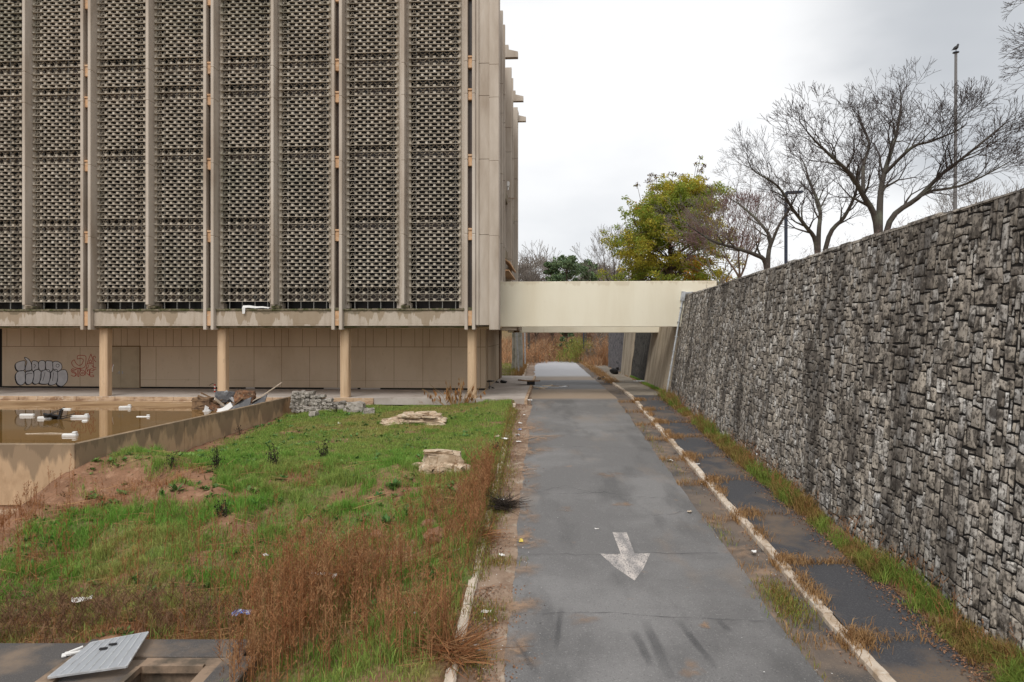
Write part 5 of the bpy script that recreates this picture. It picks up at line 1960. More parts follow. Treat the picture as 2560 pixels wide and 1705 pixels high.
t = Tree(11)
bz = ZTOP - 0.4
b0 = W(2022, 535, YT); b0.z = bz
c1 = W(2022, 500, YT)
o1, r1 = t.limb([b0, W(2014, 510, YT), W(1985, 450, YT - .3), W(1955, 400, YT - .8), W(1912, 360, YT - 1.2), W(1872, 322, YT - 1.5)], 0.115, 0.03)
o2, r2 = t.limb([b0, W(2022, 500, YT), W(2028, 420, YT + .3), W(2048, 350, YT + .6), W(2062, 305, YT + 1.1), W(2072, 246, YT + 1.4)], 0.12, 0.028)
o3, r3 = t.limb([b0, W(2045, 510, YT), W(2110, 455, YT - .2), W(2165, 400, YT - .5), W(2215, 362, YT - 1.0), W(2285, 305, YT - 1.2)], 0.105, 0.026)
o4, r4 = t.limb([o1[8], W(1985, 380, YT + .6), W(1998, 330, YT + 1.3), W(1978, 280, YT + 1.9)], 0.07, 0.025)
o5, r5 = t.limb([o2[9], W(2095, 340, YT - .4), W(2140, 325, YT - .9), W(2190, 305, YT - 1.6)], 0.06, 0.02)
o6, r6 = t.limb([o3[9], W(2205, 428, YT + .5), W(2265, 402, YT + .9), W(2320, 372, YT + 1.4)], 0.05, 0.018)
for o_, r_ in ((o1, r1), (o2, r2), (o3, r3)):
    n = len(o_)
    sprout(t, o_, r_, range(6, n, 1), (26, 60), 0.60, 6)
    t.grow(o_[-1], (o_[-1] - o_[-4]), 0.42, r_[-1], 2, 6, up=.05)
for o_, r_ in ((o4, r4), (o5, r5), (o6, r6)):
    n = len(o_)
    sprout(t, o_, r_, range(3, n, 1), (25, 58), 0.56, 6)
    t.grow(o_[-1], (o_[-1] - o_[-4]), 0.42, r_[-1], 2, 6, up=.05)
t.make('bare_tree', (b0.x, b0.y, bz), 'largest bare tree above the wall, three limbs spreading from its foot', WALLTREES, MT['bark'], MT['twig'], 2)

# --- the second
t = Tree(23)
Y2 = 28.0
b0 = W(1880, 590, Y2); b0.z = bz
o1, r1 = t.limb([b0, W(1876, 560, Y2), W(1852, 520, Y2 - .4), W(1822, 480, Y2 - .9), W(1790, 430, Y2 - 1.4), W(1748, 402, Y2 - 1.8)], 0.11, 0.03)
o2, r2 = t.limb([b0, W(1882, 540, Y2), W(1885, 480, Y2 + .3), W(1862, 420, Y2 + .8), W(1852, 385, Y2 + 1.1)], 0.11, 0.03)
o3, r3 = t.limb([b0, W(1905, 545, Y2), W(1940, 500, Y2 - .3), W(1965, 450, Y2 - .7), W(1975, 405, Y2 - 1.0)], 0.11, 0.035)
for o_, r_ in ((o1, r1), (o2, r2), (o3, r3)):
    n = len(o_)
    sprout(t, o_, r_, range(6, n, 1), (28, 60), 0.62, 6)
    t.grow(o_[-1], (o_[-1] - o_[-4]), 0.5, r_[-1], 2, 7, up=.05)
t.make('bare_tree', (b0.x, b0.y, bz), 'middle sized bare tree on the wall left of the largest one', WALLTREES, MT['bark'], MT['twig'], 2)

# --- the third, with a long low limb to the left
t = Tree(37)
Y3 = 33.0
b0 = W(1764, 640, Y3); b0.z = bz
o1, r1 = t.limb([b0, W(1760, 605, Y3), W(1735, 585, Y3 - .4), W(1690, 570, Y3 - .8), W(1640, 555, Y3 - 1.0), W(1600, 530, Y3 - 1.3)], 0.14, 0.03)
o2, r2 = t.limb([b0, W(1766, 590, Y3), W(1770, 545, Y3 + .3), W(1735, 500, Y3 + .7), W(1700, 470, Y3 + 1.0)], 0.13, 0.04)
o3, r3 = t.limb([o2[5], W(1790, 520, Y3 - .3), W(1815, 480, Y3 - .7), W(1830, 450, Y3 - 1.0)], 0.08, 0.03)
for o_, r_ in ((o1, r1), (o2, r2), (o3, r3)):
    n = len(o_)
    sprout(t, o_, r_, range(6, n, 2), (35, 65), 0.75, 6)
    t.grow(o_[-1], (o_[-1] - o_[-4]), 0.55, r_[-1], 2, 6, up=.05)
t.make('bare_tree', (b0.x, b0.y, bz), 'bare tree with a long low limb reaching left over the footbridge end', WALLTREES, MT['bark'], MT['twiggrey'], 2)


def simple_bare(seed, x, y, z, H, r0, mx, m1, m2, label, group, name='bare_tree', trunk=0.28, ang=(16, 36), up=.22, ratio=(.66, .86), lean=(0, 0), cut=3, side=1, minr=.006, split=(2, 3)):
    t = Tree(seed)
    tot = sum(.76 ** k for k in range(mx + 1)) - 1
    L0 = H * trunk
    p = Vector((x, y, z - .2))
    top = p + Vector((lean[0], lean[1], L0 + .2))
    t.limb([p, p.lerp(top, .5) + Vector((.05, .03, 0)), top], r0, r0 * .8)
    k = 3
    for i in range(k):
        a = i * 6.283 / k + t.r.uniform(-.4, .4)
        t.grow(top, (math.cos(a) * .55, math.sin(a) * .55, 1), (H - L0) / tot * .80, r0 * .55, 1, mx, up=up, ang=ang, ratio=ratio, side=side, minr=minr, split=split)
    return t.make(name, (x, y, z), label, group, m1, m2, cut)


# reddish bare tree behind, small ones to the right, the one reaching in from the right edge
q = W(1700, 620, 44)
simple_bare(41, q.x, 44, 5.4, 7.2, .13, 7, MT['barkbrown'], MT['twigred'], 'reddish twiggy bare tree between the green tree and the lamp pole', WALLTREES, minr=.010, trunk=.2)
q = W(1655, 620, 47)
simple_bare(43, q.x, 47, 5.4, 5.6, .12, 7, MT['barkpale'], MT['twigred'], 'small pinkish bare tree close behind the footbridge end', WALLTREES, minr=.010, trunk=.2)
q = W(2265, 470, 34)
simple_bare(47, q.x, 34, 5.9, 5.0, .10, 6, MT['bark'], MT['twiggrey'], 'faint small bare tree right of the flagpole foot', WALLTREES, minr=.007, trunk=.2)
t = Tree(53)
YR = 15.0
b0 = Vector((14.2, YR, ZTOP - .1))
o1, r1 = t.limb([b0, (14.0, YR, 7.5), (13.6, YR, 9.2), (13.3, YR - .2, 10.8), (12.6, YR - .3, 12.0)], .16, .07)
for i, (ex, ey, ez) in enumerate(((11.2, 14.8, 10.55), (11.3, 15.2, 9.85), (11.1, 14.5, 9.55), (11.25, 15.0, 9.15), (11.4, 14.9, 9.35))):
    s = o1[6 + i]
    m1 = Vector(s).lerp(Vector((ex, ey, ez)), .5) + Vector((0, 0, .35))
    oo, rr_ = t.limb([s, m1, (ex + .35, ey, ez + .05)], .045, .014)
    for j in range(3, len(oo) - 1, 1):
        dd = (oo[j + 1] - oo[j]).normalized() + Vector((t.r.gauss(0, .3), t.r.gauss(0, .3), t.r.gauss(0, .3)))
        t.grow(oo[j], dd, .34, .010, 3, 6, up=.05, side=0)
    t.grow(oo[-1], Vector((-1, 0, -.05)), .26, .012, 2, 6, up=.0, ang=(10, 28))
t.make('bare_tree', (b0.x, b0.y, b0.z), 'bare tree mostly outside the frame, only branch tips at the upper right edge', WALLTREES, MT['bark'], MT['twig'], 1)


# --- autumn green tree
def leaf_cards(C, size, flat=0.0):
    n = len(C)
    a = rng.normal(size=(n, 3))
    a /= np.linalg.norm(a, axis=1, keepdims=True)
    b = np.cross(a, rng.normal(size=(n, 3)))
    b /= np.linalg.norm(b, axis=1, keepdims=True)
    s = size[:, None]
    V = np.stack([C - a * s, C + b * s * .6, C + a * s, C - b * s * .6], 1)
    return V.reshape(-1, 3), np.arange(4 * n).reshape(n, 4)


AT = empty('autumn_tree', (12.3, 53, 5.3), 0, 'leafy green tree turning yellow and orange behind the footbridge', 'tree')
al = np.array([12.3, 53, 5.3])
t = Tree(61)
p = Vector((12.3, 53, 4.9))
t.limb([p, (12.35, 53, 7.5), (12.3, 53.1, 10.5), (12.8, 53, 13.0), (13.6, 53, 15.2)], .24, .03)
stem = t.br[0][0]
clumps = []
for k in range(270):
    j = t.r.randint(2, len(stem) - 3)
    zz = stem[j].z
    f = (zz - 6) / 9.9
    reach = 5.1 * math.sqrt(max(.03, 1 - (max(0, f) / 1.02) ** 2.2)) * (0.35 + .68 * t.r.random() ** .6)
    az = t.r.uniform(0, 6.283)
    e = stem[j] + Vector((math.cos(az) * reach, math.sin(az) * reach, reach * t.r.uniform(-.15, .42)))
    mdl = Vector(stem[j]).lerp(e, .5) + Vector((0, 0, .15 * reach))
    t.limb([stem[j], mdl, e], .05 * (1 - .5 * f) + .008, .010)
    for q in (0.55, .8, 1.0):
        c = Vector(stem[j]).lerp(e, q) + Vector((t.r.gauss(0, .3), t.r.gauss(0, .3), t.r.gauss(0, .25)))
        if c.z < 15.3: clumps.append((c.x, c.y, c.z, t.r.uniform(.28, .62)))
for (x, z, q) in ((14.6, 16.9, .22), (14.4, 16.5, .25), (14.75, 16.2, .25), (14.5, 15.8, .3), (14.3, 15.3, .35), (14.9, 15.2, .3), (10.9, 15.7, .25), (11.1, 15.3, .3), (10.6, 15.1, .3), (9.7, 14.8, .28), (8.9, 13.9, .28), (9.1, 13.4, .3), (12.4, 15.6, .3), (13.2, 15.5, .3), (8.5, 13.0, .25)):
    yy_ = 53 + t.r.gauss(0, .4)
    clumps.append((x, yy_, z, q))
    t.limb([(x * .8 + 12.3 * .2, 53, z - 2.2), (x, yy_, z + .1)], .03, .01)
V, Q = t.mesh(0, 0)
np_mesh('trunk', V - al, [Q], MT['barkbrown'], AT, smooth=True)
clumps = np.array(clumps)
Cs, Sz, kind_ = [], [], []
for cx, cy, cz, cr in clumps:
    n = int(215 * (cr / .6) ** 2)
    d = rng.normal(size=(n, 3))
    d /= np.linalg.norm(d, axis=1, keepdims=True)
    rr_ = cr * rng.random(n) ** .5
    pts = np.array([cx, cy, cz]) + d * rr_[:, None] * np.array([1.15, 1.15, .85])
    Cs.append(pts)
    Sz.append(rng.uniform(.045, .10, n))
    hi = (cz - 15.2) + (.9 if cr < .31 and cz > 12.5 else 0) + rng.normal(0, .3)
    kd = np.zeros(n)
    if hi > 0.2: kd[rng.random(n) < .75] = 1
    elif rng.random() < 0.10 and cx > 12.0 and cz < 9.5: kd[rng.random(n) < .45] = 2
    kd[(rng.random(n) < .006)] = 2
    kind_.append(kd)
C, S, K = np.concatenate(Cs), np.concatenate(Sz), np.concatenate(kind_)
yel = np.clip(0.30 + 0.9 * sstep(.42, .66, fbm(C[:, 0] * 1.0 + C[:, 1], C[:, 2], 1.3, 201)) - .2 + 0.25 * rng.normal(0, .6, len(C)), 0, 1)
V, Q = leaf_cards(C[K == 0] - al, S[K == 0])
np_mesh('foliage', V, [Q], MT['leafgreen'], AT, col=np.repeat(yel[K == 0], 4))
V, Q = leaf_cards(C[K == 1] - al, S[K == 1] * .95)
np_mesh('dark_top_leaves', V, [Q], MT['leafdark'], AT)
V, Q = leaf_cards(C[K == 2] - al, S[K == 2])
np_mesh('orange_leaves', V, [Q], MT['leaforange'], AT)


# --- far trees
def leafy(seed, x, y, z, H, Wd, mt, label, group, name, n=2600, size=(.14, .34), trunk_h=.35, holes=.5, bark='barkbrown', cat='tree'):
    rr_ = random.Random(seed)
    E = empty(name, (x, y, z), 0, label, cat, group)
    t = Tree(seed)
    t.limb([(0, 0, -.5), (.1, 0, H * .4), (rr_.uniform(-.2, .2), 0, H * .92)], H * .016 + .05, .04)
    st = t.br[0][0]
    cl = []
    for k in range(34):
        f = rr_.uniform(trunk_h, 1.0)
        reach = Wd * .5 * math.sqrt(max(.05, 1 - ((f - .55) / .5) ** 2)) * rr_.uniform(.3, 1)
        az = rr_.uniform(0, 6.283)
        s = st[min(len(st) - 1, int(f * (len(st) - 1)))]
        e = Vector((math.cos(az) * reach, math.sin(az) * reach, f * H))
        t.limb([Vector(s) * .95, Vector(s).lerp(e, .6), e], .05, .015)
        cl.append((e.x, e.y, e.z, Wd * rr_.uniform(.10, .19)))
    V, Q = t.mesh(0, 0)
    np_mesh('trunk', V, [Q], MT[bark], E, smooth=True)
    Cs, Sz = [], []
    per = n // len(cl)
    for cx, cy, cz, cr in cl:
        d = rng.normal(size=(per, 3))
        d /= np.linalg.norm(d, axis=1, keepdims=True)
        Cs.append(np.array([cx, cy, cz]) + d * (cr * rng.random(per) ** .45)[:, None] * np.array([1, 1, .75]))
        Sz.append(rng.uniform(*size, per))
    C, S = np.concatenate(Cs), np.concatenate(Sz)
    V, Q = leaf_cards(C, S)
    np_mesh('crown', V, [Q], mt, E, col=np.repeat(np.clip(rng.random(len(C)), 0, 1), 4))
    return E


MT['hazytwig'] = mat('hazy_twigs', (0.27, 0.235, 0.21), 0.95, island=.3, tone=(0.22, 0.20, 0.16))  # far crowns: distance haze is mixed into this lighter twig colour
MT['hazybrush'] = mat('hazy_brush', (0.36, 0.25, 0.19), 0.9, island=.4, tone=(0.30, 0.17, 0.11), trans=.2)  # farthest thickets: air haze put into the colour, paler and greyer than scrub
FAR = 'far trees beyond the footbridge'
def fx(dx, Yd): return (dx * D - 1280) / F * Yd
def fz(dy, Yd): return CAMH - (dy * D - 830) / F * Yd


for i, (dx, dy, Yd, Wd, lab) in enumerate(((1302, 588, 98, 6.6, 'broad green pine in the middle of the far tree line'), (1268, 604, 100, 3.4, 'narrow green pine left of the broad far pine'), (1345, 602, 102, 5.4, 'olive pine right of the broad far pine'))):
    leafy(300 + i, fx(dx, Yd), Yd, 2.5, fz(dy, Yd) - 2.5, Wd, MT['pine'], lab, FAR, 'pine_tree', 6500, (.10, .22), .38)
for i, (dx, dy, Yd, lab) in enumerate(((1215, 572, 112, 'bare grey tree nearest the building in the far tree line'), (1238, 586, 116, 'bare twiggy tree between the building and the far pines'), (1365, 600, 118, 'bare brown tree right of the far pines'), (1392, 606, 108, 'thin bare tree left of the autumn tree'), (1420, 520, 62, 'pale bare tree peeping out left of the autumn tree'))):
    z0 = 1.5 if Yd > 70 else 2.0
    simple_bare(320 + i, fx(dx, Yd), Yd, z0, fz(dy, Yd) - z0, .22, 6, MT['bark'], MT['twiggrey'], lab, FAR, minr=.022 if Yd > 70 else .012, trunk=.3, cut=2)
for i, (dx, dy, Yd, Wd, lab) in enumerate(((1225, 600, 132, 8, 'dull brown leafless mass of a tree behind the bare grey one'), (1375, 612, 134, 8, 'grey brown round tree right of the far pines'), (1405, 622, 130, 7, 'low hazy brown tree beside the autumn tree'), (1195, 612, 120, 6, 'brown tree half hidden by the building corner'))):
    leafy(340 + i, fx(dx, Yd), Yd, 2.5, fz(dy, Yd) - 2.5, Wd * 1.35, MT['hazytwig'], lab, FAR, 'brown_tree', 9000, (.06, .20), .25)
# seen under the bridge
UND = 'trees seen under the footbridge'
simple_bare(360, fx(1192, 64), 64, -.2, 9.5, .42, 6, MT['barkpale'], MT['twiggrey'], 'thick pale mossy trunk beside the plaza under the bridge', UND, minr=.014, trunk=.42, cut=3)
simple_bare(361, fx(1182, 66), 66, -.2, 9.0, .30, 5, MT['barkpale'], MT['twiggrey'], 'second pale trunk half hidden by the brown side door', UND, minr=.014, trunk=.45, cut=3)
simple_bare(362, fx(1270, 88), 88, .3, 8.5, .22, 6, MT['barkbrown'], MT['twiggrey'], 'dark bare tree above the road bend under the bridge', UND, minr=.016, trunk=.3, cut=3)
simple_bare(363, fx(1388, 84), 84, .3, 8.0, .24, 6, MT['barkbrown'], MT['twiggrey'], 'spreading bare tree at the far end of the stone wall', UND, minr=.016, trunk=.3, cut=3, lean=(-.5, 0))
simple_bare(364, fx(1345, 96), 96, .6, 10, .22, 6, MT['bark'], MT['twiggrey'], 'bare tree behind the far lamp post', UND, minr=.018, trunk=.35, cut=3)
simple_bare(365, fx(1232, 92), 92, .6, 9, .22, 6, MT['barkbrown'], MT['twigred'], 'reddish bare tree left of the road bend', UND, minr=.020, trunk=.25, cut=3)
simple_bare(366, fx(1215, 86), 86, .4, 9.5, .2, 6, MT['bark'], MT['twiggrey'], 'grey bare tree between the two silver posts', UND, minr=.018, trunk=.3, cut=3)
leafy(370, fx(1302, 84), 84, .2, 3.6, 2.2, MT['pine'], 'small round evergreen beside the road bend', UND, 'evergreen_shrub', 1500, (.07, .15), .25, cat='shrub')
def dry_shrub(x, y, z, H, Wd, mt, label):
    E = empty('dry_shrub', (x, y, z), 0, label, 'shrub', 'shrubs beyond the road end')
    n = int(26 * Wd)
    X = rng.normal(0, Wd * .26, n)
    Y = rng.normal(0, Wd * .2, n)
    hh = H * rng.uniform(.45, 1.0, n) * np.exp(-(X / (Wd * .55)) ** 2)
    sg, tn = weed_segs(X, Y, np.full(n, -.05), hh, 16, .42, .18, .034)
    ribbons('stems', sg, mt, tn).parent = E
    m_ = int(200 * Wd)
    C = np.stack([rng.normal(0, Wd * .28, m_), rng.normal(0, Wd * .22, m_), H * rng.beta(1.6, 2.2, m_)], -1)
    V, Q = leaf_cards(C, rng.uniform(.03, .09, m_))
    np_mesh('leaves', V, [Q], mt, E, col=np.repeat(rng.random(m_), 4))


for i, (dx, Yd, H, Wd, mt, lab) in enumerate(((1250, 82, 2.9, 5.0, 'scrub', 'rust coloured shrub at the left of the road bend'), (1225, 78, 2.2, 4.0, 'scrub', 'rust brown shrub beside the taller silver post'), (1330, 80, 3.3, 5.5, 'scrubgreen', 'lime green shrub beyond the road end'), (1368, 79, 2.6, 4.0, 'scrub', 'orange brown shrub before the far end of the wall'), (1396, 71, 3.4, 3.2, 'scrub', 'russet shrub against the far end of the wall'), (1412, 76, 6.0, 5.0, 'twiggrey', 'grey brown thicket rising above the far wall end'), (1290, 90, 2.8, 5.5, 'scrub', 'dull orange shrub behind the small evergreen'), (1280, 96, 4.5, 7.0, 'hazybrush', 'tall russet thicket behind the road bend'), (1205, 74, 1.6, 2.6, 'scrub', 'low brown shrub on the grass by the silver posts'), (1360, 100, 4.6, 7.5, 'hazybrush', 'tall brown thicket behind the far lamp post'), (1240, 100, 5.0, 7.5, 'hazybrush', 'tall brown thicket at the left behind the posts'))):
    dry_shrub(fx(dx, Yd), Yd, float(zg(fx(dx, Yd), Yd)) - .1, H * (.75 if Yd > 94 else 1), Wd, MT[mt], lab)
# a wood closing the view farther back (one mass)
n = 26000
X = rng.uniform(-60, 70, n)
Yw = rng.uniform(150, 185, n)
hh = 7 + 7.5 * fbm(X, Yw * .3, 7, 211)
Zw = 3.5 + hh * rng.random(n) ** .7
V, Q = leaf_cards(np.stack([X, Yw, Zw], -1), rng.uniform(.25, .7, n))
tag(np_mesh('distant_wood', V, [Q], MT['twiggrey'], col=np.repeat(rng.random(n), 4)), kind='stuff')
# undergrowth at the road end and weeds along the far kerbs
n = 9000
Yu = rng.uniform(76, 105, n)
Xu = rng.uniform(-9, 12, n)
k = ~((Xu > Xlc(Yu)) & (Xu < Xrc(Yu)) & (Yu < 80))
Xu, Yu = Xu[k], Yu[k]
blades('undergrowth', Xu, Yu, zg(Xu, Yu), rng.uniform(.3, 1.5, len(Xu)), .045, rng.uniform(.2, .8, len(Xu)), MT['scrub'], rng.random(len(Xu)))
n = 9000
Yu = rng.uniform(53.5, 78, n)
Xu = rng.uniform(-7, 2.6, n)
k = (Xu < Xlc(Yu) - .05)
Xu, Yu = Xu[k], Yu[k]
nr = sstep(1.8, 0, Xlc(Yu) - Xu)
blades('far_lawn_grass', Xu, Yu, zg(Xu, Yu), rng.uniform(.05, .16, len(Xu)) + nr * rng.uniform(0, .7, len(Xu)), .03, rng.uniform(.2, .8, len(Xu)), MT['verge'], np.clip(nr * 1.2 + .4 * rng.random(len(Xu)), 0, 1))
n = 5000
Yu = rng.uniform(46, 80, n)
Xu = Xrc(Yu) + rng.normal(0.0, .22, n) + .3 * rng.random(n)
blades('far_kerb_weeds', Xu, Yu, zr(Yu) + .08, rng.uniform(.05, .25, n), .03, rng.uniform(.4, 1, n), MT['straw'], rng.random(n))
n = 5000
Yu = rng.uniform(68.5, 92, n)
Xu = rng.uniform(8.2, 17, n)
blades('bank_scrub', Xu, Yu, zg(Xu, Yu), rng.uniform(.4, 1.5, n), .05, rng.uniform(.2, .8, n), MT['scrub'], rng.random(n))
# twigs and brambles along the wall top
n = 240
Yv = rng.uniform(12, 34, n)
Xv = Xwt(Yv) + rng.uniform(.4, 1.6, n)
kk = (vn(Yv, Yv * 0, 3.0, 5) > .42)
sg, tn = weed_segs(Xv[kk], Yv[kk], np.full(kk.sum(), ZTOP - .1), rng.uniform(.25, .75, kk.sum()), 9, .4, .3, .007, True)
tag(ribbons('wall_top_brambles', sg, MT['twigred'], tn), kind='stuff')

# ================================================================== POLES
fp = at(2387, 520, 30.0)
FP = empty('flagpole', (fp.x, 30.0, 5.6), 0, 'tall thin grey flagpole behind the bare trees', 'flagpole')
mb = MB()
mb.tube([(0, 0, -.3), (0.03, 0, 5), (.05, 0, 10.05)], [.085, .07, .055], 10)
mb.build('pole', MT['polegrey'], FP)
mb = MB()
mb.lathe((.05, 0, 10.05), [(.03, 0), (.13, .02), (.13, .05), (.03, .08)], 10)
mb.build('truck_cap', MT['pole'], FP)
# bird on top of the pole
bird = empty('bird', (fp.x + .05, 30.0, 5.6 + 10.13), 0, 'dark bird perched on top of the flagpole', 'bird')
mb = MB()
prof = [(-.20, .045, .004), (-.16, .06, .014), (-.12, .085, .03), (-.07, .12, .062), (0, .155, .085), (.05, .20, .072), (.075, .245, .05), (.085, .28, .046), (.10, .315, .038), (.115, .335, .014)]
rings = []
for xx, zz, rr_ in prof:
    rings.append((Vector((xx, 0, zz)), rr_))
mb.tube([c for c, _ in rings], [q for _, q in rings], 10)
mb.tube([(.115, 0, .305), (.16, 0, .295)], [.014, .002], 6)
for s in (-1, 1):
    mb.tube([(.0, s * .03, .09), (.01, s * .03, 0.0)], .008, 5)
mb.build('body', MT['blacks'], bird, smooth=True)

lp = at(1965, 650, 36.0)
SL = empty('street_lamp', (lp.x, 36.0, 5.4), 0, 'dark blue lamp pole with a flat head among the bare trees', 'street lamp')
mb = MB()
mb.tube([(0, 0, -.3), (0, 0, 5.3)], .085, 10)
mb.build('pole', MT['pole'], SL)
mb = MB()
mb.obox((.42, 0, 5.36), (.85, .3, .12), (0, R(-3), 0))
mb.build('lamp_head', MT['pole'], SL)
# silver posts under the bridge, one leaning
for u, v, ut, Yd, H, lab in ((1297, 922, 1291, 58.0, 4.3, 'thicker silver post leaning left on the far grass'), (1313, 905, 1312, 68.0, 4.3, 'thinner upright silver post behind the leaning one')):
    p = at(u, v, Yd)
    tp = at(ut, 830, Yd)
    E = empty('metal_post', (p.x, Yd, p.z), 0, lab, 'post', 'silver posts beyond the plaza')
    sl = (tp.x - p.x) / (tp.z - p.z)
    mb = MB()
    mb.tube([(0, 0, -.2), (sl * H, 0, H)], .075, 8)
    mb.build('shaft', MT['galv'], E)
    mb = MB()
    mb.lathe((sl * H, 0, H), [(.075, 0), (.08, .02), (.03, .06)], 8)
    mb.build('cap', MT['galv'], E)
p = at(1459, 895, 80)
E = empty('street_lamp', (p.x, 80, p.z), 0, 'far thin black lamp post with a pale head at the road end', 'street lamp')
mb = MB()
mb.tube([(0, 0, -.3), (0, 0, 3.6)], .07, 8)
mb.build('pole', MT['pole'], E)
mb = MB()
mb.obox((-.3, 0, 3.62), (.7, .25, .12), (0, R(6), 0))
mb.build('lamp_head', MT['white'], E)


# ================================================================== ROCKS AND DEBRIS
def rock(mb, c, s, seed, sub=2, rough=.22, squash=(1, 1, 1)):
    bm = bmesh.new()
    bmesh.ops.create_icosphere(bm, subdivisions=sub, radius=1)
    r_ = random.Random(seed)
    planes = [(Vector((r_.gauss(0, 1), r_.gauss(0, 1), r_.gauss(0, 1))).normalized(), r_.uniform(.55, .9)) for _ in range(9)]
    for v in bm.verts:
        p = v.co.copy()
        for n_, d_ in planes:
            k_ = p.dot(n_)
            if k_ > d_: p -= n_ * (k_ - d_)
        p *= 1 + r_.uniform(-rough, rough) * .35
        v.co = Vector((p.x * s[0], p.y * s[1], p.z * s[2])) + Vector(c)
    bm.verts.index_update()
    mb.add([v.co for v in bm.verts], [[v.index for v in f.verts] for f in bm.faces])
    bm.free()


def lawn_at(u, v):
    """march the sight line of a photo pixel to the lawn"""
    d = ray(u, v)
    Ys = np.linspace(9, 40, 1200)
    zz = CAMH + d[2] * Ys
    zl = lawn(d[0] * Ys, Ys)
    i = int(np.argmax(zz <= zl))
    return Vector((d[0] * Ys[i], Ys[i], zl[i]))


def block(mb, c, s, rz, seed, j=.12):
    r_ = random.Random(seed)
    bm = bmesh.new()
    bmesh.ops.create_cube(bm, size=2)
    bmesh.ops.subdivide_edges(bm, edges=bm.edges[:], cuts=2, use_grid_fill=True)
    m_ = Matrix.Rotation(rz, 3, 'Z') @ Matrix.Rotation(r_.gauss(0, .07), 3, 'X') @ Matrix.Rotation(r_.gauss(0, .09), 3, 'Y')
    cut = {}
    for v in bm.verts:
        p = v.co.copy()
        e = sum(abs(q) > .99 for q in p)
        k_ = (1, 1, .95, .82)[e]
        p = Vector((p.x * k_ + r_.gauss(0, j), p.y * k_ + r_.gauss(0, j), p.z * k_ + r_.gauss(0, j * .8)))
        v.co = m_ @ Vector((p.x * s[0], p.y * s[1], p.z * s[2])) + Vector(c)
    bm.verts.index_update()
    mb.add([v.co for v in bm.verts], [[v.index for v in f.verts] for f in bm.faces])
    bm.free()


# pale slab heap
c = lawn_at(955 * D, 973 * D)
mb = MB()
r_ = random.Random(3)
for i in range(60):
    ox = r_.uniform(-1.15, 1.1)
    top = .56 * (1 - (abs(ox) / 1.25) ** 2.2)
    oz = r_.uniform(0.02, max(.05, top))
    block(mb, (ox, r_.uniform(-.35, .45) * (1 - .6 * oz), oz), (r_.uniform(.14, .42), r_.uniform(.14, .3), r_.uniform(.035, .10)), r_.uniform(-.5, .5), 100 + i, .09)
for i in range(4):
    block(mb, (-.8 + i * .5, .05, .10), (.35, .35, .17), r_.uniform(-.3, .3), 170 + i, .1)
HEAP = c.copy()
o = mb.build('stone_heap', MT['palerock'], None, loc=c - Vector((0, 0, .06)))
tag(o, 'long heap of pale layered stone lying on the lawn', 'rock')
# single boulder
c = lawn_at(1018 * D, 1080 * D)
mb = MB()
block(mb, (0, 0.1, .24), (.46, .40, .27), .25, 201, .08)
block(mb, (-.12, 0.1, .50), (.34, .36, .06), .2, 205, .1)
for i in range(14):
    block(mb, (r_.uniform(-.55, .6), r_.uniform(-.45, -.1), r_.uniform(.0, .2)), (r_.uniform(.06, .2), r_.uniform(.06, .16), r_.uniform(.05, .12)), r_.uniform(-.8, .8), 210 + i, .13)
BOULD = c.copy()
o = mb.build('boulder', [MT['palerock']], None, loc=c - Vector((0, 0, .06)))
o.scale = (1.22, 1.1, 1.15)
tag(o, 'square pale boulder with a broken front in the grass', 'rock')
# ruined stone wall by the pool end
c = lawn_at(800, 1022)
RWALL = empty('ruined_wall', (-10.2, 33.3, -.5), 0, 'low ruined rubble stone wall at the end of the pool wall', 'wall')
mb = MB()
r_ = random.Random(9)
for row in range(6):
    x = -.6 + r_.uniform(0, .2)
    while x < 3.0 - row * .48 - r_.uniform(0, .25):
        w = r_.uniform(.16, .34)
        block(mb, (x + w / 2, r_.uniform(-.05, .05), .08 + row * .17 + r_.uniform(-.02, .02)), (w * .49, r_.uniform(.18, .26), r_.uniform(.075, .095)), r_.uniform(-.08, .08), 300 + row * 20 + int(x * 7), .07)
        x += w
for i in range(34):
    f = r_.random() ** .7
    x = -.1 + f * 3.5
    block(mb, (x, r_.uniform(-.55, .1), r_.random() * .4 * (1 - f * .7)), (r_.uniform(.08, .22), r_.uniform(.08, .2), r_.uniform(.06, .14)), r_.uniform(-1, 1), 460 + i, .12)
mb.build('stonework', MT['greyrock'], RWALL)
for i, (u, v, s, lab) in enumerate(((890, 1030, .42, 'largest loose grey block at the foot of the ruined wall'), (923, 1036, .24, 'small grey block right of the largest loose block'), (868, 1030, .16, 'pale stone just left of the largest loose block'), (785, 1042, .22, 'grey stone half sunk in the grass by the pool wall'))):
    p = lawn_at(u, v)
    mb = MB()
    block(mb, (0, 0, s * .5), (s, s * .8, s * .7), .4 * i, 400 + i, .1)
    tag(mb.build('loose_stone', MT['greyrock'], None, loc=p), lab, 'stone', 'loose stones by the ruined wall')
for i, (dx, dy, s, lab) in enumerate(((985, 1215, .22, 'brown clod of earth on the slope beside the roadside weeds'), (1005, 1245, .30, 'big brown earth clod below the smaller clod'), (870, 1425 - 190, .18, 'brown earth lump in the grass right of the tall weeds'))):
    p = lawn_at(dx * D, dy * D)
    mb = MB()
    rock(mb, (0, 0, s * .3), (s, s * .8, s * .7), 450 + i, 3, .3)
    tag(mb.build('earth_clod', MT['ground'], None, loc=p), lab, 'clod', 'earth clods on the slope')

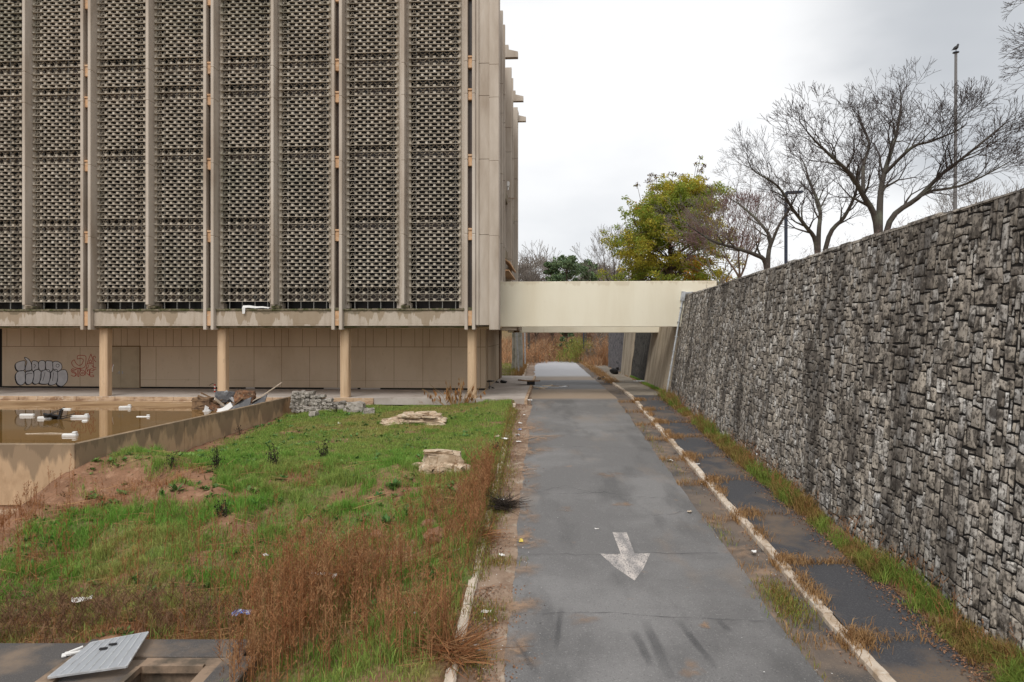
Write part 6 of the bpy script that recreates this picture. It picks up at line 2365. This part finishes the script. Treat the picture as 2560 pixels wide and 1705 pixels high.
xs_, ys_ = [], []
for c_, rx, ry, n in ((BOULD, .75, .62, 900), (HEAP, 1.45, .62, 1500), (Vector((-9.0, 33.0, 0)), 2.2, .5, 1200)):
    a = rng.uniform(0, 6.283, n)
    q = rng.normal(1.0, .10, n)
    xs_.append(c_.x + np.cos(a) * rx * q); ys_.append(c_.y + np.sin(a) * ry * q)
X, Y = np.concatenate(xs_), np.concatenate(ys_)
k = (X < Xlc(Y) - .2) & (~blocked(X, Y)) & (Y < 34.7)
X, Y = X[k], Y[k]
blades('rock_foot_grass', X, Y, lawn(X, Y), rng.uniform(.06, .20, len(X)), .013, rng.uniform(.2, .7, len(X)), MT['grass'], np.clip(rng.random(len(X)) * .5, 0, 1))

# rubbish heap at the pool corner: every piece a thing
HP = Vector((-13.2, 33.4, -.25))


def piece(name, mb, mt, label, cat, loc, group='rubbish heap at the pool'):
    o_ = mb.build(name, mt, None, loc=loc)
    return tag(o_, label, cat, group)


def plank(sz, rot, curve=0.0):
    mb = MB()
    n = 6
    m_ = Matrix.Rotation(rot[2], 3, 'Z') @ Matrix.Rotation(rot[1], 3, 'Y') @ Matrix.Rotation(rot[0], 3, 'X')
    vs_, fs_ = [], []
    for i in range(n + 1):
        t_ = i / n - .5
        for (yy, zz) in ((-.5, -.5), (.5, -.5), (.5, .5), (-.5, .5)):
            vs_.append(m_ @ Vector((t_ * sz[0], yy * sz[1], zz * sz[2] + curve * (4 * t_ * t_ - 1))))
    for i in range(n):
        for k in range(4):
            l = (k + 1) % 4
            fs_.append((4 * i + k, 4 * i + l, 4 * i + 4 + l, 4 * i + 4 + k))
    fs_ += [(3, 2, 1, 0), tuple(4 * n + k for k in range(4))]
    mb.add(vs_, fs_)
    return mb


def hp(u, v, Yd=33.3): return at(u, v, Yd)


piece('wooden_crate', (lambda m: (m.cbox((-.42, -.3, -.2), (.42, .3, .55), .02), m.box((-.44, -.32, .05), (.44, -.303, .12)), m.box((-.44, -.32, .4), (.44, -.303, .47)), m)[-1])(MB()), MT['wood'], 'dark brown box at the left end of the rubbish heap', 'box', hp(508, 1022))
mb = MB(); block(mb, (0, 0, 0), (.46, .3, .36), .3, 511, .1)
piece('broken_block', mb, MT['rust'], 'rusty brown broken block standing on the rubbish heap', 'block', hp(612, 996))
mb = MB(); block(mb, (0, 0, 0), (.42, .3, .26), -.3, 512, .12)
piece('tar_lump', mb, MT['asphdark'], 'dark grey lump leaning on the pillar behind the rubbish heap', 'lump', hp(562, 992))
for (u, v, Yd, sz, rot, cv, mt_, nm, lab, ct) in (
        (652, 988, 33.3, (2.3, .20, .05), (0, -32, 8), .05, 'palewood', 'wooden_plank', 'long pale plank sticking up from the right of the rubbish heap', 'plank'),
        (600, 1000, 33.0, (1.7, .20, .04), (20, 30, -5), .25, 'galv', 'metal_strip', 'curved grey metal strip drooping over the rubbish heap', 'metal strip'),
        (530, 1004, 33.4, (1.4, .28, .05), (20, 24, 30), .0, 'wood', 'wooden_board', 'dark board slanting at the left of the tar lump', 'board'),
        (585, 1014, 33.0, (1.3, .26, .05), (10, -35, -20), .0, 'wood', 'wooden_board', 'brown board crossing under the rusty block', 'board'),
        (556, 1012, 32.8, (1.0, .18, .05), (40, 40, 50), .0, 'palewood', 'wooden_board', 'short pale splintered board in the middle of the rubbish heap', 'board'),
        (540, 1000, 33.8, (1.6, .10, .06), (0, 28, 12), .0, 'wood', 'wooden_batten', 'thin dark batten falling to the left over the box', 'batten'),
        (575, 998, 33.6, (1.5, .10, .06), (0, -38, -12), .0, 'wood', 'wooden_batten', 'thin brown batten rising behind the curved metal strip', 'batten'),
        (585, 1022, 32.6, (1.7, .9, .04), (50, -14, -10), .10, 'asphdark', 'metal_sheet', 'crumpled dark metal sheet lying against the pool wall', 'metal sheet'),
        (632, 1010, 33.0, (1.4, .8, .04), (40, -18, -10), .12, 'asphdark', 'metal_sheet', 'grey folded sheet at the right of the dark one', 'metal sheet'),
        (548, 1020, 32.7, (.9, .5, .04), (35, 20, 25), .10, 'rust', 'rusty_sheet', 'small rusty sheet between the box and the dark metal', 'metal sheet'),
        (533, 1026, 32.4, (.8, .5, .04), (40, 10, 20), .16, 'paper', 'white_rag', 'white crumpled rag at the front of the rubbish heap', 'rag'),
        (503, 1036, 32.2, (.6, .4, .03), (50, -15, 40), .12, 'paper', 'white_rag', 'small white scrap left of the crumpled rag', 'rag'),
        (556, 1026, 32.2, (1.0, .28, .04), (60, -34, 10), .05, 'white', 'white_board', 'white strip slanting against the pool wall coping', 'board'),
        (618, 1012, 32.8, (.7, .25, .04), (50, 12, -25), .06, 'white', 'white_board', 'short white strip below the rusty block', 'board')):
    piece(nm, plank(sz, [R(q) for q in rot], cv), MT[mt_], lab, ct, hp(u, v, Yd))
mb = MB()
for i in range(34):
    a, b = Vector((rnd.gauss(0, .8), rnd.gauss(0, .35), rnd.uniform(-.3, .35))), Vector((rnd.gauss(0, .9), rnd.gauss(0, .4), rnd.uniform(-.3, .45)))
    b = a + (b - a) * .7
    mb.tube([a, (a + b) / 2 + Vector((0, 0, .1)), b], rnd.uniform(.015, .03), 5)
o = piece('tangled_sticks', mb, MT['wood'], 'tangle of brown sticks spread through the rubbish heap', 'sticks', hp(562, 1012))

# torn white sheet on the ledge
q_ = B.matrix_world if False else Matrix.Translation(P0) @ Matrix.Rotation(RZ, 4, 'Z')
mb = MB()
xa_ = xb(606, DSP)
sheet = [(0, .02, 4.64), (.35, .0, 4.66), (.7, .03, 4.63), (1.05, .02, 4.65), (1.4, .05, 4.62)]
vs_, fs_ = [], []
for i, (x, y, z) in enumerate(sheet):
    vs_ += [(xa_ + x, DSP - .08 + y, z), (xa_ + x, DSP + .06 + y, z + .14 - .02 * i), (xa_ + x + .02, DSP + .2, z + .0)]
for i in range(4):
    for k in range(2):
        fs_.append((3 * i + k, 3 * i + k + 1, 3 * i + k + 4, 3 * i + k + 3))
b = len(vs_)
vs_ += [(xa_ + .02, DSP - .10, 4.66), (xa_ + .20, DSP - .10, 4.67), (xa_ + .18, DSP - .11, 4.36), (xa_ + .05, DSP - .12, 4.34)]
fs_.append((b, b + 1, b + 2, b + 3))
mb.add([q_ @ Vector(p) for p in vs_], fs_)
tag(mb.build('torn_sheet', MT['white']), 'torn white sheet hanging over the ledge above the second pillar', 'sheet')

# floating things in the pool
def float_at(u, v): return at(u, v, F * (CAMH + .36) / (v - 830))


def foam(u, v, L_, w, h, rz, label, foot=True):
    p = float_at(u, v)
    mb = MB()
    mb.cbox((-L_ / 2, -w / 2, -.08), (L_ / 2, w / 2, h), .03)
    if foot: mb.cbox((L_ / 2 - .16, -w / 2 + .02, h + .001), (L_ / 2 - .02, w / 2 - .02, h + .07), .02)
    o_ = mb.build('foam_block', MT['white'], None, loc=p)
    o_.rotation_euler = (0, 0, rz)
    return tag(o_, label, 'foam block', 'white foam blocks floating in the pool')


foam(68, 1040, .62, .16, .10, .05, 'rounded white foam bar nearest the left edge of the pool', False)
foam(113, 1047, .62, .18, .10, .02, 'white foam block under the black chair in the pool')
foam(200, 1044, .75, .2, .10, .06, 'white foam block right of the black chair in the pool')
foam(212, 1053, .22, .16, .05, .4, 'small white lump in front of the right foam block', False)
foam(175, 1090, .5, .2, .09, .1, 'white foam block floating closest to the front wall')
foam(358, 1042, .62, .10, .03, .0, 'thin white foam strip at the right of the pool')
foam(165, 1024, .5, .12, .06, -.05, 'grey white bar on the silt behind the black chair', False)
foam(313, 1020, .55, .2, .10, .3, 'white crumpled block on the silt at the back of the pool')
p = float_at(128, 1048)
CH = empty('pool_chair', p, R(25), 'black chair lying upturned in the pool', 'chair')
mb = MB(); mb.obox((0, 0, .12), (.55, .5, .06), (R(-25), R(12), 0))
mb.build('seat', MT['blacks'], CH)
mb = MB(); mb.obox((.32, 0, .15), (.08, .48, .5), (0, R(14), 0))
mb.build('backrest', MT['blacks'], CH)
for a, b in (((-.25, -.2, .15), (.5, -.35, .42)), ((-.25, .2, .15), (.45, .3, .46)), ((.3, -.2, .0), (.8, -.25, .12)), ((.3, .2, .05), (.85, .15, .18))):
    mb = MB(); mb.tube([a, b], .016, 6)
    mb.build('leg', MT['blacks'], CH)
p = float_at(125, 1085)
mb = MB(); mb.tube([(-.9, 0, .0), (0, .05, .02), (1.0, -.03, .0)], .02, 5)
tag(mb.build('pale_stick', MT['palewood'], None, loc=p), 'thin pale stick floating in front of the foam blocks', 'stick')

# red and white marker behind the second pillar
p = at(537, 978, 38.6)
mk = empty('striped_marker', (p.x, 38.6, 0), 0, 'small red and white striped marker beside the second pillar', 'marker')
mb = MB()
for k in (0, 2, 4):
    mb.lathe((0, 0, k * .09), [(.05, 0), (.05, .085)], 8)
mb.build('red_band', MT['red'], mk)
mb = MB()
for k in (1, 3):
    mb.lathe((0, 0, k * .09), [(.05, 0), (.05, .085)], 8)
mb.build('white_band', MT['white'], mk)
mb = MB(); mb.tube([(0, 0, .42), (-.12, 0, .5), (-.32, 0, .38)], .014, 5)
mb.build('hook', MT['blacks'], mk)

# chair under the bridge side of the building
p = at(1224, 976, 41.0)
CH = empty('office_chair', (p.x, 41.0, 0), R(-20), 'black office chair against the corner of the ground floor wall', 'chair')
mb = MB(); mb.cbox((-.25, -.24, .42), (.25, .24, .49), .03)
mb.build('seat', MT['blacks'], CH)
mb = MB(); mb.obox((-.26, 0, .82), (.06, .42, .55), (0, R(-12), 0))
mb.build('backrest', MT['blacks'], CH)
mb = MB(); mb.tube([(0, 0, .1), (0, 0, .43)], .03, 8)
mb.build('column', MT['metal'], CH)
mb = MB(); mb.tube([(-.05, 0, .45), (-.25, 0, .5), (-.27, 0, .65)], .02, 6)
mb.build('back_bar', MT['blacks'], CH)
for k in range(5):
    a = k * 2 * math.pi / 5
    mb = MB(); mb.tube([(0, 0, .12), (.28 * math.cos(a), .28 * math.sin(a), .06)], .02, 6)
    lg = mb.build('leg', MT['blacks'], CH)
    mb = MB(); mb.tube([(.28 * math.cos(a) - .015, .28 * math.sin(a), .032), (.28 * math.cos(a) + .015, .28 * math.sin(a), .032)], .032, 8)
    mb.build('caster', MT['blacks'], lg)
for u, Yd, s, lab in ((1258, 45.5, .22, 'black bag lying on the plaza floor under the bridge'), (1243, 45.8, .12, 'small dark scrap by the side wall under the bridge')):
    p = at(u, 900, Yd)
    mb = MB(); rock(mb, (0, 0, s * .45), (s * 1.2, s, s * .55), 520, 3, .3)
    tag(mb.build('bag', MT['blacks'], None, loc=(p.x, Yd, 0.0)), lab, 'bag')

# broken boards at the plaza kerb
p = at(1322, 957, 44.5)
pc = Vector((at(1322, 957, 44.5).x, 44.0, 0.0))
piece('plywood_sheet', plank((1.3, .9, .07), (R(-4), R(3), R(10)), .03), MT['wood'], 'warped brown plywood sheet propped on the plaza kerb', 'board', pc + Vector((.0, 0, .28)), 'broken boards by the plaza kerb')
mb = MB(); mb.cbox((-.25, -.2, 0), (.25, .2, .22), .02)
piece('dark_box', mb, MT['blacks'], 'black box holding up the plywood sheet', 'box', pc + Vector((.12, 0, 0.0)), 'broken boards by the plaza kerb')
for (dx, dy, sz, rot, mt, lab) in ((1.2, .3, (.7, .3, .05), (0, R(-3), R(10)), 'palewood', 'pale board with a square end right of the plywood'), (1.0, -.3, (1.6, .12, .04), (0, R(3), R(-12)), 'galv', 'long grey strip lying across the gutter'), (1.5, -.6, (1.3, .10, .04), (0, R(2), R(8)), 'galv', 'second grey strip nearer on the road'), (2.0, .0, (1.1, .12, .04), (0, R(0), R(-4)), 'wood', 'brown stick lying out on the road'), (.7, -1.0, (.9, .2, .04), (0, R(4), R(6)), 'palewood', 'white board on the gutter before the plywood'), (2.2, -.3, (.5, .3, .03), (0, 0, R(30)), 'galv', 'flat grey scrap on the road beyond the strips'), (.75, -1.9, (.35, .2, .08), (0, 0, R(30)), 'palewood', 'broken pale chunk in the gutter')):
    q = pc + Vector((dx, dy, 0))
    q.z = -.15 + .075
    piece('broken_board', plank(sz, rot, .02), MT[mt], lab, 'board', q, 'broken boards by the plaza kerb')

# things on the right pavement
p = at(1537, 934, 55.5)
mb = MB(); rock(mb, (0, 0, .22), (.42, .3, .28), 530, 3, .25); rock(mb, (.25, .1, .42), (.16, .14, .14), 531, 2, .25)
tag(mb.build('rubbish_bag', MT['blacks'], None, loc=(p.x, 55.5, 0.0)), 'black rubbish bag slumped at the foot of the far wall panel', 'bag')
p = at(1498, 945, 51)
for i, (ox, lab) in enumerate(((0, 'black tyre piece in the gutter beyond the bridge'), (.32, 'second black lump touching the tyre piece'))):
    mb = MB(); rock(mb, (0, 0, .1), (.17, .15, .13), 540 + i, 2, .2)
    tag(mb.build('tyre_piece', MT['blacks'], None, loc=(float(Xrc(51)) - .45 + ox, 51, -.14)), lab, 'lump')
p = Vector((7.6, 45, .15))
E = empty('bent_frame', (float(Xrc(45)) + 2.0, 45, .12), 0, 'bent pale metal frame lying in the green verge under the bridge', 'frame')
mb = MB(); mb.tube([(-.7, 0, .05), (.3, 0, .08), (.7, .1, .4)], .03, 6)
mb.build('long_bar', MT['galv'], E)
mb = MB(); mb.tube([(-.6, -.25, .05), (.2, -.25, .06), (.3, 0, .08)], .03, 6)
mb.build('short_bar', MT['galv'], E)

# ---- pad, pit and steel grate at the lower left
mb = MB()
zt = -1.93
mb.cbox((-16, 6, zt - .3), (-7.3, 11.78, zt - 0.03), .02)
mb.cbox((-7.3, 11.25, zt - .3), (-4.45, 11.86, zt), .02)
mb.cbox((-4.72, 6, zt - .3), (-4.2, 11.25, zt), .02)
tag(mb.build('asphalt_pad', MT['pad']), kind='structure')
VT = empty('drain_vault', (-6, 10, zt), 0, 'open concrete drain vault with a pale rim in the asphalt pad', 'vault')
vl = (6, -10, -zt)
mb = MB()
mb.box((-7.29, 6, zt - 1.5), (-7.02, 11.24, zt - .012))
mb.box((-6.0, 11.0, zt - 1.5), (-4.73, 11.24, zt - .035))
mb.box((-4.93, 6, zt - 1.5), (-4.73, 10.99, zt - .035))
mb.box((-7.0, 6, zt - 1.6), (-4.95, 11.2, zt - 1.45))
mb.build('vault_wall', MT['padconc'], VT, loc=vl)
mb = MB()
mb.box((-7.01, 6, zt - .4), (-5.98, 11.23, zt - 0.06))
mb.build('vault_slab', MT['pad'], VT, loc=vl)
mb = MB()
mb.box((-5.97, 10.90, zt - .12), (-4.94, 10.99, zt - .005))
mb.box((-6.0, 6, zt - .1), (-5.92, 10.895, zt - .005))
mb.build('rim', MT['padconc'], VT, loc=vl)

GC = [Vector((-7.09, 10.44, -1.90)), Vector((-7.12, 11.56, -1.88)), Vector((-6.28, 11.78, -1.80)), Vector((-6.02, 10.66, -1.84))]
GE = empty('steel_grate', (-6.6, 11.0, -1.9), 0, 'galvanised steel floor grate tilted over the drain vault', 'grate')
gl = (6.6, -11.0, 1.9)
def gq(s, t_): return (GC[0] * (1 - s) + GC[3] * s) * (1 - t_) + (GC[1] * (1 - s) + GC[2] * s) * t_
up_ = Vector((0, 0, .03))


def gbar(mb, a, b, w):
    d = (b - a).normalized()
    n_ = Vector((-d.y, d.x, 0)) * w
    vs_ = [a - n_, a + n_, b + n_, b - n_]
    vs_ += [v + up_ for v in vs_]
    mb.add(vs_, [(3, 2, 1, 0), (4, 5, 6, 7), (0, 1, 5, 4), (1, 2, 6, 5), (2, 3, 7, 6), (3, 0, 4, 7)])


mb = MB()
for a, b in (((0, 0), (1, 0)), ((1, 0), (1, 1)), ((1, 1), (0, 1)), ((0, 1), (0, 0))):
    gbar(mb, gq(*a), gq(*b), .014)
mb.build('frame', MT['galv'], GE, loc=gl)
mb = MB()
for k in range(1, 8):
    gbar(mb, gq(k / 8, 0.01) + Vector((0, 0, .004)), gq(k / 8, .99) + Vector((0, 0, .008)), .010)
mb.build('bearing_bars', MT['galv'], GE, loc=gl)
mb = MB()
for k in range(1, 40):
    gbar(mb, gq(.01, k / 40), gq(.99, k / 40), .0060)
mb.build('cross_bars', MT['galvdark'], GE, loc=gl)
for k, (s, t_) in enumerate(((.42, .62), (.52, .72))):
    mb = MB(); mb.obox(gq(s, t_) + Vector((0, 0, .055)), (.12, .05, .015), (0, 0, R(15)))
    mb.build('lifting_slot', MT['blacks'], GE, loc=gl)
p = Vector((-7.25, 11.35, zt - .02))
mb = MB(); mb.cbox((-.16, -.04, 0), (.10, .05, .05), .01); mb.cbox((-.2, -.06, 0), (-.13, .06, .03), .008); mb.tube([(-.1, 0, .05), (.1, .02, .09)], .02, 6)
o = mb.build('white_bracket', MT['white'], None, loc=p); o.rotation_euler = (0, 0, R(30))
tag(o, 'small white broken bracket left of the steel grate', 'bracket')

# ================================================================== DEAD PLANTS ON THE LAWN
def dead_plant(dx, dy, H, n, label, mt='deadstalk', spread=.25):
    p = lawn_at(dx * D, dy * D)
    E = empty('dead_weed', p, 0, label, 'plant', 'dead weeds standing on the lawn')
    X = rng.normal(0, .06, n)
    Y = rng.normal(0, .06, n)
    sg, tn = weed_segs(X, Y, np.full(n, -.03), H * rng.uniform(.5, 1, n), 9, spread, .22, .022, False)
    ribbons('stalks', sg, MT[mt], tn).parent = E
    m_ = n * 14
    C = np.stack([rng.normal(0, .10, m_), rng.normal(0, .1, m_), H * rng.beta(1.2, 2.2, m_)], -1)
    V, Q = leaf_cards(C, rng.uniform(.012, .04, m_))
    np_mesh('withered_leaves', V, [Q], MT[mt], E)


dead_plant(392, 1075, .55, 5, 'slim blackened weed nearest the pool wall corner')
dead_plant(497, 1085, .8, 12, 'bushy blackened weed, tallest on the lawn')
dead_plant(628, 1075, .75, 12, 'blackened weed with two dark clumps in mid lawn')
dead_plant(745, 1055, .6, 12, 'spiky branched dead weed above a grass tuft')
dead_plant(550, 1000, .5, 5, 'small dark weed at the foot of the pool wall')
dead_plant(1140, 1035, .42, 6, 'leaning dark weed near the road kerb')
dead_plant(510, 1185, .45, 9, 'dark withered clump on the slope below the lawn')
dead_plant(770, 950, .5, 6, 'dark stalk beside the ruined wall')


def rosette(dx, dy, s, label, n=16):
    p = lawn_at(dx * D, dy * D)
    az = rng.uniform(0, 6.283, n)
    V, Q = [], []
    for k in range(n):
        l = s * rng.uniform(.6, 1.1)
        el = rng.uniform(.25, 1.1)
        d = np.array([math.cos(az[k]) * math.cos(el), math.sin(az[k]) * math.cos(el), math.sin(el)])
        sd_ = np.array([-math.sin(az[k]), math.cos(az[k]), 0]) * l * .16
        b = len(V)
        V += [d * .02, d * l * .5 + sd_, d * l - np.array([0, 0, l * .12]), d * l * .5 - sd_]
        Q.append((b, b + 1, b + 2, b + 3))
    o_ = np_mesh('leafy_weed', np.array(V), [np.array(Q)], MT['leafyweed'])
    o_.location = p
    tag(o_, label, 'plant', 'leafy green weeds on the slope')


MT['leafyweed'] = mat('leafy_weed_green', (0.085, 0.18, 0.05), 0.7, island=.35, trans=.25)
rosette(405, 1130, .34, 'broad leaved pale weed on the earth slip')
rosette(236, 1165, .28, 'green weed on the bare earth below the pool corner')
rosette(372, 1140, .26, 'dark leafy weed left of the broad leaved one')
rosette(905, 1120, .34, 'dark green dock plant on the lawn edge', 26)
rosette(940, 1180, .3, 'bushy green weed near the brown clods', 22)
rosette(800, 1100, .3, 'leafy weed left of the dock plant', 20)
rosette(890, 1205, .3, 'low spreading weed beside the dead stem', 20)

# wilted brown plant at the right pillar
p = at(1140, 1000, 34.4)
WP = empty('wilted_plant', (p.x, 34.4, -.35), 0, 'wilted brown large leaved plant at the foot of the right pillar', 'plant')
mb = MB()
leafC = []
for k in range(26):
    x0_, y0_ = rnd.gauss(0, .45), rnd.gauss(0, .12)
    H_ = rnd.uniform(.75, 1.65) * (1 - abs(x0_) * .35)
    tip = Vector((x0_ * 1.7 + rnd.gauss(0, .15), y0_ + rnd.gauss(0, .12), H_))
    mb.tube([(x0_ * .6, y0_, 0), (x0_ * 1.2, y0_, H_ * .55), tip], [.016, .012, .007], 5)
    for j in range(6):
        f = rnd.uniform(.4, 1)
        leafC.append((x0_ * .6 + (tip.x - x0_ * .6) * f, y0_ + (tip.y - y0_) * f, H_ * f))
mb.build('stalks', MT['straw'], WP)
V, Q = [], []
for (x, y, z) in leafC:
    l, w_ = rnd.uniform(.18, .36), rnd.uniform(.035, .07)
    a = rnd.uniform(0, 3.14)
    sx, sy = math.cos(a) * w_, math.sin(a) * w_
    b = len(V)
    V += [(x, y, z), (x + sx, y + sy, z - l * .5), (x + rnd.gauss(0, .03), y, z - l), (x - sx, y - sy, z - l * .45)]
    Q.append((b, b + 1, b + 2, b + 3))
np_mesh('drooping_leaves', np.array(V), [np.array(Q)], MT['wilt'], WP)

# ================================================================== LITTER (each scrap a thing)
LG = 'scraps of litter'


def scrap(p, s, mt, label, rz=None, name='paper_scrap', asp=.6, crumple=.25):
    r_ = random.Random(hash(label) % 9973 if False else sum(map(ord, label)))
    n = 4
    V, Q = [], []
    for i in range(n + 1):
        for j in range(n + 1):
            x, y = (i / n - .5) * s, (j / n - .5) * s * asp
            V.append((x + r_.gauss(0, s * .03), y + r_.gauss(0, s * .03), .02 + abs(r_.gauss(0, s * crumple * .4))))
    for i in range(n):
        for j in range(n):
            a = i * (n + 1) + j
            Q.append((a, a + n + 1, a + n + 2, a + 1))
    mb = MB()
    mb.add(V, Q)
    o_ = mb.build(name, mt, None, loc=p)
    o_.rotation_euler = (0, 0, r_.uniform(0, 3.1) if rz is None else rz)
    tag(o_, label, 'litter', LG)
    return o_


S_ = lambda dx, dy: lawn_at(dx * D, dy * D)
scrap(S_(188, 1392) + Vector((0, 0, .08)), .36, MT['paper'], 'white crumpled sheet on the brown slope above the asphalt pad', .5)
scrap(S_(555, 1452) + Vector((0, 0, .30)), .34, MT['blue'], 'blue and white wrapper caught low in the tall weeds', .3)
scrap(S_(745, 1362) + Vector((0, 0, .30)), .55, MT['paper'], 'long white wrapper caught in the middle of the tall weeds', -.15, asp=.25)
scrap(S_(610, 1310) + Vector((0, 0, .3)), .16, MT['paper'], 'pale paper bit high up in the tall weeds')
scrap(S_(1050, 1270) + Vector((0, 0, .03)), .14, MT['paper'], 'small white scrap in the weeds beside the kerb clods')
scrap(S_(957, 1417) + Vector((0, 0, .03)), .08, MT['blue'], 'tiny light blue cap in the lime green grass', name='bottle_cap')
scrap(S_(780, 1050 - 75), .22, MT['paper'], 'white strip lying beside the ruined wall')
scrap(S_(868, 968 + 20), .2, MT['paper'], 'white scrap on the lawn left of the pale stone heap')
scrap(S_(1002, 925), .18, MT['paper'], 'white bit on the lawn behind the pale stone heap')
scrap(S_(1218, 921), .26, MT['paper'], 'white scrap where the lawn meets the plaza corner')
scrap(S_(1245 - 40, 955), .15, MT['paper'], 'white bit on the lawn near the upper kerb')
scrap(S_(1160, 1010), .25, MT['paper'], 'pale scrap beside the leaning dark weed')
scrap(S_(1143, 1005), .3, MT['palewood'], 'cream coloured fragment in the lawn near the kerb')
scrap(S_(1122, 1078), .3, MT['paper'], 'upright white wrapper above the roadside weeds', asp=.4)
G_ = lambda dx, dy: gpt(dx * D, dy * D, .02)
scrap(G_(1195, 990), .24, MT['blue'], 'purple and silver wrapper in the left gutter', asp=.5)
scrap(G_(1190, 1003), .28, MT['galv'], 'grey crushed can in the left gutter', asp=.5)
scrap(G_(1192, 1018), .2, MT['paper'], 'white paper in the left gutter below the crushed can')
scrap(G_(1197, 975), .2, MT['white'], 'clear plastic cup in the upper left gutter')
scrap(G_(1153, 1152), .28, MT['paper'], 'white wrapper standing in the dark roadside bush', asp=.4)
scrap(G_(1198, 1246), .26, MT['yellow'], 'yellow peel lying at the edge of the asphalt', asp=.3, crumple=.1)
scrap(G_(1153, 1281), .15, MT['paper'], 'white scrap on the silted gutter')
scrap(G_(1118, 1412), .17, MT['paper'], 'white folded scrap in the gutter grass')
scrap(G_(1085, 1500), .26, MT['paper'], 'torn white sheet under the lowest brown bush')
scrap(G_(1733, 1277) + Vector((0, 0, .04)), .16, MT['paper'], 'pinkish packet in the right gutter beside the kerb')
scrap(G_(1540, 1050 + 12) + Vector((0, 0, 0)), .2, MT['paper'], 'white packet against the right kerb')
scrap(G_(1605, 1100 - 20) + Vector((0, 0, .14)), .13, MT['paper'], 'white bit on the dark pavement panel')
scrap(G_(1585, 1180), .16, MT['palewood'], 'pale flat chip on the asphalt near the right gutter')
scrap(G_(1372, 1220), .10, MT['paper'], 'small white chip on the asphalt above the arrow')
# grey block set in the stone wall
p = wall_p(np.array([17.1]), np.array([.16]), np.array([.10]))[0]
# brush piles beside the road
def brush(dx, dy, n, L_, label, mt='deadstalk'):
    p = gpt(dx * D, dy * D, .0)
    P0_ = rng.normal(0, .12, (n, 3)) * np.array([1, 1.5, .5]) + np.array([-.15, 0, .08])
    dr_ = rng.normal(0, 1, (n, 3)) * np.array([1.0, 1.0, .45])
    dr_[:, 2] = np.abs(dr_[:, 2]) * .7
    P1_ = P0_ + dr_ / np.linalg.norm(dr_, axis=1, keepdims=True) * (L_ * rng.uniform(.3, 1, n))[:, None]
    P0_[:, 2] = np.maximum(P0_[:, 2], .03)
    P1_[:, 2] = np.maximum(P1_[:, 2], .02)
    o_ = ribbons('brush_pile', (P0_, P1_, np.full(n, .014), np.full(n, .006)), MT[mt], rng.random(n))
    o_.location = p
    tag(o_, label, 'brush pile', 'brush piles at the road edge')


brush(1165, 1170, 420, .75, 'dark twiggy brush pile leaning into the left gutter')
brush(1060, 1515, 620, .8, 'rusty brush pile at the bottom of the left kerb', 'weed')
brush(1120, 1240, 260, .6, 'brown brush on the kerb between the two larger piles', 'weed')
